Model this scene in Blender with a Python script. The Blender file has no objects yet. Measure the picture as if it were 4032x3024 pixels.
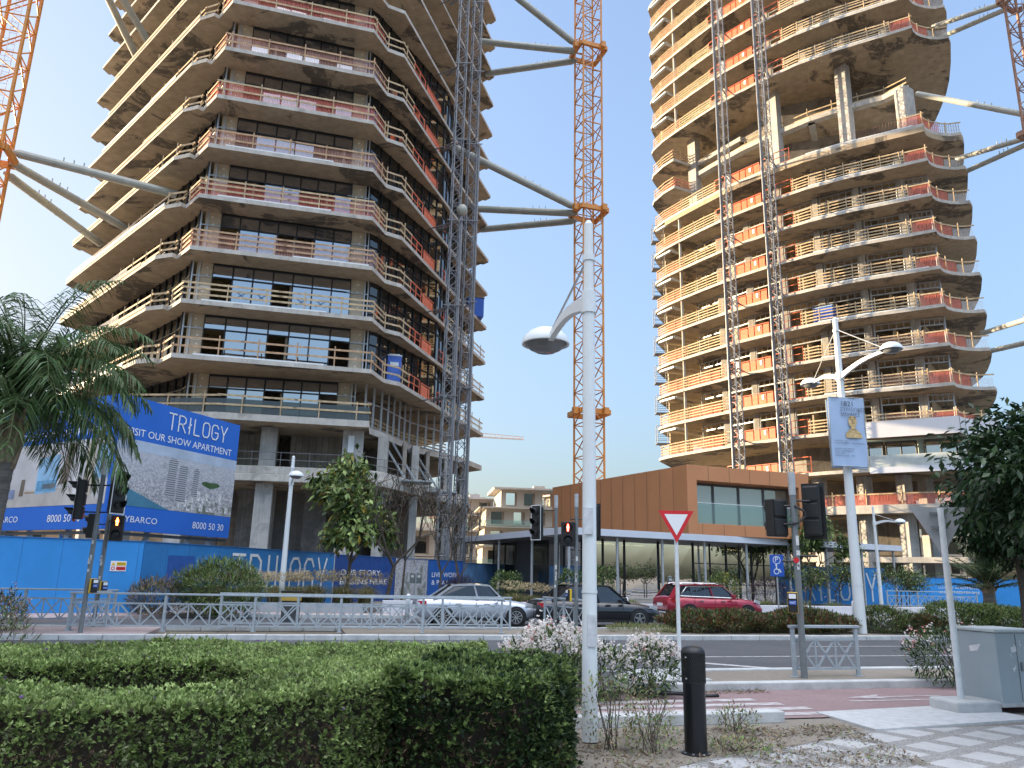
import bpy, bmesh, math, random
import numpy as np
from mathutils import Vector, Matrix
C = bpy.context.scene.collection
R = math.radians
random.seed(7)
rng = np.random.default_rng(11)

# ---------------------------------------------------------------- camera
cam_d = bpy.data.cameras.new("camera"); cam = bpy.data.objects.new("camera", cam_d); C.objects.link(cam)
cam_d.sensor_width = 36; cam_d.lens = 27.05; cam_d.clip_end = 3000; cam_d.clip_start = 0.1
_t, _a = R(13.93), R(1.28)
_F = Vector((0, math.cos(_t), math.sin(_t))); _U0 = Vector((0, -math.sin(_t), math.cos(_t))); _X0 = Vector((1, 0, 0))
_R = math.cos(_a)*_X0 + math.sin(_a)*_U0; _U = math.cos(_a)*_U0 - math.sin(_a)*_X0
_m = Matrix((_R, _U, -_F)).transposed().to_4x4(); _m.translation = Vector((0, 0, 1.75))
cam.matrix_world = _m
bpy.context.scene.camera = cam

# ---------------------------------------------------------------- sky and sun
SUN_EL = R(7.0); SUN_H = Vector((-0.951, 0.309, 0)).normalized()
w = bpy.data.worlds.new("World"); bpy.context.scene.world = w; w.use_nodes = True
nt = w.node_tree; bg = nt.nodes["Background"]
sky = nt.nodes.new("ShaderNodeTexSky"); sky.sky_type = 'NISHITA'; sky.sun_disc = False
sky.sun_elevation = SUN_EL; sky.sun_rotation = math.atan2(SUN_H.x, SUN_H.y)
sky.air_density = 1.0; sky.dust_density = 4.5; sky.ozone_density = 3.2; sky.altitude = 0
# bright unseen veil added round the zenith to lift the shaded street
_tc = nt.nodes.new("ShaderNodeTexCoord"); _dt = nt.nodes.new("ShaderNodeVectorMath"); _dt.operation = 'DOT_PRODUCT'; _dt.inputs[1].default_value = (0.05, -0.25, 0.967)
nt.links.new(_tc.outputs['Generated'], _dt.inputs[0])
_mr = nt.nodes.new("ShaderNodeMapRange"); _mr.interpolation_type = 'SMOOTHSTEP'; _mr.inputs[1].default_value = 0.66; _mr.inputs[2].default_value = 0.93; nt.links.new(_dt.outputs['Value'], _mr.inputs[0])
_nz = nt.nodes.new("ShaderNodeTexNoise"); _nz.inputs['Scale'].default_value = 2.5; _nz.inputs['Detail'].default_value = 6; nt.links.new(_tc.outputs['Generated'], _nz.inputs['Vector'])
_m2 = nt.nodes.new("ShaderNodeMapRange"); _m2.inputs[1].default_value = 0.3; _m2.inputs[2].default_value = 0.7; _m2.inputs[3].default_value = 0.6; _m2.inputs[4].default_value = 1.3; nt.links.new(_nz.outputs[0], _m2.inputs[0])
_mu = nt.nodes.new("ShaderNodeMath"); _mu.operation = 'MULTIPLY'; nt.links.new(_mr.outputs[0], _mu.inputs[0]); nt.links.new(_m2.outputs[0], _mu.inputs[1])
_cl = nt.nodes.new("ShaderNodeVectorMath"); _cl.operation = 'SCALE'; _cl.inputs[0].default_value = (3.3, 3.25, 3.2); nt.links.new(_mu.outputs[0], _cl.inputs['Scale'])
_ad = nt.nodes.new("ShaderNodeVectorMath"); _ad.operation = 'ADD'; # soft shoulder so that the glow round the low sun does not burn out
_s0 = nt.nodes.new("ShaderNodeVectorMath"); _s0.operation = 'DOT_PRODUCT'; _s0.inputs[1].default_value = (0.3, 0.45, 0.25); nt.links.new(sky.outputs[0], _s0.inputs[0])
_s1 = nt.nodes.new("ShaderNodeMath"); _s1.operation = 'MULTIPLY_ADD'; _s1.inputs[1].default_value = 1.1; _s1.inputs[2].default_value = 1.0; nt.links.new(_s0.outputs['Value'], _s1.inputs[0])
_s2 = nt.nodes.new("ShaderNodeVectorMath"); _s2.operation = 'DIVIDE'; nt.links.new(sky.outputs[0], _s2.inputs[0]); nt.links.new(_s1.outputs[0], _s2.inputs[1])
_s3 = nt.nodes.new("ShaderNodeVectorMath"); _s3.operation = 'MULTIPLY'; _s3.inputs[1].default_value = (1.44, 1.36, 1.34); nt.links.new(_s2.outputs[0], _s3.inputs[0])
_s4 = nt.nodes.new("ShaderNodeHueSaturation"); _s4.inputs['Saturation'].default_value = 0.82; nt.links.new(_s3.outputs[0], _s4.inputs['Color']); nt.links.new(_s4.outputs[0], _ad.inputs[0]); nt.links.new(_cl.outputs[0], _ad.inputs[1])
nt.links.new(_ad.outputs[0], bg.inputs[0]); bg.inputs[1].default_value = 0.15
sd = bpy.data.lights.new("sun", 'SUN'); so = bpy.data.objects.new("sun", sd); C.objects.link(so)
sd.energy = 2.2; sd.angle = R(0.5); sd.color = (1.0, 0.76, 0.47)
sdir = Vector((SUN_H.x*math.cos(SUN_EL), SUN_H.y*math.cos(SUN_EL), math.sin(SUN_EL)))
so.rotation_euler = sdir.to_track_quat('Z', 'Y').to_euler(); so.location = (-60, 30, 60)
vs = bpy.context.scene.view_settings
vs.view_transform = 'Standard'; vs.look = 'None'; vs.gamma = 1.0; vs.use_curve_mapping = False
vs.exposure = 2.78
bpy.context.scene.cycles.max_bounces = 8
bpy.context.scene.cycles.transparent_max_bounces = 12

# ---------------------------------------------------------------- materials
def node(nt, typ, **kw):
    n = nt.nodes.new(typ)
    for k, v in kw.items(): setattr(n, k, v)
    return n
def mixc(nt, fac, a, b, blend='MIX'):
    n = nt.nodes.new('ShaderNodeMix'); n.data_type = 'RGBA'; n.blend_type = blend
    for i, v in ((0, fac), (6, a), (7, b)):
        if hasattr(v, 'links') or isinstance(v, bpy.types.NodeSocket): nt.links.new(v, n.inputs[i])
        elif i == 0: n.inputs[0].default_value = v
        else: n.inputs[i].default_value = (v[0], v[1], v[2], 1)
    return n.outputs[2]
def ramp(nt, src, p0, p1, lo=0.0, hi=1.0):
    n = nt.nodes.new('ShaderNodeMapRange'); nt.links.new(src, n.inputs[0])
    n.inputs[1].default_value = p0; n.inputs[2].default_value = p1; n.inputs[3].default_value = lo; n.inputs[4].default_value = hi
    return n.outputs[0]
def coords(nt, scale=(1, 1, 1), rot=0.0):
    tc = nt.nodes.new('ShaderNodeTexCoord'); mp = nt.nodes.new('ShaderNodeMapping'); nt.links.new(tc.outputs['Object'], mp.inputs[0])
    mp.inputs['Scale'].default_value = scale; mp.inputs['Rotation'].default_value = (0, 0, rot)
    return mp.outputs[0]
def noise(nt, vec, scale, detail=4, rough=0.6, dist=0.0):
    n = nt.nodes.new('ShaderNodeTexNoise'); nt.links.new(vec, n.inputs['Vector'])
    n.inputs['Scale'].default_value = scale; n.inputs['Detail'].default_value = detail; n.inputs['Roughness'].default_value = rough
    n.inputs['Distortion'].default_value = dist
    return n.outputs[0]
MATS = {}
def base(name, rough=0.6, metal=0.0, spec=0.5):
    m = bpy.data.materials.new(name); m.use_nodes = True
    b = m.node_tree.nodes['Principled BSDF']; b.inputs['Roughness'].default_value = rough; b.inputs['Metallic'].default_value = metal
    b.inputs['Specular IOR Level'].default_value = spec
    MATS[name] = m
    return m, m.node_tree, b
def bumpit(nt, b, src, strength, dist=0.02):
    n = nt.nodes.new('ShaderNodeBump'); n.inputs['Strength'].default_value = strength; n.inputs['Distance'].default_value = dist
    nt.links.new(src, n.inputs['Height']); nt.links.new(n.outputs[0], b.inputs['Normal'])
def M(name, col, rough=0.6, metal=0.0, var=0.15, scale=4.0, bump=0.0, spec=0.5, stretch=(1, 1, 1), coat=0.0, fine=0.0):
    m, nt, b = base(name, rough, metal, spec)
    v = coords(nt, stretch); n = noise(nt, v, scale, 5)
    f = ramp(nt, n, 0.3, 0.7, 1 - var, 1 + var)
    h = nt.nodes.new('ShaderNodeVectorMath'); h.operation = 'SCALE'; h.inputs[0].default_value = col; nt.links.new(f, h.inputs['Scale'])
    n3 = noise(nt, v, scale*6+3, 6, 0.75); c3 = mixc(nt, ramp(nt, n3, 0.56, 0.78, 0, min(.55, var*3)), h.outputs[0], [x*.55+.01 for x in col])
    nt.links.new(c3, b.inputs['Base Color'])
    if coat: b.inputs['Coat Weight'].default_value = coat; b.inputs['Coat Roughness'].default_value = 0.04
    if bump:
        n2 = noise(nt, v, scale*8, 4); bumpit(nt, b, n2, bump)
    return m
def leafmat(name, col, trans=0.25, rough=0.5, var=0.35, scale=3.0):
    m, nt, b = base(name, rough, 0, 0.35)
    v = coords(nt); n = noise(nt, v, scale, 3)
    f = ramp(nt, n, 0.3, 0.7, 1 - var, 1 + var)
    h = nt.nodes.new('ShaderNodeVectorMath'); h.operation = 'SCALE'; h.inputs[0].default_value = col; nt.links.new(f, h.inputs['Scale'])
    nt.links.new(h.outputs[0], b.inputs['Base Color'])
    tr = nt.nodes.new('ShaderNodeBsdfTranslucent'); nt.links.new(h.outputs[0], tr.inputs[0])
    mx = nt.nodes.new('ShaderNodeMixShader'); mx.inputs[0].default_value = trans
    nt.links.new(b.outputs[0], mx.inputs[1]); nt.links.new(tr.outputs[0], mx.inputs[2])
    nt.links.new(mx.outputs[0], nt.nodes['Material Output'].inputs[0])
    return m
def concrete(name, col, stain=0.5, thr=0.55, lines=0.5, streak=False, scale=0.17, dark=(0.07, 0.065, 0.06), pw=2.4):
    m, nt, b = base(name, 0.85, 0, 0.25)
    v = coords(nt)
    n1 = noise(nt, v, 1.3, 6, 0.65); c = mixc(nt, ramp(nt, n1, 0.3, 0.7), [x*0.78 for x in col], [min(1, x*1.15) for x in col])
    if lines:
        br = node(nt, 'ShaderNodeTexBrick'); v2 = coords(nt, (1, 1, 1), R(20)); nt.links.new(v2, br.inputs[0])
        br.inputs['Color1'].default_value = (1, 1, 1, 1); br.inputs['Color2'].default_value = (0.93, 0.93, 0.93, 1); br.inputs['Mortar'].default_value = (1-lines,)*3 + (1,)
        br.inputs['Scale'].default_value = 1.0; br.inputs['Mortar Size'].default_value = 0.018; br.inputs['Brick Width'].default_value = pw; br.inputs['Row Height'].default_value = pw/2
        c = mixc(nt, 1.0, c, br.outputs[0], 'MULTIPLY')
    if stain:
        n2 = noise(nt, v, scale, 7, 0.62, 0.8); f = ramp(nt, n2, thr, thr + 0.035, 0, stain)
        n3 = noise(nt, v, 0.9, 4, 0.7, 1.5); f2 = ramp(nt, n3, 0.38, 0.5, 0.35, 1.0)
        mu = nt.nodes.new('ShaderNodeMath'); mu.operation = 'MULTIPLY'; nt.links.new(f, mu.inputs[0]); nt.links.new(f2, mu.inputs[1])
        c = mixc(nt, mu.outputs[0], c, dark)
    if streak:
        v3 = coords(nt, (1.6, 1.6, 0.12)); n4 = noise(nt, v3, 2.0, 5, 0.7); c = mixc(nt, ramp(nt, n4, 0.5, 0.75, 0, 0.5), c, [x*0.45 for x in col])
    nt.links.new(c, b.inputs['Base Color'])
    bumpit(nt, b, noise(nt, v, 14, 5), 0.25)
    return m
def netmat(name, col, alpha, stripes=26.0):
    m, nt, b = base(name, 0.8, 0, 0.2)
    v = coords(nt); n = noise(nt, v, 2.2, 4, 0.6)
    tc = nt.nodes.new('ShaderNodeTexCoord')
    wv = nt.nodes.new('ShaderNodeTexWave'); nt.links.new(coords(nt, (1, 1, 0.15)), wv.inputs[0]); wv.inputs['Scale'].default_value = 3.2; wv.inputs['Distortion'].default_value = 6.0; wv.inputs['Detail'].default_value = 2
    f = ramp(nt, wv.outputs['Fac'], 0.35, 0.75, alpha*0.55, min(1, alpha*1.5))
    nt.links.new(mixc(nt, n, [x*0.7 for x in col], [min(1, x*1.2) for x in col]), b.inputs['Base Color'])
    tr = nt.nodes.new('ShaderNodeBsdfTransparent'); mx = nt.nodes.new('ShaderNodeMixShader')
    nt.links.new(f, mx.inputs[0]); nt.links.new(tr.outputs[0], mx.inputs[1]); nt.links.new(b.outputs[0], mx.inputs[2])
    nt.links.new(mx.outputs[0], nt.nodes['Material Output'].inputs[0])
    return m
def glassmat(name, tint, mix, rough=0.03, body=(0.02, 0.03, 0.04), ior=1.9):
    m, nt, b = base(name, rough, 0, 1.0)
    b.inputs['Base Color'].default_value = (*body, 1); b.inputs['IOR'].default_value = ior
    v = coords(nt); n = noise(nt, v, 0.35, 2); bumpit(nt, b, n, 0.12, 0.05)
    if mix > 0:
        tr = nt.nodes.new('ShaderNodeBsdfTransparent'); tr.inputs[0].default_value = (*tint, 1)
        mx = nt.nodes.new('ShaderNodeMixShader'); mx.inputs[0].default_value = mix
        nt.links.new(b.outputs[0], mx.inputs[1]); nt.links.new(tr.outputs[0], mx.inputs[2])
        nt.links.new(mx.outputs[0], nt.nodes['Material Output'].inputs[0])
    return m
def emit(name, col, s):
    m, nt, b = base(name, 0.5); b.inputs['Base Color'].default_value = (*col, 1)
    b.inputs['Emission Color'].default_value = (*col, 1); b.inputs['Emission Strength'].default_value = s
    return m

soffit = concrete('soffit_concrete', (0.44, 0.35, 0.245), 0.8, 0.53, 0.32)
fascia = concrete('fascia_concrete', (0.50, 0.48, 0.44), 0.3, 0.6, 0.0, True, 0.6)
colm = concrete('column_concrete', (0.46, 0.45, 0.43), 0.35, 0.58, 0.15, True, 0.5, (0.2, 0.2, 0.2), 1.6)
wallc = concrete('wall_concrete', (0.30, 0.28, 0.26), 0.4, 0.52, 0.2, True, 0.3)
blockm = concrete('blockwork', (0.33, 0.30, 0.26), 0.3, 0.55, 0.35, False, 0.4, (0.1, 0.1, 0.1), 0.5)
wood = M('rail_timber', (0.50, 0.38, 0.235), 0.75, 0, 0.3, 3.0)
woodr = M('rail_timber_reddish', (0.46, 0.30, 0.18), 0.75, 0, 0.3, 3.0)
galv = M('galvanised_steel', (0.48, 0.50, 0.52), 0.45, 0.55, 0.12, 6)
greyp = M('grey_paint', (0.33, 0.37, 0.40), 0.45, 0.1, 0.1, 5)
rail_grey = M('railing_grey_paint', (0.36, 0.41, 0.45), 0.5, 0.1, 0.12, 6)
polegrey = M('pole_dark_grey', (0.17, 0.19, 0.20), 0.5, 0.1, 0.12, 6)
whitep = M('white_paint', (0.68, 0.72, 0.74), 0.42, 0, 0.03, 2)
orange = M('orange_gate_paint', (0.74, 0.17, 0.08), 0.5, 0, 0.15, 3)
craneor = M('crane_orange_paint', (0.62, 0.25, 0.05), 0.5, 0, 0.2, 2)
cranedk = M('crane_dull_red_paint', (0.33, 0.18, 0.12), 0.5, 0, 0.2, 2)
strutm = M('strut_grey_green_paint', (0.38, 0.39, 0.35), 0.5, 0.05, 0.12, 1.5)
mastm = M('hoist_mast_steel', (0.22, 0.23, 0.25), 0.5, 0.4, 0.2, 3)
black = M('black_plastic', (0.012, 0.013, 0.014), 0.45, 0, 0.2, 8)
blackm = M('black_frame', (0.02, 0.022, 0.026), 0.4, 0.2, 0.1, 3)
plaster = M('plasterboard', (0.52, 0.45, 0.34), 0.9, 0, 0.1, 2.5)
fillerm = M('white_filler', (0.8, 0.79, 0.75), 0.9, 0, 0.05, 6)
rednet = netmat('red_safety_net', (0.75, 0.22, 0.17), 0.5)
pinknet = netmat('pale_pink_net', (0.72, 0.40, 0.34), 0.36)
whitenet = netmat('white_net', (0.7, 0.72, 0.75), 0.35)
greennet = netmat('green_net', (0.25, 0.33, 0.20), 0.4)
glass = glassmat('sky_glass', (0.5, 0.6, 0.6), 0.10, 0.02, (0.02, 0.04, 0.075), 3.3)
darkglass = glassmat('dark_glass', (0.3, 0.35, 0.3), 0.2, 0.03, (0.02, 0.022, 0.022), 1.6)
shopglass = glassmat('shop_glass', (0.5, 0.52, 0.5), 0.06, 0.015, (0.03, 0.03, 0.033), 8.0)
clearglass = glassmat('balustrade_glass', (0.8, 0.92, 0.9), 0.7, 0.02, (0.25, 0.4, 0.4), 1.5)
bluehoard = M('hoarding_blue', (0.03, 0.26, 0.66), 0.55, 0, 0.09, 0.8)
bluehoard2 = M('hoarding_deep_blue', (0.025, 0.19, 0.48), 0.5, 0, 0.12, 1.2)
bluesign = M('billboard_blue', (0.035, 0.15, 0.56), 0.75, 0, 0.05, 0.8, 0, 0.15)
white = M('lettering_white', (0.8, 0.82, 0.84), 0.5, 0, 0.03, 2)
brown = M('bronze_cladding', (0.52, 0.235, 0.11), 0.6, 0.0, 0.06, 0.6, 0, 0.3)
canopyw = M('canopy_white', (0.60, 0.64, 0.72), 0.35, 0.1, 0.04, 1)
darkgrey = M('dark_grey_panel', (0.10, 0.105, 0.11), 0.6, 0, 0.1, 2)
redp = M('sign_red', (0.62, 0.02, 0.03), 0.35, 0, 0.05, 4)
yellowp = M('yellow_plastic', (0.75, 0.48, 0.02), 0.45, 0, 0.08, 5)
bluep = M('sign_blue', (0.02, 0.10, 0.48), 0.4, 0, 0.05, 5)
rubber = M('tyre_rubber', (0.015, 0.015, 0.016), 0.8, 0, 0.2, 10)
chrome = M('rim_alloy', (0.62, 0.63, 0.65), 0.25, 0.9, 0.05, 6)
bark = M('bark', (0.09, 0.075, 0.06), 0.9, 0, 0.35, 12, 0.6)
asphalt = None

# ---------------------------------------------------------------- mesh helpers
XF = {}
def link(o, parent=None, kind=None, label=None, cat=None, group=None):
    C.objects.link(o)
    if parent is not None:
        o.parent = parent; XF[o.name] = XF.get(parent.name, ((0, 0, 0), 0))
    if kind: o['kind'] = kind
    if label: o['label'] = label
    if cat: o['category'] = cat
    if group: o['group'] = group
    return o
def thing(name, label, cat, loc=(0, 0, 0), rz=0.0, group=None):
    o = bpy.data.objects.new(name, None); o.location = loc; o.rotation_euler = (0, 0, rz); o.empty_display_size = 0.3
    link(o, None, None, label, cat, group); XF[o.name] = (tuple(loc), rz)
    return o
class MB:
    def __init__(s): s.v = []; s.f = []; s.m = []
    def add(s, vs, fs, mi=0):
        n = len(s.v); s.v.extend([tuple(map(float, p)) for p in vs]); s.f.extend([tuple(i+n for i in f) for f in fs]); s.m.extend([mi]*len(fs)); return s
    def box(s, c, sz, rz=0.0, mi=0):
        ca, sa = math.cos(rz), math.sin(rz); vs = []
        for dx, dy, dz in ((-1,-1,-1),(1,-1,-1),(1,1,-1),(-1,1,-1),(-1,-1,1),(1,-1,1),(1,1,1),(-1,1,1)):
            x, y, z = dx*sz[0]/2, dy*sz[1]/2, dz*sz[2]/2
            vs.append((c[0]+x*ca-y*sa, c[1]+x*sa+y*ca, c[2]+z))
        return s.add(vs, [(0,3,2,1),(4,5,6,7),(0,1,5,4),(1,2,6,5),(2,3,7,6),(3,0,4,7)], mi)
    def bar(s, p0, p1, w, h=None, mi=0, up=(0, 0, 1)):
        h = h or w; p0 = Vector(p0); p1 = Vector(p1); d = (p1-p0)
        if d.length < 1e-6: return s
        d.normalize(); u = Vector(up)
        if abs(d.dot(u)) > 0.98: u = Vector((0, 1, 0))
        a = d.cross(u).normalized(); b = a.cross(d).normalized(); vs = []
        for p in (p0, p1):
            for i, j in ((-1,-1),(1,-1),(1,1),(-1,1)): vs.append(p + a*(i*w/2) + b*(j*h/2))
        return s.add(vs, [(0,3,2,1),(4,5,6,7),(0,1,5,4),(1,2,6,5),(2,3,7,6),(3,0,4,7)], mi)
    def tube(s, p0, p1, r0, r1=None, n=8, mi=0, caps=True):
        r1 = r0 if r1 is None else r1; p0 = Vector(p0); p1 = Vector(p1); d = (p1-p0)
        if d.length < 1e-6: return s
        d.normalize(); u = Vector((0, 0, 1)) if abs(d.z) < 0.95 else Vector((1, 0, 0))
        a = d.cross(u).normalized(); b = a.cross(d); vs = []
        for p, r in ((p0, r0), (p1, r1)):
            for i in range(n):
                t = 2*math.pi*i/n; vs.append(p + a*(math.cos(t)*r) + b*(math.sin(t)*r))
        fs = [(i, (i+1) % n, n+(i+1) % n, n+i) for i in range(n)]
        if caps: fs += [tuple(range(n-1, -1, -1)), tuple(range(n, 2*n))]
        return s.add(vs, fs, mi)
    def path(s, pts, r, n=6, mi=0, r1=None):
        for i in range(len(pts)-1):
            k0 = i/(len(pts)-1); k1 = (i+1)/(len(pts)-1)
            ra = r if r1 is None else r+(r1-r)*k0; rb = r if r1 is None else r+(r1-r)*k1
            s.tube(pts[i], pts[i+1], ra, rb, n, mi)
        return s
    def prism(s, poly, z0, z1, ms=0, mb=None, mt=None):
        n = len(poly); mb = ms if mb is None else mb; mt = ms if mt is None else mt
        vs = [(p[0], p[1], z0) for p in poly] + [(p[0], p[1], z1) for p in poly]
        s.add(vs, [(i, (i+1) % n, n+(i+1) % n, n+i) for i in range(n)], ms)
        k = len(s.v)-2*n
        s.f.append(tuple(range(k+n-1, k-1, -1))); s.m.append(mb); s.f.append(tuple(range(k+n, k+2*n))); s.m.append(mt)
        return s
    def quad(s, a, b, c, d, mi=0): return s.add([a, b, c, d], [(0, 1, 2, 3)], mi)
    def lathe(s, c, prof, n=16, mi=0, axis=None):
        rings = []; vs = []
        ax = Vector(axis).normalized() if axis else Vector((0, 0, 1)); u = Vector((1, 0, 0)) if abs(ax.x) < 0.9 else Vector((0, 1, 0))
        a = ax.cross(u).normalized(); b = ax.cross(a)
        for r, z in prof:
            for i in range(n):
                t = 2*math.pi*i/n; vs.append(Vector(c) + ax*z + a*(r*math.cos(t)) + b*(r*math.sin(t)))
        fs = []
        for k in range(len(prof)-1):
            for i in range(n): fs.append((k*n+i, k*n+(i+1) % n, (k+1)*n+(i+1) % n, (k+1)*n+i))
        return s.add(vs, fs, mi)
    def build(s, name, mats, parent=None, local=False, smooth=False, bevel=0.0, **kw):
        if not isinstance(mats, (list, tuple)): mats = [mats]
        me = bpy.data.meshes.new(name); vs = s.v
        if parent is not None and not local:
            (lx, ly, lz), rz = XF.get(parent.name, ((0, 0, 0), 0)); ca, sa = math.cos(-rz), math.sin(-rz)
            vs = [((x-lx)*ca-(y-ly)*sa, (x-lx)*sa+(y-ly)*ca, z-lz) for x, y, z in vs]
        me.from_pydata(vs, [], s.f)
        for m in mats: me.materials.append(m)
        if len(mats) > 1: me.polygons.foreach_set('material_index', np.minimum(np.array(s.m), len(mats)-1).astype(np.int32))
        if smooth: me.polygons.foreach_set('use_smooth', [True]*len(me.polygons))
        bm = bmesh.new(); bm.from_mesh(me); bmesh.ops.recalc_face_normals(bm, faces=bm.faces); bm.to_mesh(me); bm.free()
        me.update()
        o = bpy.data.objects.new(name, me); link(o, parent, **kw)
        if bevel:
            bv = o.modifiers.new('bevel', 'BEVEL'); bv.width = bevel; bv.segments = 2; bv.limit_method = 'ANGLE'
        return o
def npmesh(name, V, Fs, mats, midx=None, parent=None, smooth=False, local=False, **kw):
    V = np.asarray(V, dtype=np.float64).reshape(-1, 3); Fs = np.asarray(Fs, dtype=np.int32)
    if parent is not None and not local:
        (lx, ly, lz), rz = XF.get(parent.name, ((0, 0, 0), 0)); ca, sa = math.cos(-rz), math.sin(-rz)
        x = V[:, 0]-lx; y = V[:, 1]-ly; V = np.stack([x*ca-y*sa, x*sa+y*ca, V[:, 2]-lz], 1)
    k = Fs.shape[1]; me = bpy.data.meshes.new(name)
    me.vertices.add(len(V)); me.vertices.foreach_set('co', V.astype(np.float32).ravel())
    me.loops.add(Fs.size); me.loops.foreach_set('vertex_index', Fs.ravel())
    me.polygons.add(len(Fs)); me.polygons.foreach_set('loop_start', np.arange(0, Fs.size, k, dtype=np.int32))
    me.polygons.foreach_set('loop_total', np.full(len(Fs), k, dtype=np.int32))
    if not isinstance(mats, (list, tuple)): mats = [mats]
    for m in mats: me.materials.append(m)
    if midx is not None: me.polygons.foreach_set('material_index', np.asarray(midx, dtype=np.int32))
    if smooth: me.polygons.foreach_set('use_smooth', np.ones(len(Fs), dtype=bool))
    me.update(calc_edges=True); me.validate()
    o = bpy.data.objects.new(name, me); link(o, parent, **kw)
    return o
def dup(root, loc, rz, label=None, group=None, scale=None):
    r = root.copy(); C.objects.link(r); r.location = loc; r.rotation_euler = (0, 0, rz)
    if scale: r.scale = (scale,)*3 if not isinstance(scale, tuple) else scale
    if label: r['label'] = label
    if group: r['group'] = group
    for ch in list(root.children):
        c = ch.copy(); C.objects.link(c); c.parent = r
        for g in list(ch.children):
            d = g.copy(); C.objects.link(d); d.parent = c
    return r
_tc = {}
def text_geo(body, extrude=0.0):
    if body in _tc: return _tc[body]
    cu = bpy.data.curves.new('lettering', 'FONT'); cu.body = body; cu.size = 1.0; cu.resolution_u = 3
    ob = bpy.data.objects.new('lettering', cu); C.objects.link(ob)
    dg = bpy.context.evaluated_depsgraph_get(); dg.update()
    me = bpy.data.meshes.new_from_object(ob.evaluated_get(dg))
    v = np.array([x.co[:] for x in me.vertices]).reshape(-1, 3); f = [tuple(p.vertices) for p in me.polygons]
    C.objects.unlink(ob); bpy.data.objects.remove(ob); bpy.data.meshes.remove(me); bpy.data.curves.remove(cu)
    _tc[body] = (v, f); return v, f
def letters(mb, body, org, xd, up, height, width=None, mi=0, center=False, squeeze=None):
    """flat lettering lying in the plane org + x*xd + y*up"""
    v, f = text_geo(body)
    if len(v) == 0: return mb
    x0, x1 = v[:, 0].min(), v[:, 0].max(); y1 = 0.72
    sy = height/y1; sx = (width/(x1-x0)) if width else sy*(squeeze or 1.0)
    xd = Vector(xd); up = Vector(up); org = Vector(org); off = -(x0+x1)/2 if center else -x0
    mb.add([org + xd*((p[0]+off)*sx) + up*(p[1]*sy) for p in v], f, mi); return mb
STROKES = {'T': [((0, 1), (1, 1)), ((.5, 1), (.5, 0))], 'R': [((0, 0), (0, 1)), ((0, 1), (.6, 1)), ((.6, 1), (.95, .86)), ((.95, .86), (.95, .62)), ((.95, .62), (.6, .48)), ((.6, .48), (0, .48)), ((.45, .48), (1, 0))],
 'I': [((.5, 0), (.5, 1)), ((.0, .36), (1.0, .6))], 'L': [((0.1, 1), (0.1, 0)), ((0.1, 0), (.9, 0))],
 'O': [((0, .2), (0, .8)), ((0, .8), (.25, .97)), ((.25, .97), (.75, .97)), ((.75, .97), (1, .8)), ((1, .8), (1, .2)), ((1, .2), (.75, .03)), ((.75, .03), (.25, .03)), ((.25, .03), (0, .2))],
 'G': [((1, .78), (.75, .97)), ((.75, .97), (.25, .97)), ((.25, .97), (0, .8)), ((0, .8), (0, .2)), ((0, .2), (.25, .03)), ((.25, .03), (.75, .03)), ((.75, .03), (1, .2)), ((1, .2), (1, .47)), ((1, .47), (.5, .47))],
 'Y': [((0, 1), (.5, .42)), ((1, 1), (.5, .42)), ((.5, .42), (.5, 0))]}
def stroke_word(mb, word, org, xd, up, height, cw, gap, th, nrm, mi=0):
    xd = Vector(xd); up = Vector(up); org = Vector(org); x = 0
    for i, ch in enumerate(word):
        wdt = cw*(0.35 if ch == 'I' else 1)
        for (a, b) in STROKES[ch]:
            pa = org + xd*(x+a[0]*wdt) + up*(a[1]*height); pb = org + xd*(x+b[0]*wdt) + up*(b[1]*height)
            d = (pb-pa).normalized()*th*0.4
            mb.bar(pa-d, pb+d, th, 0.012, mi, up=nrm)
        x += wdt + gap
    return x
def unit(v): return Vector(v).normalized()
def lerp(a, b, t): return tuple(a[i]+(b[i]-a[i])*t for i in range(len(a)))
def along(pts, spacing, start=0.0):
    """points at even spacing on a polyline of 2-D points"""
    out = []; acc = start
    for a, b in zip(pts[:-1], pts[1:]):
        L = math.hypot(b[0]-a[0], b[1]-a[1]); s = acc
        while s < L: out.append(lerp(a, b, s/L)); s += spacing
        acc = s-L
    return out
def inset_line(pts, d):
    """offset an open polyline to its left (d>0)"""
    out = []
    for i, p in enumerate(pts):
        a = pts[max(0, i-1)]; b = pts[min(len(pts)-1, i+1)]; t = Vector((b[0]-a[0], b[1]-a[1])).normalized()
        out.append((p[0]-t.y*d, p[1]+t.x*d))
    return out
# ---- street frame: s runs along the street, t away from the camera
US = Vector((0.966, 0.26, 0)).normalized(); NS = Vector((-US.y, US.x, 0))
ST = math.atan2(US.y, US.x)
def st(s, t, z=0.0): p = US*s + NS*t; return (p.x, p.y, z)
# ================================================================ setting
def asphalt_mat(name, col, crack=0.0):
    m, nt, b = base(name, 0.85, 0, 0.3)
    v = coords(nt); n = noise(nt, v, 0.5, 5, 0.6); n2 = noise(nt, v, 60, 3)
    c = mixc(nt, ramp(nt, n, 0.3, 0.7), [x*0.8 for x in col], [x*1.2 for x in col])
    c = mixc(nt, ramp(nt, n2, 0.35, 0.75, 0, 0.5), c, [x*1.7 for x in col]); n3 = noise(nt, v, 9, 6, 0.75); c = mixc(nt, ramp(nt, n3, 0.52, 0.75, 0, 0.55), c, [x*.5 for x in col])
    nt.links.new(c, b.inputs['Base Color']); bumpit(nt, b, n2, 0.35, 0.01)
    return m
road_m = asphalt_mat('asphalt', (0.075, 0.078, 0.085))
cycle_m = asphalt_mat('red_asphalt', (0.235, 0.165, 0.165))
dirt_m = asphalt_mat('dry_soil', (0.205, 0.18, 0.15))
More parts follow.
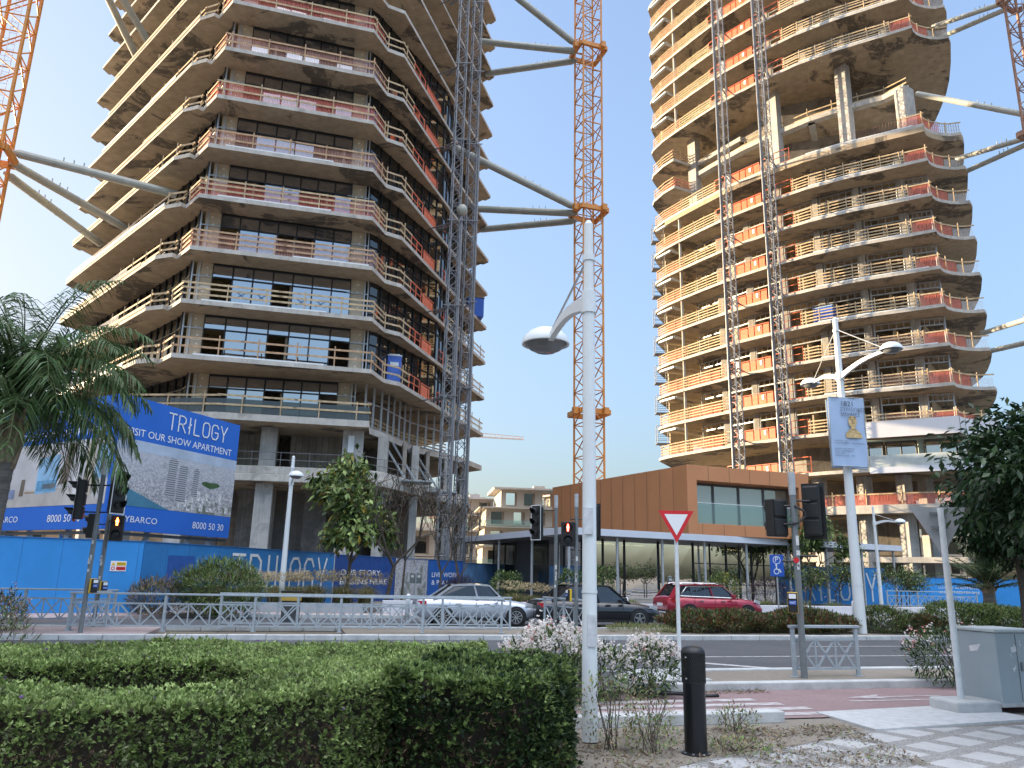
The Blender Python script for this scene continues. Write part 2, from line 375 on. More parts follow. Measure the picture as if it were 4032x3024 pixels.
pave_m = asphalt_mat('pink_paving', (0.34, 0.27, 0.26))
plaza_m = asphalt_mat('plaza_gravel', (0.17, 0.155, 0.14)); bounce_m = asphalt_mat('pale_bounce_soil', (0.50, 0.39, 0.26)); field_m = asphalt_mat('open_ground', (0.15, 0.125, 0.095))
kerb_m = M('kerb_concrete', (0.46, 0.47, 0.47), 0.85, 0, 0.2, 3, 0.3)
def worn_paint(name, col, under):
    m, nt, b = base(name, 0.8, 0, 0.3); v = coords(nt); n = noise(nt, v, 7, 6, 0.7)
    nt.links.new(mixc(nt, ramp(nt, n, 0.34, 0.6, 0.75, 0.0), col, under), b.inputs['Base Color']); return m
paint_m = worn_paint('worn_road_paint', (0.52, 0.52, 0.52), (0.15, 0.14, 0.14))
paint2_m = worn_paint('worn_cycle_paint', (0.50, 0.48, 0.48), (0.26, 0.19, 0.19))
ramp_m = worn_paint('ramp_concrete', (0.52, 0.53, 0.54), (0.38, 0.38, 0.375))
def paver_mat():
    m, nt, b = base('patterned_paving', 0.8, 0, 0.3)
    v = coords(nt, (1, 1, 1), -R(35)); nz = nt.nodes.new('ShaderNodeVectorMath'); nz.operation = 'ADD'
    nn = nt.nodes.new('ShaderNodeTexNoise'); nn.inputs['Scale'].default_value = 14; nt.links.new(v, nn.inputs['Vector'])
    sc = nt.nodes.new('ShaderNodeVectorMath'); sc.operation = 'SCALE'; sc.inputs['Scale'].default_value = 0.035; nt.links.new(nn.outputs['Color'], sc.inputs[0])
    nt.links.new(v, nz.inputs[0]); nt.links.new(sc.outputs[0], nz.inputs[1])
    sx = nt.nodes.new('ShaderNodeSeparateXYZ'); nt.links.new(nz.outputs[0], sx.inputs[0]); fr = []
    for k, per in ((0, .64), (1, .58)):
        d_ = nt.nodes.new('ShaderNodeMath'); d_.operation = 'DIVIDE'; d_.inputs[1].default_value = per; nt.links.new(sx.outputs[k], d_.inputs[0])
        f_ = nt.nodes.new('ShaderNodeMath'); f_.operation = 'FRACT'; nt.links.new(d_.outputs[0], f_.inputs[0]); a_ = ramp(nt, f_.outputs[0], .0, .04); b_ = ramp(nt, f_.outputs[0], .68, .72, 1, 0)
        m_ = nt.nodes.new('ShaderNodeMath'); m_.operation = 'MULTIPLY'; nt.links.new(a_, m_.inputs[0]); nt.links.new(b_, m_.inputs[1]); fr.append(m_.outputs[0])
    mu = nt.nodes.new('ShaderNodeMath'); mu.operation = 'MULTIPLY'; nt.links.new(fr[0], mu.inputs[0]); nt.links.new(fr[1], mu.inputs[1])
    vo = nt.nodes.new('ShaderNodeTexVoronoi'); vo.inputs['Scale'].default_value = 48; nt.links.new(v, vo.inputs['Vector'])
    peb = mixc(nt, ramp(nt, vo.outputs['Distance'], 0.1, 0.55), (0.44, 0.43, 0.41), (0.21, 0.205, 0.20))
    n1 = noise(nt, v, 1.2, 6, 0.7); n5 = noise(nt, v, 11, 6, 0.7)
    smo = mixc(nt, ramp(nt, n1, 0.3, 0.7), (0.37, 0.37, 0.37), (0.46, 0.46, 0.46)); smo = mixc(nt, ramp(nt, n5, 0.5, 0.8, 0, 0.6), smo, (0.27, 0.26, 0.25))
    c = mixc(nt, mu.outputs[0], peb, smo)
    n6 = noise(nt, v, 2.0, 6, 0.7); c = mixc(nt, ramp(nt, n6, 0.55, 0.7, 0, 0.5), c, (0.24, 0.20, 0.16))
    nt.links.new(c, b.inputs['Base Color']); bumpit(nt, b, vo.outputs['Distance'], 0.4, 0.01)
    return m
paver_m = paver_mat()

def strip(name, s0, s1, t0, t1, z, mat, thick=None):
    mb = MB()
    if thick: mb.prism([st(s0, t0)[:2], st(s1, t0)[:2], st(s1, t1)[:2], st(s0, t1)[:2]], z-thick, z)
    else: mb.quad(st(s0, t0, z), st(s1, t0, z), st(s1, t1, z), st(s0, t1, z))
    return mb.build(name, mat, None, kind='structure')
g = MB(); g.quad((-900, -300, -0.02), (900, -300, -0.02), (900, 1500, -0.02), (-900, 1500, -0.02)); g.build('ground', field_m, None, kind='structure')
strip('road', -120, 120, 12.3, 21.7, 0.0, road_m)
strip('far_road', -120, 120, 24.9, 31.4, 0.0, road_m)
mb = MB(); mb.prism([st(*p)[:2] for p in ((-60, 27.4), (-8.5, 27.4), (-3.5, 31.6), (60, 31.6), (60, 33.0), (-60, 33.0))], -.02, .12); mb.build('pavement', pave_m, None, kind='structure')
strip('plaza', -60, 90, 33.0, 130, 0.06, plaza_m)
strip('median', -60, -3.5, 21.8, 24.7, 0.10, pave_m, 0.12)
strip('median_bed', 1.5, 60, 21.95, 24.7, 0.09, dirt_m, 0.10)
mb = MB(); mb.add([(-140, 46, .075), (-29, 58, .075), (-30, 64, .075), (-36, 90, .075), (-140, 130, .075)], [(0, 1, 2, 3, 4)]); mb.build('bounce_ground', bounce_m, None, kind='structure')  # pale ground added to bounce warm light up onto the left soffits
def kerbs(name, s0, s1, t0, t1, z, step=0.95):
    mb = MB(); s = s0; i = 0
    while s < s1:
        e = min(s+step-0.012, s1); mb.prism([st(s, t0)[:2], st(e, t0)[:2], st(e, t1)[:2], st(s, t1)[:2]], -0.01, z + (0.004 if i % 3 == 0 else 0)); s += step; i += 1
    return mb.build(name, kerb_m, None, kind='structure', bevel=0.015)
kerbs('median_kerb', -30, 40, 21.5, 21.75, 0.13); kerbs('median_back_kerb', -30, 40, 24.7, 24.9, 0.13)
kerbs('far_kerb', -3.4, 50, 31.4, 31.6, 0.13); kerbs('far_kerb', -45, -8.5, 27.2, 27.4, 0.13)
kerbs('cycle_path_kerb', -3, 6.2, 9.25, 9.45, 0.13); kerbs('verge_kerb', -14, 2.4, 11.75, 11.95, 0.13)
strip('cycle_path', -40, 60, 9.45, 11.8, 0.012, cycle_m)
strip('pavement_near', -8, 30, 0.5, 8.62, 0.002, paver_m)
mb = MB(); mb.prism([st(5.55, 12.02)[:2], st(14, 12.0)[:2], st(14, 13.55)[:2], st(6.3, 13.55)[:2], st(5.6, 12.9)[:2]], 0, 0.10); mb.build('traffic_island', dirt_m, None, kind='structure')
mb = MB(); pl = [st(5.35, 12.9), st(6.2, 13.75), st(14, 13.75), st(14, 13.55), st(6.3, 13.55), st(5.6, 12.9), st(5.55, 12.02), st(14, 12.0), st(14, 11.8), st(5.3, 11.8)]
mb.prism([p[:2] for p in pl], -0.01, 0.135); mb.build('island_kerb', kerb_m, None, kind='structure', bevel=0.02)
mb = MB(); mb.prism([st(5.75, 12.3)[:2], st(6.9, 12.3)[:2], st(6.9, 13.4)[:2], st(6.2, 13.4)[:2], st(5.75, 12.9)[:2]], 0.09, 0.125); mb.build('island_slab', kerb_m, None, kind='structure')
# sloping ramp slab from the cycle path up to the pavement
mb = MB(); a = [st(6.9, 8.62, 0.012), st(9.6, 9.0, 0.012), st(9.6, 10.2, 0.03), st(7.0, 9.75, 0.03)]
a = [(4.5, 10.05, .02), (7.2, 11.1, .02), (6.75, 12.2, .03), (4.25, 11.25, .03)]
mb.prism([p[:2] for p in a], -.018, .028); mb.build('ramp_slab', ramp_m, None, kind='structure')
strip('soil_strip', -8, 30, 8.5, 9.5, -.004, dirt_m)
strip('verge', -30, 30, 11.95, 12.3, .006, dirt_m)
mb = MB(); sp_ = [(-7, 3.2), (-.2, 4.6), (.9, 6.6), (1.55, 7.9), (2.3, 8.6), (3.3, 9.2), (3.95, 9.75), (4.2, 10.2), (3.9, 10.55), (-7, 7.6)]
mb.add([(x, y, .006) for x, y in sp_], [tuple(range(len(sp_)))]); mb.build('soil_bed', dirt_m, None, kind='structure')
# painted markings (each a sheet just above the surface)
def mark(name, pts, z, mat): mb = MB(); mb.add([st(p[0], p[1], z) for p in pts], [tuple(range(len(pts)))]); return mb.build(name, mat, None, kind='structure')
for i, t0 in enumerate((9.62, 10.02, 10.42, 10.82)): mark('zebra_stripe', [(4.0+0.35*i*0-0.2*i, t0), (7.4-0.2*i, t0), (7.4-0.2*i, t0+0.21), (4.0-0.2*i, t0+0.21)], 0.017, paint2_m)
mark('cycle_path_edge_line', [(-40, 11.55), (4.2, 11.55), (4.2, 11.65), (-40, 11.65)], 0.017, paint2_m)
mark('cycle_path_centre_line', [(8.2, 10.55), (20, 10.55), (20, 10.63), (8.2, 10.63)], 0.017, paint2_m)
mark('cycle_path_arrow', [(8.4, 10.9), (9.2, 11.15), (9.0, 10.95), (10.2, 10.95), (10.2, 10.88), (9.0, 10.88), (9.2, 10.7)], 0.0175, paint2_m)
for s0 in (1.2, 1.8, 2.6, 3.2): mark('cycle_path_letter', [(s0, 9.9), (s0+0.35, 9.9), (s0+0.35, 10.0), (s0+0.1, 10.0), (s0+0.1, 10.4), (s0, 10.4)], 0.0175, paint2_m)
mark('lane_line', [(7.3, 16.9), (40, 16.9), (40, 17.02), (7.3, 17.02)], 0.005, paint_m)
mark('lane_line', [(14, 19.4), (18, 19.4), (18, 19.52), (14, 19.52)], 0.005, paint_m)
mark('turning_line', [(6.4, 17.9), (6.4, 18.15), (10.2, 14.3), (10.0, 14.1)], 0.0055, paint_m)
mark('turning_line', [(5.6, 14.6), (5.6, 14.75), (8.4, 13.95), (8.4, 13.85)], 0.0055, paint_m)
mark('road_edge_line', [(6.3, 13.82), (40, 13.82), (40, 13.92), (6.3, 13.92)], 0.005, paint_m)
mark('stop_line', [(-0.6, 22.2), (-0.3, 22.2), (-0.3, 21.5), (-0.6, 21.5)], 0.006, paint_m)
for s0, t0 in ((4.6, 15.4), (5.2, 15.0), (5.8, 14.6), (5.35, 15.9)):
    o = MB().lathe(st(s0, t0, 0.0), [(0.07, 0), (0.06, 0.015), (0.0, 0.02)], 8).build('road_stud', whitep, None, label='small pale road stud set in the asphalt beside the crossing', cat='road stud', group='road studs by the crossing')

# ================================================================ the left tower
FH = 3.7
def z1(k): return 15.0 + FH*k
def lp(a, b, k): t = k/7.0; return (a[0]+(b[0]-a[0])*t, a[1]+(b[1]-a[1])*t)
def plan1(k):
    A = lp((-22.2, 48.2), (-20.5, 46.8), k); B = lp((-9.7, 51.3), (-10.9, 49.6), k)
    K1 = lp((-9.25, 53.9), (-10.2, 51.7), k); K2 = lp((-8.25, 54.8), (-9.0, 52.4), k)
    J1 = lp((-23.8, 50.0), (-22.1, 48.5), k); J2 = lp((-23.95, 49.6), (-22.35, 48.2), k); J3 = lp((-25.4, 50.1), (-23.6, 48.7), k)
    return A, B, K1, K2, J1, J2, J3
RT = (-2.75, 75.3); LT = (-40.2, 65.0)
BACK = [(-3.3, 75.9), (-3.6, 75.8), (-4.2, 76.4), (-12, 85), (-24, 86), (-34, 79), (-39.3, 67.7), (-39.75, 65.85), (-40.05, 65.9)]
def outline1(k):
    A, B, K1, K2, J1, J2, J3 = plan1(k)
    return [A, B, K1, K2, RT] + BACK + [LT, J3, J2, J1]
T1 = thing('tower_building', 'unfinished concrete apartment tower with angular slabs, blue glazing and the number 1 on a column', 'building', (-20, 62, 0))
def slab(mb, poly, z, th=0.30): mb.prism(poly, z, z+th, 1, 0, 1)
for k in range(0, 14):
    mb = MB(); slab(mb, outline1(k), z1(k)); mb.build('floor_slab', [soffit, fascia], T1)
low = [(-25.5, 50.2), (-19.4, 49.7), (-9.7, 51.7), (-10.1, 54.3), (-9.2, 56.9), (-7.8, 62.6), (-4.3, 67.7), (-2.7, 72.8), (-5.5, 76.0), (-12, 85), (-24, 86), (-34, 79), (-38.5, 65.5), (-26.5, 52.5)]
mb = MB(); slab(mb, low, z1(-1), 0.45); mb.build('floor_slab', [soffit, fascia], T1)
pod = [(-27, 52.0), (-24, 50.9), (-17, 51.3), (-9.8, 52.4), (-8.8, 53.2), (-8.2, 54.8), (-6.0, 62), (-3.5, 70), (-4, 76), (-12, 85), (-24, 86), (-34, 79), (-38, 66)]
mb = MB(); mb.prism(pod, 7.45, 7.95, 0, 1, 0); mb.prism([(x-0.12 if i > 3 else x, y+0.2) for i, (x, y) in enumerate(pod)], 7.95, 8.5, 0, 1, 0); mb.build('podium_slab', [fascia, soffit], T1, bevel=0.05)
# core and columns
core = [(-31, 62), (-20, 57.5), (-12, 59.5), (-8.5, 70), (-12, 80), (-26, 80), (-32, 72)]
mb = MB()
for k in range(0, 13): mb.prism(core, z1(k)+0.30, z1(k+1), 0)
mb.prism(core, 0, 7.45, 0); mb.prism(core, 8.5, z1(-1), 0); mb.prism(core, z1(-1)+.45, z1(0), 0)
mb.build('core_wall', wallc, T1)
def column(x, y, w_, d_, z0, z1_, rz): mb = MB(); mb.box((x, y, (z0+z1_)/2), (w_, d_, z1_-z0), rz); return mb.build('column', colm, T1, bevel=0.03)
for (x, y, w_, d_, rz) in ((-16.7, 52.7, 1.15, 0.7, .2), (-11.0, 53.2, 1.5, 0.8, .2), (-9.3, 55.8, 0.7, 2.2, .1), (-7.6, 60.2, 0.6, 2.4, .25), (-5.6, 66.5, 0.6, 2.2, .25), (-4.6, 72.5, 0.6, 2.0, .25), (-22.5, 52.6, 1.1, .7, .2), (-28.5, 57.5, 1.2, .8, .8), (-34.5, 64, 1.2, .8, .8)):
    column(x, y, w_, d_, 0, 7.45, rz); column(x, y, w_*0.95, d_*0.95, 8.5, z1(-1), rz)
for a_ in (((-18.5, 57.0, 3.7), (2.6, .5, 7.45), .2), ((-14.3, 57.3, 3.7), (1.6, .5, 7.45), .2), ((-22.5, 56.3, 3.7), (3.0, .5, 7.45), .2), ((-10.5, 62.5, 3.7), (.4, 6, 7.45), .25)): MB().box(*a_).build('shear_wall', wallc, T1)
for a_ in (((-13.8, 56.2, 9.9), (4.6, .3, 2.8), .22), ((-20.2, 55.5, 9.9), (5.6, .3, 2.8), .2), ((-8.3, 59.2, 9.9), (.3, 4.0, 2.8), .2), ((-17.2, 56, 9.9), (.35, 1.2, 2.8), .2), ((-7.0, 63.5, 9.9), (.3, 3.5, 2.8), .2)): MB().box(*a_).build('block_wall', blockm, T1)
mb = MB(); fx = unit((9.6, 2.0, 0)); letters(mb, '1', Vector((-11.25, 52.70, 9.7)), (math.cos(.2), math.sin(.2), 0), (0, 0, 1), 1.25, 0.42, center=False); mb.build('column_number', white, T1)
# steel rail along the podium
mb = MB(); pr = [(-25, 51.2), (-17, 51.55), (-9.9, 52.7), (-8.5, 55), (-6.3, 62)]
for h in (8.95, 9.45): mb.path([(x, y, h) for x, y in pr], 0.025, 5)
for p in along(pr, 1.9): mb.tube((p[0], p[1], 8.4), (p[0], p[1], 9.5), 0.02, None, 5)
mb.build('podium_rail', mastm, T1)
mb = MB()
for (x, y) in ((-8.9, 56.2), (-8.3, 57.6), (-7.5, 60.5), (-7.1, 61.8)):
    mb.bar((x-.6, y, 11.2), (x+1.4, y-.5, 8.2), .12); mb.bar((x+1.4, y-.5, 8.2), (x-.4, y, 8.2), .1)
mb.box((-6.9, 57.2, 8.25), (2.2, 2.2, .1), .2); mb.box((-5.6, 61.2, 7.9), (2.6, 2.4, .1), .2); mb.build('loading_platform', greyp, T1)

def rail(mb, pts, z, hs, sp=2.3, inset=0.15, ph=1.25, board=(0.035, 0.13), mi=0, jitter=0.03, overrun=0.0):
    L = inset_line(pts, inset)
    for h in hs:
        for a, b in zip(L[:-1], L[1:]):
            j = random.uniform(-jitter, jitter); j2 = random.uniform(-jitter, jitter); d = Vector((b[0]-a[0], b[1]-a[1], 0))
            if d.length < 0.05: continue
            n = max(1, int(d.length/4.2)); 
            for i in range(n):
                p = lerp(a, b, i/n); q = lerp(a, b, (i+1)/n); e = d.normalized()*0.12
                mb.bar((p[0]-e.x, p[1]-e.y, z+h+j), (q[0]+e.x, q[1]+e.y, z+h+j2), board[0], board[1], mi); j, j2 = j2, random.uniform(-jitter, jitter)
    for p in along(L, sp, 0.1): mb.bar((p[0], p[1], z-0.05), (p[0], p[1], z+ph+random.uniform(0, .25)), 0.07, 0.07, mi)
def net(mb, pts, z, h, inset=0.2, mi=0):
    L = inset_line(pts, inset)
    for a, b in zip(L[:-1], L[1:]): mb.quad((a[0], a[1], z), (b[0], b[1], z), (b[0], b[1], z+h), (a[0], a[1], z+h), mi)
def gate(mb, p0, p1, z, h=1.35, mesh=True):
    """orange panel gate between two plan points"""
    d = math.hypot(p1[0]-p0[0], p1[1]-p0[1]); n = max(1, round(d/1.3))
    mb.bar((*p0, z+h), (*p1, z+h), .07, .07); mb.bar((*p0, z+.08), (*p1, z+.08), .07, .07); mb.bar((*p0, z+h*.55), (*p1, z+h*.55), .05, .05)
    for i in range(n+1):
        p = lerp(p0, p1, i/n); mb.bar((*p, z), (*p, z+h), .07, .07)
    if mesh: mb.bar((*lerp(p0, p1, .0), z+h*.5), (*lerp(p0, p1, 1), z+h*.5), .02, h*.80)
for k in range(-1, 8):
    z = z1(k) + (0.45 if k < 0 else 0.30); zt = z1(k+1)
    A, B, K1, K2, J1, J2, J3 = plan1(k)
    # ---- guard rails
    mb = MB()
    if k < 0: front = [(-25.5, 50.2), (-19.4, 49.7), (-9.7, 51.7), (-10.0, 53.6)]
    else: front = [J1, A, B, K1]
    hs = (0.55, 1.15) if k in (4, 5, 6, 7) else ((0.45, .85, 1.2) if k > 0 else (0.6, 1.2))
    rail(mb, front, z, hs, 2.5); mb.build('timber_guard_rail', wood if k % 2 else woodr, T1)
    if k >= 0:
        mb = MB(); rail(mb, [lerp(J3, LT, .38), J3, J2, J1], z, (0.5, 1.0), 2.6, .35); mb.build('timber_guard_rail', wood, T1)
        mb = MB(); rail(mb, [LT, lerp(J3, LT, .38)], z, (0.5, 1.0), 2.6, 1.1); mb.build('timber_guard_rail', wood, T1)
        mb = MB(); m1 = lerp(K2, RT, 0.10); rail(mb, [K1, K2, m1], z, (0.5, 1.1), 2.0, ph=1.3); mb.build('timber_guard_rail', wood, T1)
        mb = MB(); E_ = inset_line([K2, RT], .35); g0 = lerp(E_[0], E_[1], 0.12); g1 = lerp(E_[0], E_[1], 0.22); g2 = lerp(E_[0], E_[1], 0.38); g3 = lerp(E_[0], E_[1], 0.47)
        gate(mb, g0, g1, z, 1.3, False); mb.build('orange_landing_gate', orange, T1); mb = MB(); gate(mb, lerp(E_[0], E_[1], .24), g2, z, 1.2, True); mb.build('orange_landing_gate', orange, T1); mb = MB(); gate(mb, lerp(E_[0], E_[1], .41), g3, z, 1.3, False); mb.build('orange_landing_gate', orange, T1)
        mb = MB(); rail(mb, [lerp(K2, RT, 0.5), RT], z, (0.5, 1.05), 2.4, .15 if k < 3 else 1.2); mb.build('timber_guard_rail', wood, T1)
        if k < 3: mb = MB(); net(mb, [lerp(K2, RT, 0.6), RT], z, 1.0, .2); mb.build('safety_net', whitenet, T1)
    if k >= 2:
        mb = MB(); net(mb, [J1, A, B, K1], z, 1.1, 0.24); mb.build('safety_net', rednet if k % 2 else pinknet, T1)
    elif k == -1:
        mb = MB(); net(mb, [(-25.5, 50.2), (-19.4, 49.7), (-9.7, 51.7)], z, 1.0, 0.24); mb.build('safety_net', darkglass, T1)
    if k in (0, 1, 2, 3):
        mb = MB(); net(mb, [LT, lerp(LT, J3, .7)], z, 1.0, 0.3); mb.build('safety_net', whitenet, T1)
    # ---- glazing of the front
    if k < 0: GA, GB = (-22.6, 52.2), (-11.3, 54.4)
    else: GA = (A[0]-0.35, A[1]+1.85); GB = (B[0]-0.75, B[1]+2.0)
    gd = Vector((GB[0]-GA[0], GB[1]-GA[1], 0)); gl = gd.length; gu = gd.normalized(); gn = Vector((gu.y, -gu.x, 0)); grz = math.atan2(gu.y, gu.x)
    def gp(x, off, zz): p = Vector((GA[0], GA[1], 0)) + gu*x + gn*off; return (p.x, p.y, zz)
    hh = zt - z; ztr = z + hh*0.70
    pl0, pl1 = 0.30, 1.35                                      # plasterboard at the left end
    for (x0, x1) in ((pl0, pl1), (gl-1.3, gl-0.25)):
        mb = MB(); mb.box(gp((x0+x1)/2, -0.12, z+hh/2), (x1-x0, 0.12, hh), grz, 0)
        for yy in (0.2, 0.38, 0.56, 0.74, 0.9): mb.box(gp((x0+x1)/2+random.uniform(-.1, .2), -0.055, z+hh*yy), (0.12, 0.012, 0.10), grz, 1)
        mb.box(gp((x0+x1)/2+.1, -0.055, z+hh*random.uniform(.45, .6)), ((x1-x0)*.7, 0.012, 0.16), grz, 1)
        mb.build('plasterboard_panel', [plaster, fillerm], T1)
    for xs, r0_, r1_ in (((.05, .5), 0, pl1), ((gl-.05, gl-.3), gl-1.6, gl)):
        mb = MB()
        for x in xs: mb.box(gp(x, 0.02, z+hh/2), (0.10, 0.12, hh), grz)
        mb.bar(gp(r0_, 0.02, ztr), gp(r1_, 0.02, ztr), 0.08, 0.08); mb.build('steel_corner_frame', galv, T1)
    x0 = pl1; x1 = gl-1.3; n = 7 if k < 4 else 6; bw = (x1-x0)/n
    opens = [{0, 3, 6}, {0, 3, 6}, {0, 3}, {0, 3, 4}, {0, 1, 4, 5}, {0, 4, 5}, {0, 4}, {1, 4}, {0, 3}][k+1]
    for i in range(n):
        a, b = x0+i*bw, x0+(i+1)*bw; mb = MB(); fr = 0.05
        mb.box(gp(a+fr/2+.002, 0.0, z+hh/2), (fr, 0.12, hh), grz, 1); mb.box(gp(b-fr/2-.002, 0.0, z+hh/2), (fr, 0.12, hh), grz, 1)
        mb.box(gp((a+b)/2, 0.0, ztr), (bw-2*fr-.01, 0.12, 0.09), grz, 1); mb.box(gp((a+b)/2, 0.0, zt-0.08), (bw-2*fr-.01, 0.12, 0.16), grz, 1); mb.box(gp((a+b)/2, 0.0, z+0.05), (bw-2*fr-.01, 0.12, 0.1), grz, 1)
        tl = random.uniform(-.006, .006)
        mb.quad(gp(a+fr, -0.02, ztr), gp(b-fr, -0.02+tl, ztr), gp(b-fr, -0.02+tl, zt-.1), gp(a+fr, -0.02, zt-.1), 0)
        if i not in opens: mb.quad(gp(a+fr, -0.01, z+.08), gp(b-fr, -0.01+tl, z+.08), gp(b-fr, -0.01, ztr), gp(a+fr, -0.01+tl, ztr), 0)
        o = mb.build('window', [glass, blackm], T1)
        if k == 1 and i in (1, 2, 4, 5):
            mb = MB(); c = (a+b)/2; mb.bar(gp(c-.35, 0.012, z+1.0), gp(c+.35, 0.012, z+1.5), .05, .006, up=gn); mb.bar(gp(c-.35, 0.012, z+1.5), gp(c+.35, 0.012, z+1.0), .05, .006, up=gn); mb.build('tape_cross', bluehoard2, o)
    # interior partitions seen through the openings
    mb = MB()
    for x in (x0+bw*1.4, x0+bw*3.9, x0+bw*5.6): p = gp(x, -2.2, z+hh/2); mb.box(p, (0.15, 3.8, hh), grz)
    mb.build('interior_partition', plaster, T1)
    # ---- side curtain walls
    GL = (GA[0]-0.9, GA[1]+1.2)
    for nm, pts in (('left', [GA, GL, (-37.4, 65.3)]), ('right', [GB, (GB[0]+.5, GB[1]+.6), (-8.0, 58.9), (-6.5, 62.2), (-4.9, 73)])):
        if k < 0 and nm == 'right':
            mb = MB(); P2 = [(-10.6, 54.6), (-9.6, 57.2), (-8.3, 62.4), (-5.2, 67.8)]
            for p in along(P2, 1.15): mb.bar((*p, z), (*p, zt), .13, .13)
            for h in (0.2, hh*.62): mb.path([(x, y, z+h) for x, y in P2], 0.06, 4)
            mb.build('steel_stud_frame', galv, T1)
            mb = MB(); rail(mb, inset_line(P2, .6), z, (.3, .6, .9, 1.2), 1.6); mb.build('timber_guard_rail', wood, T1); continue
        mb = MB()
        for (a, b) in zip(pts[:-1], pts[1:]):
            mb.quad((*a, z), (*b, z), (*b, zt-.2), (*a, zt-.2), 0); mb.quad((*a, zt-.2), (*b, zt-.2), (*b, zt), (*a, zt), 1)
        L2 = inset_line(pts, 0.05 if nm == 'left' else -0.05)
        for p in along(L2, 1.25): mb.bar((*p, z), (*p, zt), .07, .1, 1)
        mb.path([(x, y, ztr) for x, y in L2], 0.05, 4, 1); mb.build('curtain_wall', [darkglass, blackm], T1)
    if k in ():
        mb = MB(); q = inset_line([J3, LT], 1.4)
        for t0, t1 in ((.02, .05), (.08, .13)):
            a, b = lerp(q[0], q[1], t0), lerp(q[0], q[1], t1); mb.quad((*a, z), (*b, z), (*b, z+1.4), (*a, z+1.4))
        mb.build('wrapped_board', fillerm if k == 0 else plaster, T1)
for k in range(0, 9):      # sunlit upstand board along the left slab edges
    J3 = plan1(k)[6]; a, b = lerp(J3, LT, .0 if k % 2 else .12), lerp(J3, LT, .99 if k < 5 else .8); mb = MB(); L = inset_line([b, a], -.03); mb.bar((*L[0], z1(k)+.38), (*L[1], z1(k)+.38), .05, .24); mb.build('edge_board', plaster if k % 3 else whitep, T1)
for k in (0, 1, 2, 3, 4):     # pale sheet edging on some slab edges
    A, B = plan1(k)[:2]; a, b = lerp(A, B, .1 if k != 2 else .55), lerp(A, B, .75 if k != 2 else .98)
    mb = MB(); L = inset_line([a, b], .12); mb.bar((*L[0], z1(k)+.36), (*L[1], z1(k)+.36), .14, .1); mb.build('edge_profile', whitep, T1)

# portable toilet standing on the slab
pt = thing('portable_toilet', 'blue portable toilet standing on the left tower\'s balcony slab behind timber rails', 'toilet', (-8.95, 56.0, z1(0)+.3), 0.25)
MB().box((0, 0, 1.12), (1.05, 1.05, 2.1)).box((0, 0, .04), (1.15, 1.15, .08)).build('cabin', M('toilet_blue', (0.05, .13, .5), .5), pt, local=True, bevel=.03)
mb = MB(); mb.box((0, 0, 2.22), (1.1, 1.1, .1)); mb.box((0, 0, 2.32), (.8, .8, .12)); mb.build('roof', whitep, pt, local=True, bevel=.04)
mb = MB(); mb.box((0, -.54, 1.55), (.62, .012, .28)); mb.box((.54, 0, 1.5), (.012, .5, .3)); mb.build('label_plate', whitep, pt, local=True)
mb = MB(); mb.box((0, -.535, 1.0), (.75, .02, 1.75)); mb.box((.25, -.56, 1.0), (.04, .04, .15)); mb.build('door', M('toilet_door_blue', (0.06, .15, .55), .45), pt, local=True)
bs = thing('storage_box', 'small blue box standing near the right tip of the left tower', 'box', (-3.9, 72.6, z1(3)+.3), .25)
MB().box((0, 0, .95), (1.6, 1.4, 1.9)).build('body', bluep, bs, local=True, bevel=.02); MB().box((0, 0, 1.96), (1.7, 1.5, .1)).build('lid', darkgrey, bs, local=True)

# ================================================================ the right tower
def z2(m): return 19.0 + FH*m
F2 = [(17.8, 90.4), (18.6, 88.2), (19.7, 86.2), (21.6, 83.0), (23.9, 79.4), (26.9, 75.7), (30.0, 72.5), (33.2, 70.05), (36.5, 68.05), (39.4, 66.25)]
S2 = [(39.75, 66.75), (40.3, 67.2), (41.0, 67.55), (42.0, 67.82), (43.0, 67.88), (43.8, 67.6)]
B2 = [(44.5, 68.4), (45.3, 69.8), (46.2, 71.4), (47.7, 74.4), (48.7, 76.8), (49.6, 79.6), (50.3, 82), (50.9, 85), (51, 90), (49, 96), (43, 102), (34, 105), (26, 103), (20.5, 97), (18.2, 92.3), (17.75, 91.2)]
OUT2 = F2+S2+B2
T2 = thing('tower_building', 'unfinished concrete tower with curved floor slabs, orange gates and a tall open refuge level', 'building', (32, 85, 0))
for m in list(range(-2, 8)) + list(range(10, 18)):
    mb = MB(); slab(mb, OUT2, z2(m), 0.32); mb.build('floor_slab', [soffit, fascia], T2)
    if m == 7:
        mb = MB(); mb.prism(F2[1:]+S2+B2[:6]+[(46, 74), (40, 72), (30, 76), (22, 87)], z2(m)-0.55, z2(m)-.01, 0); mb.build('edge_beam', soffit, T2)
def cut2(pts): return pts
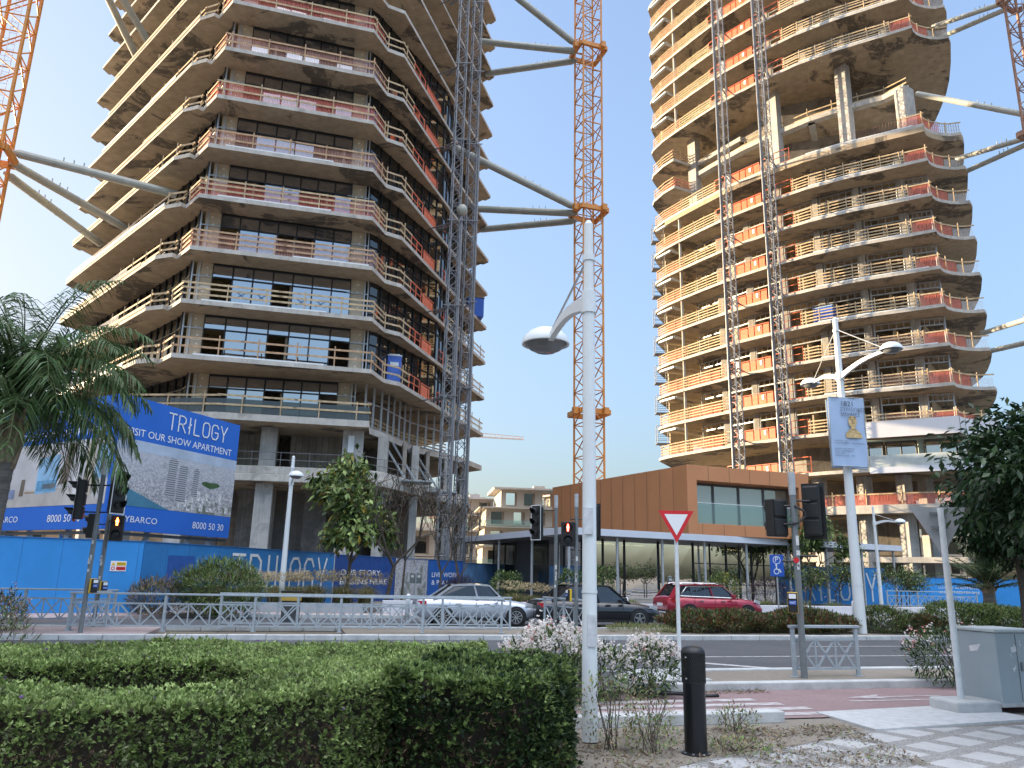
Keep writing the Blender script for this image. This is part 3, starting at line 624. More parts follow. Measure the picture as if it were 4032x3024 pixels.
for m in (8, 9):     # part slabs at the left end of the refuge level
    mb = MB(); slab(mb, [(17.7, 90.3), (18.5, 88.0), (19.5, 86.3), (22.1, 87.7), (24, 92), (26, 98), (21, 97), (18.4, 92.6), (17.75, 91.3)], z2(m), .35); mb.build('floor_slab', [soffit, fascia], T2)
    if m == 8: zr = z2(8.62)
    else: zr = None
    inn = inset_line(F2, 3.4); mb = MB()
    L = [p for p in inn[2:]]; L[-1] = (39.6, 69.0)
    if zr is None: L = L[:3]; zr = z2(9)
    for a, b in zip(L[:-1], L[1:]): mb.bar((*a, zr+.1), (*b, zr+.1), .8, .55)
    for q_ in (L[0], L[-1]) + ((L[4],) if m == 8 else ()): mb.bar((*q_, zr+.1), (q_[0]+4, q_[1]+8, zr+.1), .7, .55)
    mb.build('refuge_beam', fascia, T2)
    if m == 8: mb = MB(); mb.prism(L+[(46, 84), (36, 95), (26, 94)], zr+.05, zr+.33, 1, 0, 1); mb.build('floor_slab', [soffit, fascia], T2)
    if m == 8: mb = MB(); rail(mb, L, zr+.4, (.35, .9), 2.6, 0.1); mb.build('timber_guard_rail', wood, T2)
    mb = MB(); rail(mb, [(17.7, 90.3), (18.5, 88.0), (19.5, 86.3), (22.0, 87.7)], z2(m)+.35, (.4, .8, 1.2), 1.8); mb.build('timber_guard_rail', woodr, T2)
    if m == 8: mb = MB(); net(mb, [(19.5, 86.3), (22.0, 87.7)], z2(m)+.35, 1.2); net(mb, [(17.7, 90.3), (19.5, 86.3)], z2(m)+.35, 1.0); mb.build('safety_net', rednet, T2)
core2 = [(26, 88), (31, 80), (40, 76), (44, 84), (38, 95), (28, 96)]
mb = MB()
for m in range(-5, 17):
    if m == -5: za, zb = 0, z2(-2)
    elif m < -2: continue
    else: za, zb = z2(m)+.32, z2(m+1)
    mb.prism(core2, za, zb, 0)
mb.build('core_wall', wallc, T2)
# refuge columns and ground columns
inn = inset_line(F2, 3.2)
for i, wd in ((2, .9), (5, .85), (7, .9), (9, 1.4)):
    x, y = inn[i] if i < 9 else (39.5, 69.2)
    mb = MB(); zt_ = z2(10) if i < 9 else z2(8.62); mb.box((x, y, (z2(7)+.32+zt_)/2), (wd, 1.3, zt_-z2(7)-.32), 0.55); mb.build('column', colm, T2, bevel=.04)
for (x, y) in ((33.9, 73.5), (36.8, 71.8), (30.4, 75.6), (40.0, 74), (27, 79), (23, 85)):
    mb = MB(); mb.box((x, y, 4.0), (1.3, 1.0, 8.0), 0.5); mb.build('column', colm, T2, bevel=.04); mb = MB(); mb.box((x, y, (8.7+z2(-2))/2), (1.2, .9, z2(-2)-8.7), 0.5); mb.build('column', colm, T2, bevel=.04)
mb = MB(); mb.prism(inset_line(F2, 1.0)+[(43.5, 69.5), (46, 74), (48, 90), (36, 100), (22, 95)], 7.9, 8.7, 0, 1, 0); mb.build('podium_slab', [fascia, soffit], T2, bevel=.05)
mb = MB(); rail(mb, inset_line(F2, 1.1), 8.7, (1.0,), 3); net(mb, inset_line(F2, 1.1)[4:], 8.7, 1.1, 0.2, 1); mb.build('podium_barrier', [wood, rednet], T2)
mb = MB(); mb.prism(inset_line(F2, 2.5)+[(43, 72), (40, 90), (30, 95)], 3.6, 4.1, 0); mb.build('lower_slab', fascia, T2)
for a_ in (((35, 77.5, 2), (9, .4, 4), -.5), ((34, 79, 6.2), (11, .4, 3.6), -.5), ((28, 84, 10), (10, .4, 2.5), -.8)): MB().box(*a_).build('block_wall', blockm, T2)
# slender white column near the left end, one length per storey
for m in range(-1, 16):
    if m in (7, 8, 9): continue
    mb = MB(); mb.tube((20.0, 86.35, z2(m)+.32), (20.0, 86.35, z2(m+1)), 0.16, None, 10); mb.build('slender_column', fascia, T2, smooth=False)
FAC = inset_line(F2, 2.6); FAC = FAC[2:-1] + [(41.0, 68.9)]
# polyline helper by distance
def sub(pts, x0, x1):
    """piece of the front polyline between two world X values"""
    def at(x):
        for a, b in zip(pts[:-1], pts[1:]):
            if a[0] <= x <= b[0]: return lerp(a, b, (x-a[0])/(b[0]-a[0]))
        return pts[-1] if x > pts[-1][0] else pts[0]
    return [at(x0)] + [p for p in pts if x0+.05 < p[0] < x1-.05] + [at(x1)]
for m in list(range(-2, 8)) + list(range(10, 16)):
    z = z2(m)+.32; zt = z2(m+1); hh = zt-z
    if m >= -1:
        for pts, wm in ((sub(F2, 17.8, 20.1), woodr), (sub(F2, 20.1, 22.9), wood), (sub(F2, 29.0, 37.6), wood)):
            if m == 7 and pts[0][0] > 25: continue
            mb = MB(); rail(mb, pts, z, (.3, .62, .94, 1.26), 1.7, 0.12, 1.35, (.035, .12)); mb.build('timber_guard_rail', wm, T2)
        mb = MB(); rail(mb, sub(F2, 37.6, 39.4)+S2, z, (1.15,), 1.9, 0.15, 1.3); mb.build('timber_guard_rail', wood, T2)
        mb = MB(); net(mb, sub(F2, 37.6, 39.4)+S2[:4], z, 1.1, .2); mb.build('safety_net', rednet, T2)
        mb = MB(); net(mb, S2[3:], z, .9, .2); mb.build('safety_net', whitenet, T2)
        mb = MB(); net(mb, sub(F2, 17.8, 19.8), z, 1.1, .22); mb.build('safety_net', pinknet if m > 9 or m < 1 else rednet, T2)
        if m in (-1, 0, 1): mb = MB(); net(mb, sub(F2, 20.1, 22.6), z, 1.1, .22); mb.build('safety_net', rednet, T2)
        if m > 9: mb = MB(); net(mb, sub(F2, 20.1, 22.9), z, 1.2, .22); mb.build('safety_net', greennet, T2)
        if m in (0, -1, 1): mb = MB(); net(mb, sub(F2, 34.4, 38.4), z, 1.2, .3); mb.build('safety_net', pinknet, T2)
        # pale sheet along the slab edge
        mb = MB(); L = inset_line(sub(F2, 30.2, 38.6 if m % 2 else 37.2), .1)
        for a, b in zip(L[:-1], L[1:]): mb.bar((*a, z+.05), (*b, z+.05), .1, .12)
        mb.build('edge_profile', whitep, T2)
    if m != 7 or True:
        mb = MB(); pts = inset_line(sub(F2, 22.9, 29.0), .15); tot = along(pts, .25)
        n = len(tot); q = lambda t: tot[min(n-1, int(t*n))]
        gate(mb, q(.0), q(.16), z, 1.45, False); mb.build('orange_landing_gate', orange, T2); mb = MB()
        for t0, t1 in ((.27, .36), (.36, .45), (.45, .54), (.54, .62)): gate(mb, q(t0), q(t1), z, 1.22, True)
        mb.build('orange_landing_gate', orange, T2); mb = MB(); gate(mb, q(.65), q(.74), z, 1.3, False); mb.build('orange_landing_gate', orange, T2); mb = MB(); gate(mb, q(.82), q(.99), z, 1.55, False); mb.build('orange_landing_gate', orange, T2)
        mb = MB(); a, b = q(.50), q(.535); nrm = Vector((b[1]-a[1], -(b[0]-a[0]), 0)).normalized(); mb.bar((a[0]+nrm.x*.06, a[1]+nrm.y*.06, z+.75), (b[0]+nrm.x*.06, b[1]+nrm.y*.06, z+.75), .02, .5); mb.build('notice_plate', white, T2)
        for t0, t1 in ((.18, .22), (.23, .255)):
            mb = MB(); mb.bar((*q(t0), z+.7), (*q(t1), z+.7), .25, 1.4); mb.build('stacked_boards', galv if m % 2 else plaster, T2)
    if m == 7 or m == -2: continue
    # ---- façade: steel frames with a ladder-like head, columns and partitions
    mb = MB(); tot = 0; bays = along(FAC, 4.1, 0.0) + [FAC[-1]]
    for a, b in zip(bays[:-1], bays[1:]):
        a2, b2 = lerp(a, b, .10), lerp(a, b, .90)
        for p in (a2, b2): mb.bar((*p, z), (*p, zt), .16, .16)
        for h in (hh-.12, hh-.75): mb.bar((*a2, z+h), (*b2, z+h), .12, .12)
        for t in (.2, .4, .6, .8): p = lerp(a2, b2, t); mb.bar((*p, z+hh-.75), (*p, z+hh-.12), .07, .07)
    mb.build('steel_stud_frame', galv, T2)
    for i, p in enumerate(bays):
        if 0 < i < len(bays)-1: mb = MB(); mb.box((p[0]+.1, p[1]+.2, z+hh/2), (.7, .55, hh), math.atan2(.78, .62)); mb.build('column', colm, T2)
    mb = MB()
    for i, (a, b) in enumerate(zip(bays[:-1], bays[1:])):
        p = lerp(a, b, .5 if i % 2 else .22); d = Vector((0.62, .78, 0)); mb.box((p[0]+d.x*2.6, p[1]+d.y*2.6, z+hh*.42), (4.6, .14, hh*.84), math.atan2(.78, .62))
        if i % 3 != 1: mid = lerp(a, b, .5); mb.box((mid[0]+d.x*4.6, mid[1]+d.y*4.6, z+hh*.42), (.14, 2.6, hh*.84), math.atan2(.78, .62))
    mb.build('interior_partition', plaster, T2)
    mb = MB()
    for i, (a, b) in enumerate(zip(bays[:-1], bays[1:])):
        for q_ in range(3):
            p = lerp(a, b, random.random()); d = Vector((0.62, .78, 0)); s_ = random.uniform(.6, 3)
            c0 = (p[0]+d.x*s_, p[1]+d.y*s_, zt-.02); mb.path([c0, (c0[0]+.05, c0[1], zt-.7), (c0[0]+.2, c0[1]-.1, zt-random.uniform(1, 1.8)), (c0[0]+.1, c0[1]-.2, zt-.8)], .03, 4)
    mb.build('hanging_cable', darkgrey if m % 2 else plaster, T2)
    # bright underside profile and wall at the rounded end
    mb = MB(); mb.bar((17.95, 90.2, z+hh-.35), (19.2, 87.8, z+hh-.35), .35, .22); mb.bar((19.2, 87.8, z+hh-.35), (20.6, 88.6, z+hh-.35), .35, .22); mb.build('bulkhead', whitep, T2)
    mb = MB(); mb.box((20.6, 91.6, z+hh*.45), (3.2, .2, hh*.9), .35); mb.box((21.6, 88.6, z+hh-.45), (2.6, .12, .12), .45); mb.box((21.6, 88.6, z+hh-.95), (2.6, .12, .12), .45); mb.build('end_wall', plaster, T2)
for m in range(-1, 7):
    mb = MB(); c = (18.15, 90.6); zb = z2(m)+1.9
    for dx, dy in ((-.7, -.5), (.7, -.5), (-.7, .6), (.7, .6)): mb.tube((c[0]+dx, c[1]+dy, zb), (c[0]+dx, c[1]+dy, zb+2.3), .035, None, 5)
    for h in (.1, .6, 1.1, 1.6, 2.2):
        for a, b in (((-.7, -.5), (.7, -.5)), ((-.7, .6), (.7, .6)), ((-.7, -.5), (-.7, .6)), ((.7, -.5), (.7, .6))): mb.tube((c[0]+a[0], c[1]+a[1], zb+h), (c[0]+b[0], c[1]+b[1], zb+h), .025, None, 4)
    mb.box((c[0], c[1]+.05, zb+.05), (1.6, 1.3, .08)); mb.bar((c[0]-.6, c[1], zb), (c[0]+1.3, c[1]+.4, zb-1.0), .07); mb.build('scaffold_cage', mastm, T2)
# finished white storey at the lower right
WF = sub(F2, 33.0, 39.4)+S2
mb = MB(); L = inset_line(WF, -.08)
for a, b in zip(L[:-1], L[1:]): mb.bar((*a, 15.45), (*b, 15.45), .12, 1.5)
for p in along(L, 1.5): mb.bar((p[0]+.04, p[1]-.06, 14.7), (p[0]+.04, p[1]-.06, 16.2), .02, .02, 1)
mb.build('white_cladding_band', [M('white_cladding', (0.66, .66, .70), .35, .1, .04, 1), darkgrey], T2)
mb = MB(); L = inset_line(WF, -.04)
for a, b in zip(L[:-1], L[1:]): mb.bar((*a, z2(-2)+.12), (*b, z2(-2)+.12), .1, .55)
mb.build('white_edge_band', canopyw, T2)
mb = MB(); L = inset_line(WF, .15)
for a, b in zip(L[:-1], L[1:]): mb.quad((*a, z2(-2)+.4), (*b, z2(-2)+.4), (*b, z2(-2)+1.5), (*a, z2(-2)+1.5))
mb.build('glass_balustrade', M('wrapped_glass', (0.45, .50, .50), .2, 0, .2, 1.2), T2)
a, b = (35.2, 71.6), (41.6, 67.9)
for t0, t1 in ((-.35, -.02), (0.02, .36), (.46, .80), (.80, 1.0)):
    mb = MB(); p, q_ = lerp(a, b, t0), lerp(a, b, t1); zz = z2(-2)+.32; zt = 14.7
    mb.quad((*p, zz), (*q_, zz), (*q_, zt-.5), (*p, zt-.5), 0)
    for pp in (p, lerp(p, q_, .5), q_): mb.bar((*pp, zz), (*pp, zt), .12, .12, 1)
    mb.bar((*p, zt-.5), (*q_, zt-.5), .12, .14, 1); mb.bar((*p, zt-.12), (*q_, zt-.12), .12, .25, 1); mb.build('window', [glass, darkgrey], T2)
mb = MB(); mb.bar((*lerp(a, b, .41), z2(-2)+.3), (*lerp(a, b, .41), 14.7), .5, .1); mb.bar((*lerp(a, b, -.4), 14.75), (*lerp(a, b, 1.1), 14.75), 1.6, .12); mb.build('wall_panel', M('pale_green_panel', (.40, .48, .45), .4), T2)
# rebar starters on the refuge deck
mb = MB()
for p in along(inset_line(sub(F2, 33, 39.3), .35), .28)+along(inset_line(S2, .3), .22): mb.bar((*p, z2(7)+.3), (*p, z2(7)+1.5), .03)
L = inset_line(S2, .3)
for h in (.5, .9, 1.3): mb.path([(x, y, z2(7)+.3+h) for x, y in L], .012, 4)
mb.build('rebar_starters', M('rusty_rebar', (.2, .10, .07), .8), T2)
bx = thing('storage_box', 'blue site box standing behind the timber rail high on the right tower', 'box', (31.3, 73.2, z2(2)+.32), -.75)
MB().box((0, 0, .85), (1.9, 1.1, 1.7)).build('body', bluep, bx, local=True, bevel=.02); MB().box((0, 0, 1.75), (2.0, 1.2, .1)).build('lid', M('box_pale_blue', (.3, .42, .6), .5), bx, local=True)
# ================================================================ cranes and hoists
def lattice(mb, x, y, z0, z1_, wd, seg, rz, rc=.09, rd=.05, mi=0, sides=4):
    ca, sa = math.cos(rz), math.sin(rz)
    cs = [(x+(a*ca-b*sa)*wd/2, y+(a*sa+b*ca)*wd/2) for a, b in ((-1,-1),(1,-1),(1,1),(-1,1))]
    for c in cs: mb.bar((*c, z0), (*c, z1_), rc*1.6, rc*1.6, mi)
    n = int((z1_-z0)/seg); 
    for i in range(n):
        za, zb = z0+i*seg, z0+(i+1)*seg
        for j in range(sides):
            a, b = cs[j], cs[(j+1) % 4]
            if i % 2: a, b = b, a
            mb.tube((*a, za), (*b, zb), rd, None, 5, mi, False); 
            if i % 2 == 0: mb.tube((*a, za), (*b, za), rd, None, 5, mi, False)
def crane(label, x, y, z1_, wd, rz, mat, collars, struts, seg=1.5, z0=0):
    t = thing('tower_crane', label, 'crane', (x, y, 0))
    mb = MB(); lattice(mb, x, y, z0, z1_, wd, seg, rz, .11, .055)
    mb.build('mast', mat, t)
    mb = MB(); ca, sa = math.cos(rz), math.sin(rz)
    for dx in (-.22, .22): mb.tube((x+dx*ca, y+dx*sa, z0), (x+dx*ca, y+dx*sa, z1_), .03, None, 4)
    z = max(z0, 8)
    while z < z1_: mb.bar((x-.22*ca, y-.22*sa, z), (x+.22*ca, y+.22*sa, z), .025); z += .45
    z = max(z0, 8)
    while z < z1_:
        pts = [(x+.35*math.cos(a)-.1, y-.35*math.sin(a)-.1, z) for a in np.linspace(0, math.pi, 7)]; mb.path(pts, .015, 4); z += 1.4
    mb.build('ladder', galv, t)
    for zc in collars:
        mb = MB()
        for a, b in (((-1,-1),(1,-1)), ((1,-1),(1,1)), ((1,1),(-1,1)), ((-1,1),(-1,-1))):
            k = wd/2+.2; pa = (x+(a[0]*ca-a[1]*sa)*k*1.15, y+(a[0]*sa+a[1]*ca)*k*1.15, zc); pb = (x+(b[0]*ca-b[1]*sa)*k*1.15, y+(b[0]*sa+b[1]*ca)*k*1.15, zc); mb.bar(pa, pb, .28, .45)
        for a in (-1, 1): mb.box((x+a*(wd/2+.35), y-(wd/2+.35), zc), (.45, .5, .6), rz)
        mb.build('tie_collar', mat, t)
    for (p0, p1, r) in struts:
        mb = MB(); d = (Vector(p1)-Vector(p0)); mb.tube(lerp(p0, p1, .05), p1, r, None, 12); mb.tube(p0, lerp(p0, p1, .06), r*.45, r, 12)
        for f in (.25, .5, .75): mb.tube(lerp(p0, p1, f-.004), lerp(p0, p1, f+.004), r*1.06, None, 12)
        for f in (.3, .36, .42): q = lerp(p0, p1, f); mb.bar((q[0], q[1], q[2]+r), (q[0], q[1], q[2]+r+.3), .06)
        mb.build('tie_strut', strutm, t, smooth=False)
    return t
crane('bright orange lattice tower crane mast between the two towers', 7.0, 68.0, 75, 2.0, .35, craneor, (16.0, 35.7, 53.5),
      (((5.9, 67.4, 35.9), (-6.2, 63.5, 40.0), .34), ((5.9, 67.6, 35.5), (-4.2, 70.5, 37.2), .34), ((5.9, 68.3, 35.1), (-3.6, 74.8, 37.0), .34), ((5.9, 67.4, 53.9), (-6.0, 63, 60.8), .34), ((5.9, 67.6, 53.4), (-4.2, 70, 56.2), .34), ((5.9, 68.3, 52.9), (-3.6, 74.8, 55.8), .34)))
crane('orange lattice crane mast cut off by the left edge of the picture', -35.8, 47.0, 66, 2.0, .3, craneor, (28.7,),
      (((-34.8, 47.6, 29.2), (-25.2, 52.2, 28.6), .30), ((-34.9, 48.0, 28.6), (-31.5, 58.4, 28.4), .30), ((-35.3, 48.2, 27.9), (-35.5, 61.2, 28.5), .30), ((-34.9, 48.0, 50.5), (-33.8, 60.6, 45.0), .30), ((-35.1, 48.2, 51.2), (-31.8, 58.8, 45.2), .30)))
crane('dull red lattice crane mast at the right edge of the picture', 46.2, 60.0, 72, 2.1, .5, cranedk, (40.5, 54.4),
      (((45.6, 60.7, 42.6), (39.9, 67.6, 49.4), .27), ((45.7, 60.9, 40.6), (43.4, 68.3, 42.6), .24), ((45.8, 61.2, 40.2), (44.4, 69.2, 41.6), .24), ((45.7, 60.9, 54.8), (42.6, 68.0, 57.6), .24), ((45.8, 61.2, 54.3), (44.0, 68.6, 57.0), .24), ((45.8, 61.0, 24.4), (44.2, 69.0, 24.8), .24), ((45.8, 61.0, 22.2), (44.3, 69.2, 23.0), .24)))
def hoist(label, x, y, z1_, wd, tgt, zs, rz, pipe, group):
    t = thing('hoist_mast', label, 'hoist', (x, y, 0), 0, group)
    mb = MB(); lattice(mb, x, y, 0, z1_, wd, .75, rz, .055, .03); mb.build('mast', mastm, t)
    mb = MB(); mb.tube((x+pipe[0], y+pipe[1], 0), (x+pipe[0], y+pipe[1], pipe[2]), .11, None, 8)
    for q in (.25, .38): mb.tube((x+pipe[0]*(.5+q), y+pipe[1]*(.5+q)-.1, 0), (x+pipe[0]*(.5+q), y+pipe[1]*(.5+q)-.1, z1_), .02, None, 4)
    mb.build('cable_guide', mastm, t)
    for z in zs:
        mb = MB(); p = (x, y, z)
        for k in (-.5, .5): mb.tube((x+k*.5, y, z), (tgt[0]+k, tgt[1]+abs(k)*.3, z-.1), .06, None, 5)
        mb.tube((x-.3, y, z), (tgt[0]+.5, tgt[1], z-.1), .05, None, 5); mb.bar((x-.6, y-.4, z+.05), (x+pipe[0]+.3, y-.4, z+.05), .07); mb.build('tie_arm', mastm, t)
    return t
HT = (z1(0), z1(2), z1(4), z1(6), z1(8), z1(10))
h = hoist('dark steel hoist mast on the left tower, the one nearer its front', -5.0, 58.5, 66, .72, (-6.9, 59.6), [z+.1 for z in HT], .3, (.55, -.2, 30.5), 'hoist masts on the left tower')
mb = MB(); mb.lathe((-4.45, 58.3, 30.9), [(0, -.5), (.25, -.45), (.42, -.2), (.46, 0), (.42, .2), (.3, .42), (0, .5)], 14); mb.build('cable_drum', strutm, h, smooth=True)
hoist('dark steel hoist mast on the left tower, the one nearer the pale apartments', -4.0, 61.5, 66, .72, (-5.6, 63.4), [z+1.5 for z in HT], .3, (.6, -.2, 38.5), 'hoist masts on the left tower')
hoist('sunlit hoist mast on the curved tower, left of the two', 22.9, 76.3, 78, .75, (24.6, 78.2), [z2(k)+.2 for k in (-1, 1, 3, 5, 7, 10, 12)], .6, (-.62, .1, 78), 'hoist masts on the right tower')
hoist('sunlit hoist mast on the curved tower, right of the two', 26.3, 72.6, 78, .75, (27.6, 74.8), [z2(k)+.2 for k in (-1, 1, 3, 5, 7, 10, 12)], .6, (-.62, .1, 78), 'hoist masts on the right tower')
# far crane jib
t = thing('tower_crane', 'distant pale orange crane jib low in the sky behind the left tower', 'crane', (-26, 210, 0))
mb = MB(); a = Vector((-32, 205, 38.6)); b = Vector((3.6, 210, 38.2)); n = 22
for i in range(n):
    p, q = a.lerp(b, i/n), a.lerp(b, (i+1)/n); h0 = 1.9 - 1.2*i/n; h1_ = 1.9-1.2*(i+1)/n
    mb.bar(p, q, .12); mb.bar(p+Vector((0, 1.2, 0)), q+Vector((0, 1.2, 0)), .12); mb.bar(p+Vector((0, .6, h0)), q+Vector((0, .6, h1_)), .12)
    mb.bar(p, p.lerp(q, .5)+Vector((0, .6, h0)), .08); mb.bar(p.lerp(q, .5)+Vector((0, .6, h0)), q, .08)
mb.build('jib', M('jib_pale_orange', (.62, .38, .24), .6), t); mb = MB(); lattice(mb, -26, 206, 0, 44, 1.8, 1.8, .2, .12, .07); mb.build('mast', craneor, t)

# ================================================================ pavilion
PV = thing('pavilion', 'low glazed show pavilion with white canopy and bronze clad upper box', 'building', (12, 54, 0))
C0 = (3.3, 46.0); CR = (30.2, 60.2); CL = (-4.6, 64.0); zc = 4.15
mb = MB(); back = (20.5, 74)
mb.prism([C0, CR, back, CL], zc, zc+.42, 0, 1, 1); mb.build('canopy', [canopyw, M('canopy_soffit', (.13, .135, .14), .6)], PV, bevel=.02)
ur = unit((CR[0]-C0[0], CR[1]-C0[1], 0)); nr = Vector((-ur.y, ur.x, 0)); ul = unit((CL[0]-C0[0], CL[1]-C0[1], 0)); nl = Vector((ul.y, -ul.x, 0))
rzr = math.atan2(ur.y, ur.x); rzl = math.atan2(ul.y, ul.x)
def pr_(s, d, z): p = Vector((*C0, 0)) + ur*s + nr*d; return (p.x, p.y, z)
def plf(s, d, z): p = Vector((*C0, 0)) + ul*s + nl*d; return (p.x, p.y, z)
for s in (0.6, 4.1, 7.6, 11.1, 14.8, 18.8, 22.6, 26.4, 30.0): mb = MB(); mb.tube(pr_(s, .5, 0), pr_(s, .5, zc), .085, None, 10); mb.build('canopy_post', galv, PV, smooth=False)
for s in (5.5, 11.0, 16.5): mb = MB(); mb.tube(plf(s, .5, 0), plf(s, .5, zc), .085, None, 10); mb.build('canopy_post', galv, PV)
edges = [3.2, 4.7, 6.4, 9.2, 12.2, 15.2, 17.6, 20.0]
for a, b in zip(edges[:-1], edges[1:]):
    mb = MB(); mb.quad(pr_(a+.03, 2.9, .1), pr_(b-.03, 2.9+random.uniform(-.01, .01), .1), pr_(b-.03, 2.9, zc), pr_(a+.03, 2.9+random.uniform(-.01, .01), zc), 0)
    for s in (a+.03, b-.03): mb.bar(pr_(s, 2.88, .1), pr_(s, 2.88, zc), .06, .1, 1)
    if 12 < a < 18: mb.bar(pr_(a, 2.86, 1.4), pr_(b, 2.86, 1.4), .06, .06, 1); mb.bar(pr_(a, 2.86, 2.8), pr_(b, 2.86, 2.8), .06, .06, 1); mb.bar(pr_((a+b)/2, 2.86, .1), pr_((a+b)/2, 2.86, zc), .06, .06, 1)
    mb.build('shop_window', [shopglass, blackm], PV)
for a, b, mt in ((3.2, 5.6, 'g'), (5.6, 8.0, 'g'), (8.0, 10.6, 'd'), (10.6, 13.4, 'p'), (13.4, 15.4, 'd'), (15.4, 17.8, 'd')):
    mb = MB(); mb.quad(plf(a, 2.9, .1), plf(b, 2.9, .1), plf(b, 2.9, zc), plf(a, 2.9, zc), 0)
    for s in (a+.03, b-.03): mb.bar(plf(s, 2.88, .1), plf(s, 2.88, zc), .08, .1, 1)
    mb.build('shop_window' if mt != 'p' else 'wall_panel', [{'g': shopglass, 'd': darkglass, 'p': darkgrey}[mt], blackm], PV)
mb = MB(); mb.quad(pr_(9.4, 8.5, 0), pr_(20, 8.5, 0), pr_(20, 8.5, zc), pr_(9.4, 8.5, zc)); mb.quad(plf(9.4, 8.5, 0), plf(17, 8.5, 0), plf(17, 8.5, zc), plf(9.4, 8.5, zc)); mb.box(pr_(11, 6, .5), (3, .8, 1), rzr); mb.build('interior_wall', M('interior_pale', (.42, .38, .33), .8), PV)
mb = MB()
for s, d in ((5.6, 4.2), (14, 4.6), (17.5, 4.6), (8.5, 4.8)): mb.box(pr_(s, d, zc-.25), (1.8, .12, .05), rzr)
mb.build('ceiling_lamp', emit('warm_lamp', (1, .72, .36), 1.2), PV)
mb = MB(); mb.prism([pr_(20, 2.9, 0)[:2], pr_(20.4, 2.9, 0)[:2], pr_(20.4, 12, 0)[:2], pr_(20, 12, 0)[:2]], 0, zc); mb.build('end_wall', clearglass, PV)
# bronze upper box
BC = Vector((11.75, 51.0, 0)); BL = Vector((3.7, 66.6, 0)); BR_ = Vector((21.2, 54.6, 0)); zb0, zb1 = zc+.42, 9.15
bu = (BR_-BC).normalized(); bn = Vector((-bu.y, bu.x, 0)); bl = (BL-BC).normalized(); Lr = (BR_-BC).length; Ll = (BL-BC).length
def bq(s, d, z): p = BC + bu*s + bn*d; return (p.x, p.y, z)
rzb = math.atan2(bu.y, bu.x)
mb = MB(); BK = BL + bu*Lr
x0, x1, w0, w1 = .75, Lr-.9, zb0+.75, zb1-1.0
for (sa, sb, za, zb) in ((0, x0, zb0, zb1), (x1, Lr, zb0, zb1), (x0, x1, zb0, w0), (x0, x1, w1, zb1)):
    mb.prism([bq(sa, 0, 0)[:2], bq(sb, 0, 0)[:2], bq(sb, 1.4, 0)[:2], bq(sa, 1.4, 0)[:2]], za, zb)
mb.prism([bq(0, 1.41, 0)[:2], bq(Lr, 1.9, 0)[:2], BK[:2], BL[:2]], zb1-.3, zb1-.01); mb.prism([bq(.0, 1.4, 0)[:2], bq(.25, 1.4, 0)[:2], (BL+bu*.25)[:2], BL[:2]], zb0, zb1); mb.prism([bq(Lr-.25, 1.4, 0)[:2], bq(Lr, 1.4, 0)[:2], BK[:2], (BK-bu*.25)[:2]], zb0, zb1)
mb.build('bronze_cladding', brown, PV, bevel=.01)
mb = MB()
for i in range(1, 6): s = i*Lr/6; mb.bar(bq(s, -.002, w1), bq(s, -.002, zb1), .02, .02); mb.bar(bq(s-.6, -.002, zb0), bq(s-.6, -.002, w0), .02, .02)
for i in range(1, 12): p = BC+bl*(i*Ll/12)-Vector((bl.y, -bl.x, 0))*(-.003); mb.bar((p.x, p.y, zb0), (p.x, p.y, zb1), .02, .02)
mb.build('panel_joint', M('joint_dark_bronze', (.16, .08, .045), .6), PV)
n = 4
for i in range(n):
    a, b = x0+(x1-x0)*i/n, x0+(x1-x0)*(i+1)/n; mb = MB(); mb.quad(bq(a+.05, 1.25, w0), bq(b-.05, 1.25, w0), bq(b-.05, 1.25, w1), bq(a+.05, 1.25, w1), 0)
    for s in (a+.04, b-.04): mb.bar(bq(s, 1.22, w0), bq(s, 1.22, w1), .07, .1, 1)
    mb.bar(bq(a+.05, 1.22, w1-.1), bq(b-.05, 1.22, w1-.1), .08, .14, 1); mb.build('upper_window', [glassmat('upper_glass_%d' % i, (.5, .6, .55), .1, .02, (.42, .49, .47) if i != 3 else (.36, .36, .30), 1.9), darkgrey], PV)
mb = MB(); mb.quad(bq(x0, .12, w0), bq(x1, .12, w0), bq(x1, .12, w0+1.35), bq(x0, .12, w0+1.35), 0); mb.bar(bq(x0, .12, w0+1.37), bq(x1, .12, w0+1.37), .04, .04, 1)
mb.build('glass_balustrade', [clearglass, whitep], PV)

# ================================================================ hoardings
def hoarding(label, a, b, z0, h, mat, group, thick=.06):
    t = thing('hoarding', label, 'hoarding', (a[0], a[1], z0), 0, group)
    mb = MB(); d = unit((b[0]-a[0], b[1]-a[1], 0)); n = Vector((-d.y, d.x, 0)); A = Vector((*a, 0)); B = Vector((*b, 0))
    mb.prism([A[:2], B[:2], (B+n*thick)[:2], (A+n*thick)[:2]], z0, z0+h); mb.build('panel', mat, t)
    mb = MB(); L = (B-A).length; i = 1.2
    while i < L: p = A+d*i-n*.002; mb.bar((p.x, p.y, z0), (p.x, p.y, z0+h), .012, .008); i += 1.22
    mb.bar((A-n*.0)[:2]+(z0+h+.012,) if False else (A.x, A.y, z0+h+.012), (B.x, B.y, z0+h+.012), .07, .024)
    mb.build('panel_joint', M('joint_blue', (.03, .17, .45), .6) if 'joint_blue' not in MATS else MATS['joint_blue'], t)
    return t, A, d, -n
hg = 'blue site hoardings'
t, A, d, n = hoarding('plain bright blue hoarding panel below the left billboard', (-17.8, 26.6), (-13.5, 29.2), .1, 2.55, bluehoard, hg)
mb = MB(); p = A+d*(4.0)+n*.012; mb.bar(p+Vector((0, 0, 1.75)), p+d*.52+Vector((0, 0, 1.75)), .012, .36, up=(0, 0, 1)); o = mb.build('safety_notice', white, t)
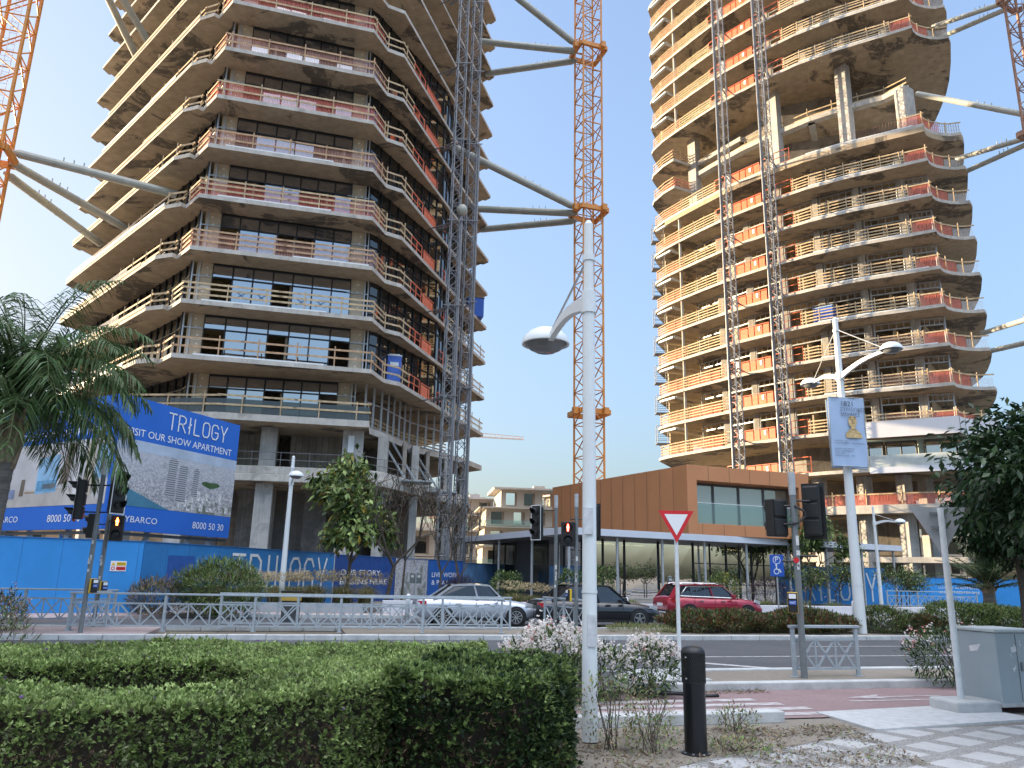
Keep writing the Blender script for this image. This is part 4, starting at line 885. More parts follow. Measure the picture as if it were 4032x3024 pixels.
mb = MB(); mb.bar(p+d*.2+n*.01+Vector((0, 0, 1.83)), p+d*.5+n*.01+Vector((0, 0, 1.83)), .006, .12); mb.add([p+d*.02+n*.014+Vector((0, 0, 1.78)), p+d*.16+n*.014+Vector((0, 0, 1.78)), p+d*.09+n*.014+Vector((0, 0, 1.89))], [(0, 1, 2)]); mb.build('warning_mark', yellowp, o)
mb = MB(); mb.bar(p+d*.2+n*.01+Vector((0, 0, 1.67)), p+d*.5+n*.01+Vector((0, 0, 1.67)), .006, .12); mb.lathe(p+d*.09+n*.014+Vector((0, 0, 1.67)), [(.04, 0), (.065, 0)], 16, axis=n); mb.build('prohibition_mark', redp, o)
mb = MB(); letters(mb, 'DANGER', p+d*.22+n*.018+Vector((0, 0, 1.81)), d, (0, 0, 1), .045); letters(mb, 'NO ENTRY', p+d*.22+n*.018+Vector((0, 0, 1.65)), d, (0, 0, 1), .045, .26); mb.build('notice_lettering', black, o)
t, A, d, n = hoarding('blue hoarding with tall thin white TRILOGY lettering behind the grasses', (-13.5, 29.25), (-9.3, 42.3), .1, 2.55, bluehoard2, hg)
mb = MB(); mb.bar(A+d*1.3+n*.006+Vector((0, 0, 1.6)), A+d*2.8+n*.006+Vector((0, 0, 1.6)), .008, 1.2); mb.build('blue_square', M('square_blue', (.02, .09, .34), .5), t)
mb = MB(); stroke_word(mb, 'TRILOGY', A+d*5.2+n*.015+Vector((0, 0, .55)), d, (0, 0, 1), 1.8, .82, .42, .12, n); mb.build('lettering', white, t)
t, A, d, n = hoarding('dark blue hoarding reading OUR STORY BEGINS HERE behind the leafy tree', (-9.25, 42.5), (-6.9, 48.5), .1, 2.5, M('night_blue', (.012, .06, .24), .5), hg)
mb = MB(); 
for i, s_ in enumerate(('OUR STORY', 'BEGINS HERE')): letters(mb, s_, A+d*.5+n*.012+Vector((0, 0, 1.55-.5*i)), d, (0, 0, 1), .30, 5.0 if i else 4.2)
mb.build('lettering', white, t)
citypic = None
def city_mat():
    m, nt, b = base('aerial_city_print', 0.5, 0, 0.4); v = coords(nt)
    vo = nt.nodes.new('ShaderNodeTexVoronoi'); vo.inputs['Scale'].default_value = 13; nt.links.new(coords(nt, (1, 1, 1.3)), vo.inputs['Vector'])
    n1 = noise(nt, v, 1.1, 4, .6); n2 = noise(nt, v, 14, 3, .7)
    wn = nt.nodes.new('ShaderNodeTexWhiteNoise'); nt.links.new(vo.outputs['Position'], wn.inputs['Vector'])
    vo.distance = 'CHEBYCHEV'; c = mixc(nt, wn.outputs['Value'], (.22, .22, .25), (.66, .65, .66)); c = mixc(nt, ramp(nt, n2, .45, .6, 0, .5), c, (.25, .25, .27))
    c = mixc(nt, ramp(nt, n1, .56, .64, 0, .7), c, (.07, .11, .05)); sz_ = nt.nodes.new('ShaderNodeSeparateXYZ'); nt.links.new(v, sz_.inputs[0]); c = mixc(nt, ramp(nt, sz_.outputs[2], 4.7, 6.4, 0, .75), c, (.50, .52, .58)); nt.links.new(c, b.inputs['Base Color']); return m
citym = city_mat()
t, A, d, n = hoarding('hoarding with a pale aerial city print between two blue panels', (-6.85, 48.7), (-5.3, 52.3), .1, 2.5, citym, hg)
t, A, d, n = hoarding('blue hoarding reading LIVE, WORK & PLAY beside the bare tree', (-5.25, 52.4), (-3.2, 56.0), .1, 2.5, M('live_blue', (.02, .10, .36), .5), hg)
mb = MB()
for i, s_ in enumerate(('LIVE, WORK', '& PLAY')): letters(mb, s_, A+d*.4+n*.012+Vector((0, 0, 1.5-.5*i)), d, (0, 0, 1), .32, 3.2 if i == 0 else 2.0)
mb.build('lettering', white, t)
t, A, d, n = hoarding('sky coloured hoarding print next to the pavilion\'s left end', (-3.1, 56.1), (0.5, 62.5), .1, 2.4, M('print_sky', (.10, .22, .42), .5, 0, .5, .6), hg)
t, A, d, n = hoarding('blue hoarding with large white GY letters seen through the canopy posts', (20.5, 62.4), (30.3, 63.6), 0, 2.9, bluehoard, hg)
mb = MB(); stroke_word(mb, 'TRILOGY', A+d*1.9+n*.015+Vector((0, 0, .35)), d, (0, 0, 1), 2.1, .75, .40, .13, n); mb.build('lettering', white, t)
t, A, d, n = hoarding('blue hoarding reading LUXURY APARTMENTS AND OFFICES FOR SALE', (30.35, 63.6), (43.2, 65.4), 0, 2.25, bluehoard, hg)
mb = MB()
for i, s_ in enumerate(('LUXURY APARTMENTS', 'AND OFFICES FOR SALE')): letters(mb, s_, A+d*6.4+n*.012+Vector((0, 0, 1.42-.36*i)), d, (0, 0, 1), .20, center=True, width=3.6)
letters(mb, 'CYBARCO', A+d*6.4+n*.012+Vector((0, 0, .72)), d, (0, 0, 1), .14, center=True); mb.build('lettering', white, t)
t, A, d, n = hoarding('hoarding with an aerial coast print at the far right behind a thin trunk', (43.25, 65.4), (50, 66.4), 0, 2.25, citym, hg)

# ================================================================ billboard
BB = thing('billboard', 'large two sided blue billboard reading TRILOGY VISIT OUR SHOW APARTMENT', 'billboard', (-15.3, 29.5, 0))
bz0, bz1 = 3.1, 8.35
def bbface(a, b): A = Vector((*a, 0)); d = (Vector((*b, 0))-A); L = d.length; d.normalize(); return A, d, Vector((d.y, -d.x, 0)), L
for side, (a, b) in (('right', ((-15.25, 29.5), (-12.85, 36.0))), ('left', ((-22.6, 33.9), (-15.3, 29.5)))):
    A, d, n, L = bbface(a, b); mb = MB()
    mb.prism([A[:2], (A+d*L)[:2], (A+d*L-n*.12)[:2], (A-n*.12)[:2]], bz0, bz1); pan = mb.build('sign_panel', bluesign, BB)
    def P(s, z, o=.006): q = A+d*s+n*o; return (q.x, q.y, z)
    ph0, ph1 = bz0+.95, bz0+3.55
    if side == 'right':
        mb = MB(); mb.quad(P(0.05, ph0), P(L, ph0), P(L, ph1), P(0.05, ph1)); mb.build('city_print', citym, pan)
        mb = MB(); mb.quad(P(0.05, ph1-.42, .009), P(L, ph1-.42, .009), P(L, ph1, .009), P(0.05, ph1, .009)); mb.build('sky_print', M('print_pale_sky', (.42, .50, .62), .5, 0, .2, .8), pan)
        mb = MB(); mb.add([P(.05, ph0, .009), P(L*.45, ph0, .009), P(L*.28, ph0+.35, .009), P(L*.05, ph0+.85, .009)], [(0, 1, 2, 3)]); mb.build('sea_print', M('print_sea', (.06, .20, .30), .5, 0, .2, 1), pan)
        mb = MB(); mb.add([P(L*(.78+.085*math.cos(a)), ph0+1.3+.13*math.sin(a)*(1+.3*math.sin(3*a)), .011) for a in np.linspace(0, 6.1, 16)], [tuple(range(16))]); mb.build('park_print', M('print_park', (.05, .11, .04), .5, 0, .3, 3), pan)
        m_, nt_, b_ = base('print_tower', .5); wv = nt_.nodes.new('ShaderNodeTexWave'); wv.bands_direction = 'Z'; wv.inputs['Scale'].default_value = 3.5; nt_.links.new(coords(nt_), wv.inputs[0]); nt_.links.new(mixc(nt_, wv.outputs['Fac'], (.07, .08, .10), (.50, .51, .54)), b_.inputs['Base Color'])
        mb = MB()
        for s0, s1, za, zb in ((.40, .48, .55, 2.15), (.49, .57, .42, 1.95), (.615, .67, .7, 1.9)):
            k = .03; q = [P(L*s0, ph0+za, .014), P(L*s1, ph0+za, .014), P(L*(s1-k*.3), ph0+zb*.6, .014), P(L*s1, ph0+zb-.1, .014), P(L*(s1-k*.6), ph0+zb, .014), P(L*(s0+k*.6), ph0+zb, .014), P(L*(s0+k*.2), ph0+zb-.1, .014)]; mb.add(q, [tuple(range(7))])
        mb.build('tower_print', m_, pan)
        mb = MB()
        for i in range(26):
            s0 = random.uniform(.5, .95); zz = random.uniform(0, .55); hh = random.uniform(.15, .5); mb.quad(P(L*s0, ph0+zz, .012), P(L*s0+.22, ph0+zz, .012), P(L*s0+.22, ph0+zz+hh, .012), P(L*s0, ph0+zz+hh, .012))
        mb.build('block_print', M('print_blocks', (.6, .6, .6), .5, 0, .6, 12), pan)
        mb = MB(); stroke_word(mb, 'TRILOGY', P(L*.36, bz0+4.28, .02), d, (0, 0, 1), .68, .40, .17, .055, n); mb.build('logo_lettering', white, pan); mb = MB(); letters(mb, 'VISIT OUR SHOW APARTMENT', P(L*.06, bz0+3.72, .012), d, (0, 0, 1), .30, L*.88); mb.build('slogan_lettering', white, pan); mb = MB(); letters(mb, '8000 50 30', P(L*.66, bz0+.3, .012), d, (0, 0, 1), .30, L*.28); mb.build('phone_lettering', white, pan); mb = MB(); letters(mb, 'CYBARCO', P(L*.09, bz0+.33, .012), d, (0, 0, 1), .25, L*.28); mb.build('lettering', white, pan)
    else:
        mb = MB(); mb.quad(P(.0, ph0), P(L-.12, ph0), P(L-.12, ph1), P(0, ph1)); mb.build('room_print', M('print_room_wall', (.52, .52, .54), .5, 0, .15, .7), pan)
        mb = MB(); mb.quad(P(0, ph0, .009), P(L-.12, ph0, .009), P(L*.75, ph0+.7, .009), P(0, ph0+.7, .009)); mb.build('floor_print', M('print_floor', (.48, .46, .44), .4, 0, .2, 1), pan)
        mb = MB(); mb.quad(P(L*.40, ph0+.5, .011), P(L*.58, ph0+.55, .011), P(L*.58, ph0+2.1, .011), P(L*.40, ph0+2.0, .011)); mb.quad(P(L*.88, ph0+1.0, .011), P(L-.12, ph0+1.0, .011), P(L-.12, ph0+2.4, .011), P(L*.88, ph0+2.3, .011)); mb.build('window_print', M('print_window', (.22, .42, .62), .4, 0, .3, 1), pan)
        mb = MB(); mb.quad(P(L*.60, ph0+.85, .012), P(L*.67, ph0+.9, .012), P(L*.70, ph0+2.5, .012), P(L*.64, ph0+2.5, .012)); mb.quad(P(L*.26, ph0+.45, .012), P(L*.30, ph0+.45, .012), P(L*.30, ph0+1.15, .012), P(L*.265, ph0+1.15, .012)); mb.build('cabinet_print', M('print_cabinet', (.14, .11, .09), .5), pan)
        mb = MB(); mb.lathe(P(L*.745, ph0+1.75, .012), [(.1, 0), (.24, 0)], 18, axis=n); mb.build('disc_print', M('print_disc', (.06, .05, .10), .5), pan)
        mb = MB(); mb.quad(P(L*.42, ph0+.72, .013), P(L*.47, ph0+.72, .013), P(L*.47, ph0+1.0, .013), P(L*.42, ph0+1.0, .013)); mb.build('armchair_print', redp, pan)
        for s0, s1, za, zb, nm, cl in ((.80, .87, .3, 2.45, 'curtain_print', (.46, .42, .34)), (.72, .775, .2, 2.6, 'pillar_print', (.62, .62, .63)), (.08, .22, .35, .75, 'sofa_print', (.20, .26, .42)), (.41, .575, .62, 1.05, 'sea_view_print', (.10, .30, .50)), (.31, .40, .55, .62, 'table_print', (.30, .22, .15)), (.46, .57, .70, .92, 'chair_print', (.40, .36, .30)), (.05, .12, 1.3, 2.2, 'picture_print', (.30, .36, .44))):
            mb = MB(); mb.quad(P(L*s0, ph0+za, .0135), P(L*s1, ph0+za, .0135), P(L*s1, ph0+zb, .0135), P(L*s0, ph0+zb, .0135)); mb.build(nm, M(nm, cl, .5, 0, .25, 3), pan)
        mb = MB(); stroke_word(mb, 'TRILOGY', P(L*.36, bz0+4.28, .02), d, (0, 0, 1), .68, .40, .17, .055, n); mb.build('logo_lettering', white, pan); mb = MB(); letters(mb, 'VISIT OUR SHOW APARTMENT', P(L*.04, bz0+3.75, .012), d, (0, 0, 1), .30, L*.9); mb.build('slogan_lettering', white, pan); mb = MB(); letters(mb, '8000 50 30', P(L*.55, bz0+.3, .012), d, (0, 0, 1), .30, L*.27); mb.build('phone_lettering', white, pan); mb = MB(); letters(mb, 'CYBARCO', P(L*.03, bz0+.33, .012), d, (0, 0, 1), .25, L*.26); mb.build('lettering', white, pan)
    for s in (.8, L*.35, L*.68, L-.9):
        mb = MB(); q = A+d*s-n*.3; mb.bar((q.x, q.y, 0), (q.x, q.y, bz1-.3), .16, .16); mb.bar((q.x, q.y, 3.0), (q.x-n.x*1.6, q.y-n.y*1.6, 0.1), .1); mb.build('support_post', greyp, BB)
    mb = MB(); mb.bar(A-n*.2+Vector((0, 0, bz0-.12)), A+d*L-n*.2+Vector((0, 0, bz0-.12)), .12); mb.build('support_beam', darkgrey, BB)

# ================================================================ far buildings
def flats(label, x, y, w_, d_, h, rz, col, floors, warm=False, step=True):
    t = thing('apartment_building', label, 'building', (x, y, 0), rz); m = M('render_'+label[:12], col, .8, 0, .08, .5)
    fh = h/floors
    for f in range(floors):
        sx = 1 - (.10*f/floors if step else 0); top = f == floors-1
        ww = w_*(0.62 if top and step else sx); mb = MB(); mb.box((w_*(1-sx)*.25, 0, fh*f+fh/2), (ww, d_, fh-.25)); mb.build('wall', m, t, local=True)
        mb = MB(); mb.box((-.4, -.6, fh*(f+1)-.12), (ww+1.2, d_+1.6, .2)); mb.build('floor_slab', m, t, local=True)
        n = max(3, int(ww/3))
        for i in range(n):
            xx = -ww/2 + (i+.5)*ww/n + w_*(1-sx)*.25; mb = MB(); mb.box((xx, -d_/2-.02, fh*f+fh*.45), (ww/n*random.uniform(.35, .6), .1, fh*.62), 0, 0); mb.box((xx+ww/n*.3, -d_/2-.04, fh*f+fh*.45), (ww/n*.12, .1, fh*.66), 0, 1); mb.build('window', [darkglass if random.random() > .4 else shopglass, M('shutter_brown', (.25, .19, .15), .7) if 'shutter_brown' not in MATS else MATS['shutter_brown']], t, local=True)
        if f and not top: mb = MB(); mb.quad((-ww/2-1, -d_/2-1.6, fh*f), (ww/2*.2, -d_/2-1.6, fh*f), (ww/2*.2, -d_/2-1.6, fh*f+1), (-ww/2-1, -d_/2-1.6, fh*f+1)); mb.build('balcony_glass', clearglass, t, local=True)
    mb = MB(); mb.box((0, 0, h+.15), (w_*.75, d_*.9, .35)); mb.box((w_*.2, 0, h+.7), (2, 2, 1)); mb.build('roof', m, t, local=True)
    return t
flats('pale stepped apartment block with balconies seen between the towers', 2.2, 138, 15, 12, 16.0, .12, (.46, .42, .37), 5)
flats('grey white flats half hidden behind the left hoist masts', -9.0, 150, 11, 10, 15.5, .1, (.45, .42, .40), 5, step=False)
flats('low pale house seen under the left tower between its columns', -18, 120, 26, 8, 8, .05, (.55, .48, .40), 2, True, False)
flats('apartment block behind the palm on the left', -66, 104, 22, 12, 13, .5, (.50, .42, .33), 4, True)
flats('low white flats behind the right tower\'s columns', 52, 130, 40, 10, 9, -.1, (.6, .52, .42), 3, True, False)
# unseen block added beyond the left edge to keep the sun off the crossing
flats('long plain block of flats beyond the left edge of the view', -76, 34, 16, 78, 17.0, -.12, (.5, .46, .4), 5, True, False)
# ================================================================ cars
def car(label, x, y, rz, paint, L=4.55, W=1.76, H=1.42, suv=False, plate=yellowp, spokes=5, roofrail=False):
    t = thing('parked_car' if False else 'car', label, 'car', (x, y, 0), rz)
    h = L/2; zb = .30 if suv else .22; belt = (.98 if suv else .86)*H/1.42*(.93 if suv else 1); wb = L*.595; xf = wb/2+.02; xr = -wb/2+.02
    if suv: prof = [(-h, .52, .80, .80), (-h+.06, .40, .98, .90), (-h+.25, zb, 1.04, .96), (-h+.8, zb, 1.03, 1), (-.6, zb, 1.0, 1), (.3, zb, .99, 1), (.85, zb, 1.0, 1), (h-1.0, zb, .97, .99), (h-.5, zb, .92, .95), (h-.18, .32, .80, .88), (h-.04, .40, .66, .74), (h, .45, .58, .64)]
    else: prof = [(-h, .40, .66, .80), (-h+.05, .34, .86, .90), (-h+.3, zb, .93, .96), (-h+.9, zb, .93, 1), (-.7, zb, .90, 1), (.2, zb, .88, 1), (.8, zb, .88, 1), (h-.95, zb, .84, .99), (h-.5, zb, .78, .95), (h-.16, .28, .68, .87), (h-.03, .34, .58, .74), (h, .38, .52, .62)]
    mb = MB(); rings = []
    for (px, z0, zt, wf) in prof:
        w_ = W/2*wf; zm = z0+(zt-z0)*.55
        half = [(w_*.86, z0), (w_*.97, z0+.08), (w_*1.0, zm-.02), (w_*.985, zm+.05), (w_*.95, zt-.10), (w_*.86, zt-.02), (w_*.5, zt+.015), (0, zt+.03)]
        ring = [(px, a, b) for a, b in half] + [(px, -a, b) for a, b in reversed(half[:-1])]; rings.append(ring)
    n = len(rings[0]); vs = [p for r in rings for p in r]; fs = []
    for i in range(len(rings)-1):
        for j in range(n-1): fs.append((i*n+j, i*n+j+1, (i+1)*n+j+1, (i+1)*n+j))
        fs.append((i*n+n-1, i*n, (i+1)*n, (i+1)*n+n-1))
    fs.append(tuple(range(n))); fs.append(tuple(range((len(rings)-1)*n, len(rings)*n))); mb.add(vs, fs)
    o = mb.build('body', paint, t, local=True, smooth=True)
    # greenhouse
    if suv: base_ = [(-h+.16, 1.02), (h-1.22, .99)]; top = [(-h+.55, H-.03), (.35, H-.02)]
    else: base_ = [(-h+.55, .92), (h-1.25, .88)]; top = [(-h+1.25, H-.03), (.38, H-.02)]
    wb0, wt = W/2*.90, W/2*.68
    mid = ((top[0][0]+top[1][0])/2, H)
    mb = MB(); B_ = [(base_[0][0], wb0*.94, base_[0][1]-.05), (base_[1][0], wb0*.94, base_[1][1]-.05)]; Tp = [(top[0][0], wt, top[0][1]), (mid[0], wt*1.02, H), (top[1][0], wt, top[1][1])]
    Lf = [B_[0], B_[1], Tp[2], Tp[1], Tp[0]]; Rt = [(a, -b, c) for a, b, c in Lf]
    mb.add(Lf+Rt, [(0, 1, 2, 3, 4), (9, 8, 7, 6, 5), (1, 6, 7, 2), (0, 4, 9, 5), (4, 3, 8, 9), (3, 2, 7, 8)]); mb.build('glazing', carglass, t, local=True)
    mb = MB(); e = .028
    rp = [(Tp[0][0]-.03, wt+e, Tp[0][2]+.004), (Tp[1][0], wt*1.02+e, H+.02), (Tp[2][0]+.03, wt+e, Tp[2][2]+.004)]
    for i in range(2):
        a, b = rp[i], rp[i+1]; cz = .035
        mb.add([a, b, (b[0], 0, b[2]+cz), (a[0], 0, a[2]+cz), (a[0], -a[1], a[2]), (b[0], -b[1], b[2])], [(0, 1, 2, 3), (3, 2, 5, 4)])
    mb.build('roof', paint, t, local=True, smooth=True)
    mb = MB()
    for s in (1, -1):
        f = lambda p: (p[0], s*(p[1]+.012), p[2])
        mb.bar(f(B_[0]), f(Tp[0]), .16 if not suv else .28, .05); mb.bar(f(B_[1]), f(Tp[2]), .09, .05); mb.bar(f(Tp[0]), f(Tp[1]), .06, .05); mb.bar(f(Tp[1]), f(Tp[2]), .06, .05)
        bx = (-.05 if not suv else -.15); mb.bar((bx, s*(wb0*.94+.014), .88 if not suv else 1.0), (bx-.12, s*(wt+.02), H-.02), .07, .03)
    mb.build('pillar', paint, t, local=True)
    if suv:
        mb = MB()
        for s in (1, -1):
            q = [(B_[0][0]+.38, s*(wb0*.94+.03), 1.06), (B_[1][0]-.08, s*(wb0*.94+.03), 1.0), (Tp[2][0]+.02, s*(wt+.05), H-.07), (Tp[0][0]+.35, s*(wt+.05), H-.09), (B_[0][0]+.38, s*(wb0*.94+.03), 1.06)]; mb.path(q, .018, 5)
        mb.build('window_trim', chrome, t, local=True)
        mb = MB()
        for s in (1, -1): mb.path([(Tp[0][0]+.1, s*.56, H+.01), (Tp[0][0]+.2, s*.56, H+.06), (Tp[2][0]-.3, s*.56, H+.06), (Tp[2][0]-.15, s*.56, H+.01)], .02, 6)
        mb.build('roof_rail', chrome, t, local=True)
    r = .35 if suv else .315
    for xx in (xf, xr):
        for s in (1, -1): arch = MB(); arch.lathe((xx, s*(W/2*.80), r), [(0, 0), (r*1.17, 0), (r*1.17, W/2*.205), (0, W/2*.206)], 24, axis=(0, s, 0)); arch.build('wheel_arch', black, t, local=True)
    for xx in (xf, xr):
        for s in (1, -1):
            c = (xx, s*(W/2*.88), r); mb = MB(); mb.lathe(c, [(r*.66, -.1), (r*.95, -.1), (r, -.05), (r, .085), (r*.93, .125), (r*.68, .13), (r*.66, .1)], 26, axis=(0, s, 0)); wh = mb.build('wheel', rubber, t, local=True, smooth=True)
            mb = MB(); mb.lathe(c, [(r*.69, .05), (r*.69, .128), (r*.62, .13), (r*.60, .06)], 26, axis=(0, s, 0)); mb.lathe(c, [(0, .12), (r*.18, .118), (r*.18, .05)], 12, axis=(0, s, 0))
            for k in range(spokes):
                a = 2*math.pi*k/spokes+.3; mb.bar((c[0]+r*.1*math.cos(a), c[1]+s*.108, c[2]+r*.1*math.sin(a)), (c[0]+r*.64*math.cos(a), c[1]+s*.115, c[2]+r*.64*math.sin(a)), r*.2 if spokes < 7 else r*.10, .03, up=(0, 1, 0))
            mb.build('rim', chrome, wh, local=True)
            mb = MB(); mb.lathe(c, [(0, .04), (r*.62, .04)], 20, axis=(0, s, 0)); mb.build('brake_disc', black, wh, local=True)
    zl = .80 if suv else .68
    for s in (1, -1):
        mb = MB(); mb.bar((-h+.055, s*W/2*.80, zl+.05), (-h+.32, s*W/2*.955, zl+.07), .07, .17); mb.build('tail_lamp', taillamp, t, local=True, bevel=.01)
        mb = MB(); mb.bar((h-.16, s*W/2*.74, zl-.02 if not suv else .80), (h-.5, s*W/2*.93, zl+.06 if not suv else .90), .06, .13); mb.build('headlight', lampglass, t, local=True, bevel=.01)
        mb = MB(); mb.box((h-1.55, s*(W/2+.09), belt+.10), (.14, .2, .15)); mb.bar((h-1.5, s*(W/2-.08), belt+.05), (h-1.55, s*(W/2+.09), belt+.08), .05); mb.build('door_mirror', paint, t, local=True, bevel=.03)
        for xx in (.25, -.75):
            mb = MB(); mb.bar((xx-.1, s*(W/2*.985+.012), belt-.10), (xx+.1, s*(W/2*.985+.012), belt-.10), .03, .035); mb.build('door_handle', paint if not suv else chrome, t, local=True)
    mb = MB()
    for s in (1, -1):
        for xx in (.82, -.12, -1.05): mb.bar((xx, s*(W/2*.999+.001), zb+.12), (xx, s*(W/2*.972+.003), belt), .010, .006)
        mb.bar((-h+.4, s*(W/2*.988), zb+.02), (h-.4, s*(W/2*.978), zb+.02), .03, .10)
    mb.build('door_seam', black, t, local=True)
    mb = MB(); mb.box((-h-.012, 0, .62 if not suv else .70), (.02, .5, .11)); pl_ = mb.build('number_plate', plate, t, local=True)
    mb = MB(); mb.bar((-h+.05, -W*.36, .40), (-h+.05, W*.36, .40), .12, .18); mb.bar((h-.07, -W*.34, .36), (h-.07, W*.34, .36), .12, .14); mb.build('bumper', paint if not suv else black, t, local=True, bevel=.03)
    if suv: mb = MB(); mb.bar((-h-.01, -W*.33, .40), (-h-.01, W*.33, .40), .05, .05); mb.build('bumper_trim', chrome, t, local=True)
    mb = MB()
    for s in (.38, -.38): mb.box((.15, s, .62), (.5, .48, .5)); mb.box((-.15, s, .98), (.14, .46, .55)); mb.box((-.17, s, 1.22), (.1, .26, .16))
    mb.box((-.95, 0, .95), (.16, 1.1, .5)); mb.build('seat', darkgrey, t, local=True, bevel=.03)
    return t
def carpaint(name, col, metal):
    m, nt, b = base(name, .32, metal, .5); b.inputs['Base Color'].default_value = (*col, 1); b.inputs['Coat Weight'].default_value = 1; b.inputs['Coat Roughness'].default_value = .03; return m
carglass = glassmat('car_glass', (.35, .4, .42), .35, .01, (.012, .014, .016), 1.7)
taillamp = M('tail_lamp_red', (.45, .015, .02), .2, 0, .1, 5, coat=.8); lampglass = M('headlamp_glass', (.6, .63, .65), .12, .3, .05, 5, coat=1)
car('silver saloon car waiting behind the grey railings', -1.15, 28.6, ST-.02, carpaint('silver_paint', (.50, .53, .60), .45), 4.35, 1.72, 1.38, spokes=9, plate=white)
car('black saloon car with a yellow rear plate between the silver and red cars', 3.15, 29.3, ST-.02, carpaint('black_paint', (.006, .007, .012), .1), 4.75, 1.82, 1.45, spokes=5, plate=yellowp)
car('dark red SUV with chrome window trim and roof rails', 8.55, 34.0, ST-.03, carpaint('dark_red_paint', (.34, .012, .035), .3), 4.4, 1.84, 1.52, suv=True, spokes=5, plate=white)

# ================================================================ lamps
def lamp(label, x, y, H, joint, arms, r0, r1, z0=0.0, scale=1.0, plate=False, group='white street lamps'):
    t = thing('street_lamp', label, 'street lamp', (x, y, z0), 0, group)
    mb = MB(); mb.tube((x, y, z0), (x, y, z0+joint), r0, r1*1.15, 18); mb.tube((x, y, z0+joint), (x, y, H), r1*1.1, r1*.9, 16); mb.tube((x, y, H), (x, y, H+.05), r1*.9, r1*.5, 16); mb.lathe((x, y, z0), [(r0*1.02, 1.55), (r0*1.02, 1.58)], 18)
    mb.build('pole', whitep, t, smooth=False)
    mb = MB(); mb.tube((x, y, z0+joint-.14), (x, y, z0+joint+.14), r1*1.45, None, 16); mb.tube((x, y, H-.5), (x, y, H-.42), r1*1.25, None, 14); mb.build('collar', whitep, t)
    for (dx, dy, Ln, rise) in arms:
        d = unit((dx, dy, 0)); n = Vector((-d.y, d.x, 0)); z = z0+joint
        mb = MB(); k = 8
        prev = None; vs = []; fs = []
        for i in range(k+1):
            u = i/k; c = Vector((x, y, z)) + d*(r1+ (Ln-.25*scale)*u) + Vector((0, 0, rise*u + .10*scale*math.sin(u*math.pi))); hh = (.105-.06*u)*scale; ww = .035*scale
            for a, b in ((-ww, -hh), (ww, -hh), (ww, hh), (-ww, hh)): q = c+n*a+Vector((0, 0, b*.75)); vs.append((q.x, q.y, q.z))
            if i: fs += [(4*(i-1)+j, 4*(i-1)+(j+1) % 4, 4*i+(j+1) % 4, 4*i+j) for j in range(4)]
        fs += [(0, 1, 2, 3), (4*k+3, 4*k+2, 4*k+1, 4*k)]; mb.add(vs, fs); mb.build('arm', whitep, t, bevel=.008)
        hc = Vector((x, y, z+rise)) + d*Ln; s = scale
        mb = MB(); mb.lathe(hc, [(.285*s, -.02*s), (.285*s, .0), (.265*s, .06*s), (.21*s, .125*s), (.13*s, .17*s), (.05*s, .19*s), (0, .193*s)], 26); mb.lathe(hc, [(.285*s, -.02*s), (.26*s, -.022*s), (.24*s, .05*s), (0, .06*s)], 26); hd = mb.build('lamp_head', whitep, t, smooth=True)
        mb = MB(); mb.lathe(hc, [(.245*s, -.015*s), (.20*s, -.03*s), (.19*s, -.075*s), (.12*s, -.11*s), (0, -.115*s)], 22); mb.build('lens', M('lamp_lens', (.17, .18, .19), .15, 0, .1, 4) if 'lamp_lens' not in MATS else MATS['lamp_lens'], hd, smooth=True)
        mb = MB(); mb.tube((x+d.x*r1, y+d.y*r1, H-.46), tuple(hc-d*.26*s+Vector((0, 0, .10*s))), .014*s, None, 6); mb.build('stay_rod', galv, t)
    if plate: mb = MB(); mb.box((x+.02, y-r0-.004, z0+1.15), (.10, .012, .34)); mb.box((x-.02, y-r0+.0, z0+2.35), (.11, .03, .30)); mb.build('cover_plate', M('faded_sticker', (.55, .57, .60), .6, 0, .2, 9), t)
    return t
lamp('white street lamp standing close in front at the hedge\'s right end', .93, 9.02, 6.1, 5.03, ((-.26, .966, 1.75, -.02),), .088, .062, .02, 1.22, True)
lamp('white street lamp in front of the TRILOGY hoarding by the leafy tree', -9.2, 32.5, 6.4, 5.25, ((.35, -.93, 1.9, .05),), .13, .07, .1, 1.05)
FP = (11.9, 27.0)
fl = lamp('tall white double armed street lamp carrying a poster', *FP, 11.2, 8.9, ((-.10, .995, 2.2, .25), (.30, -.954, 2.5, .35)), .19, .10, .1, 1.28)
lamp('small far white street lamp in front of the canopy\'s right end', 22.9, 48.8, 6.4, 5.3, ((.75, -.66, 1.5, .05),), .12, .07, .06, 1.15)
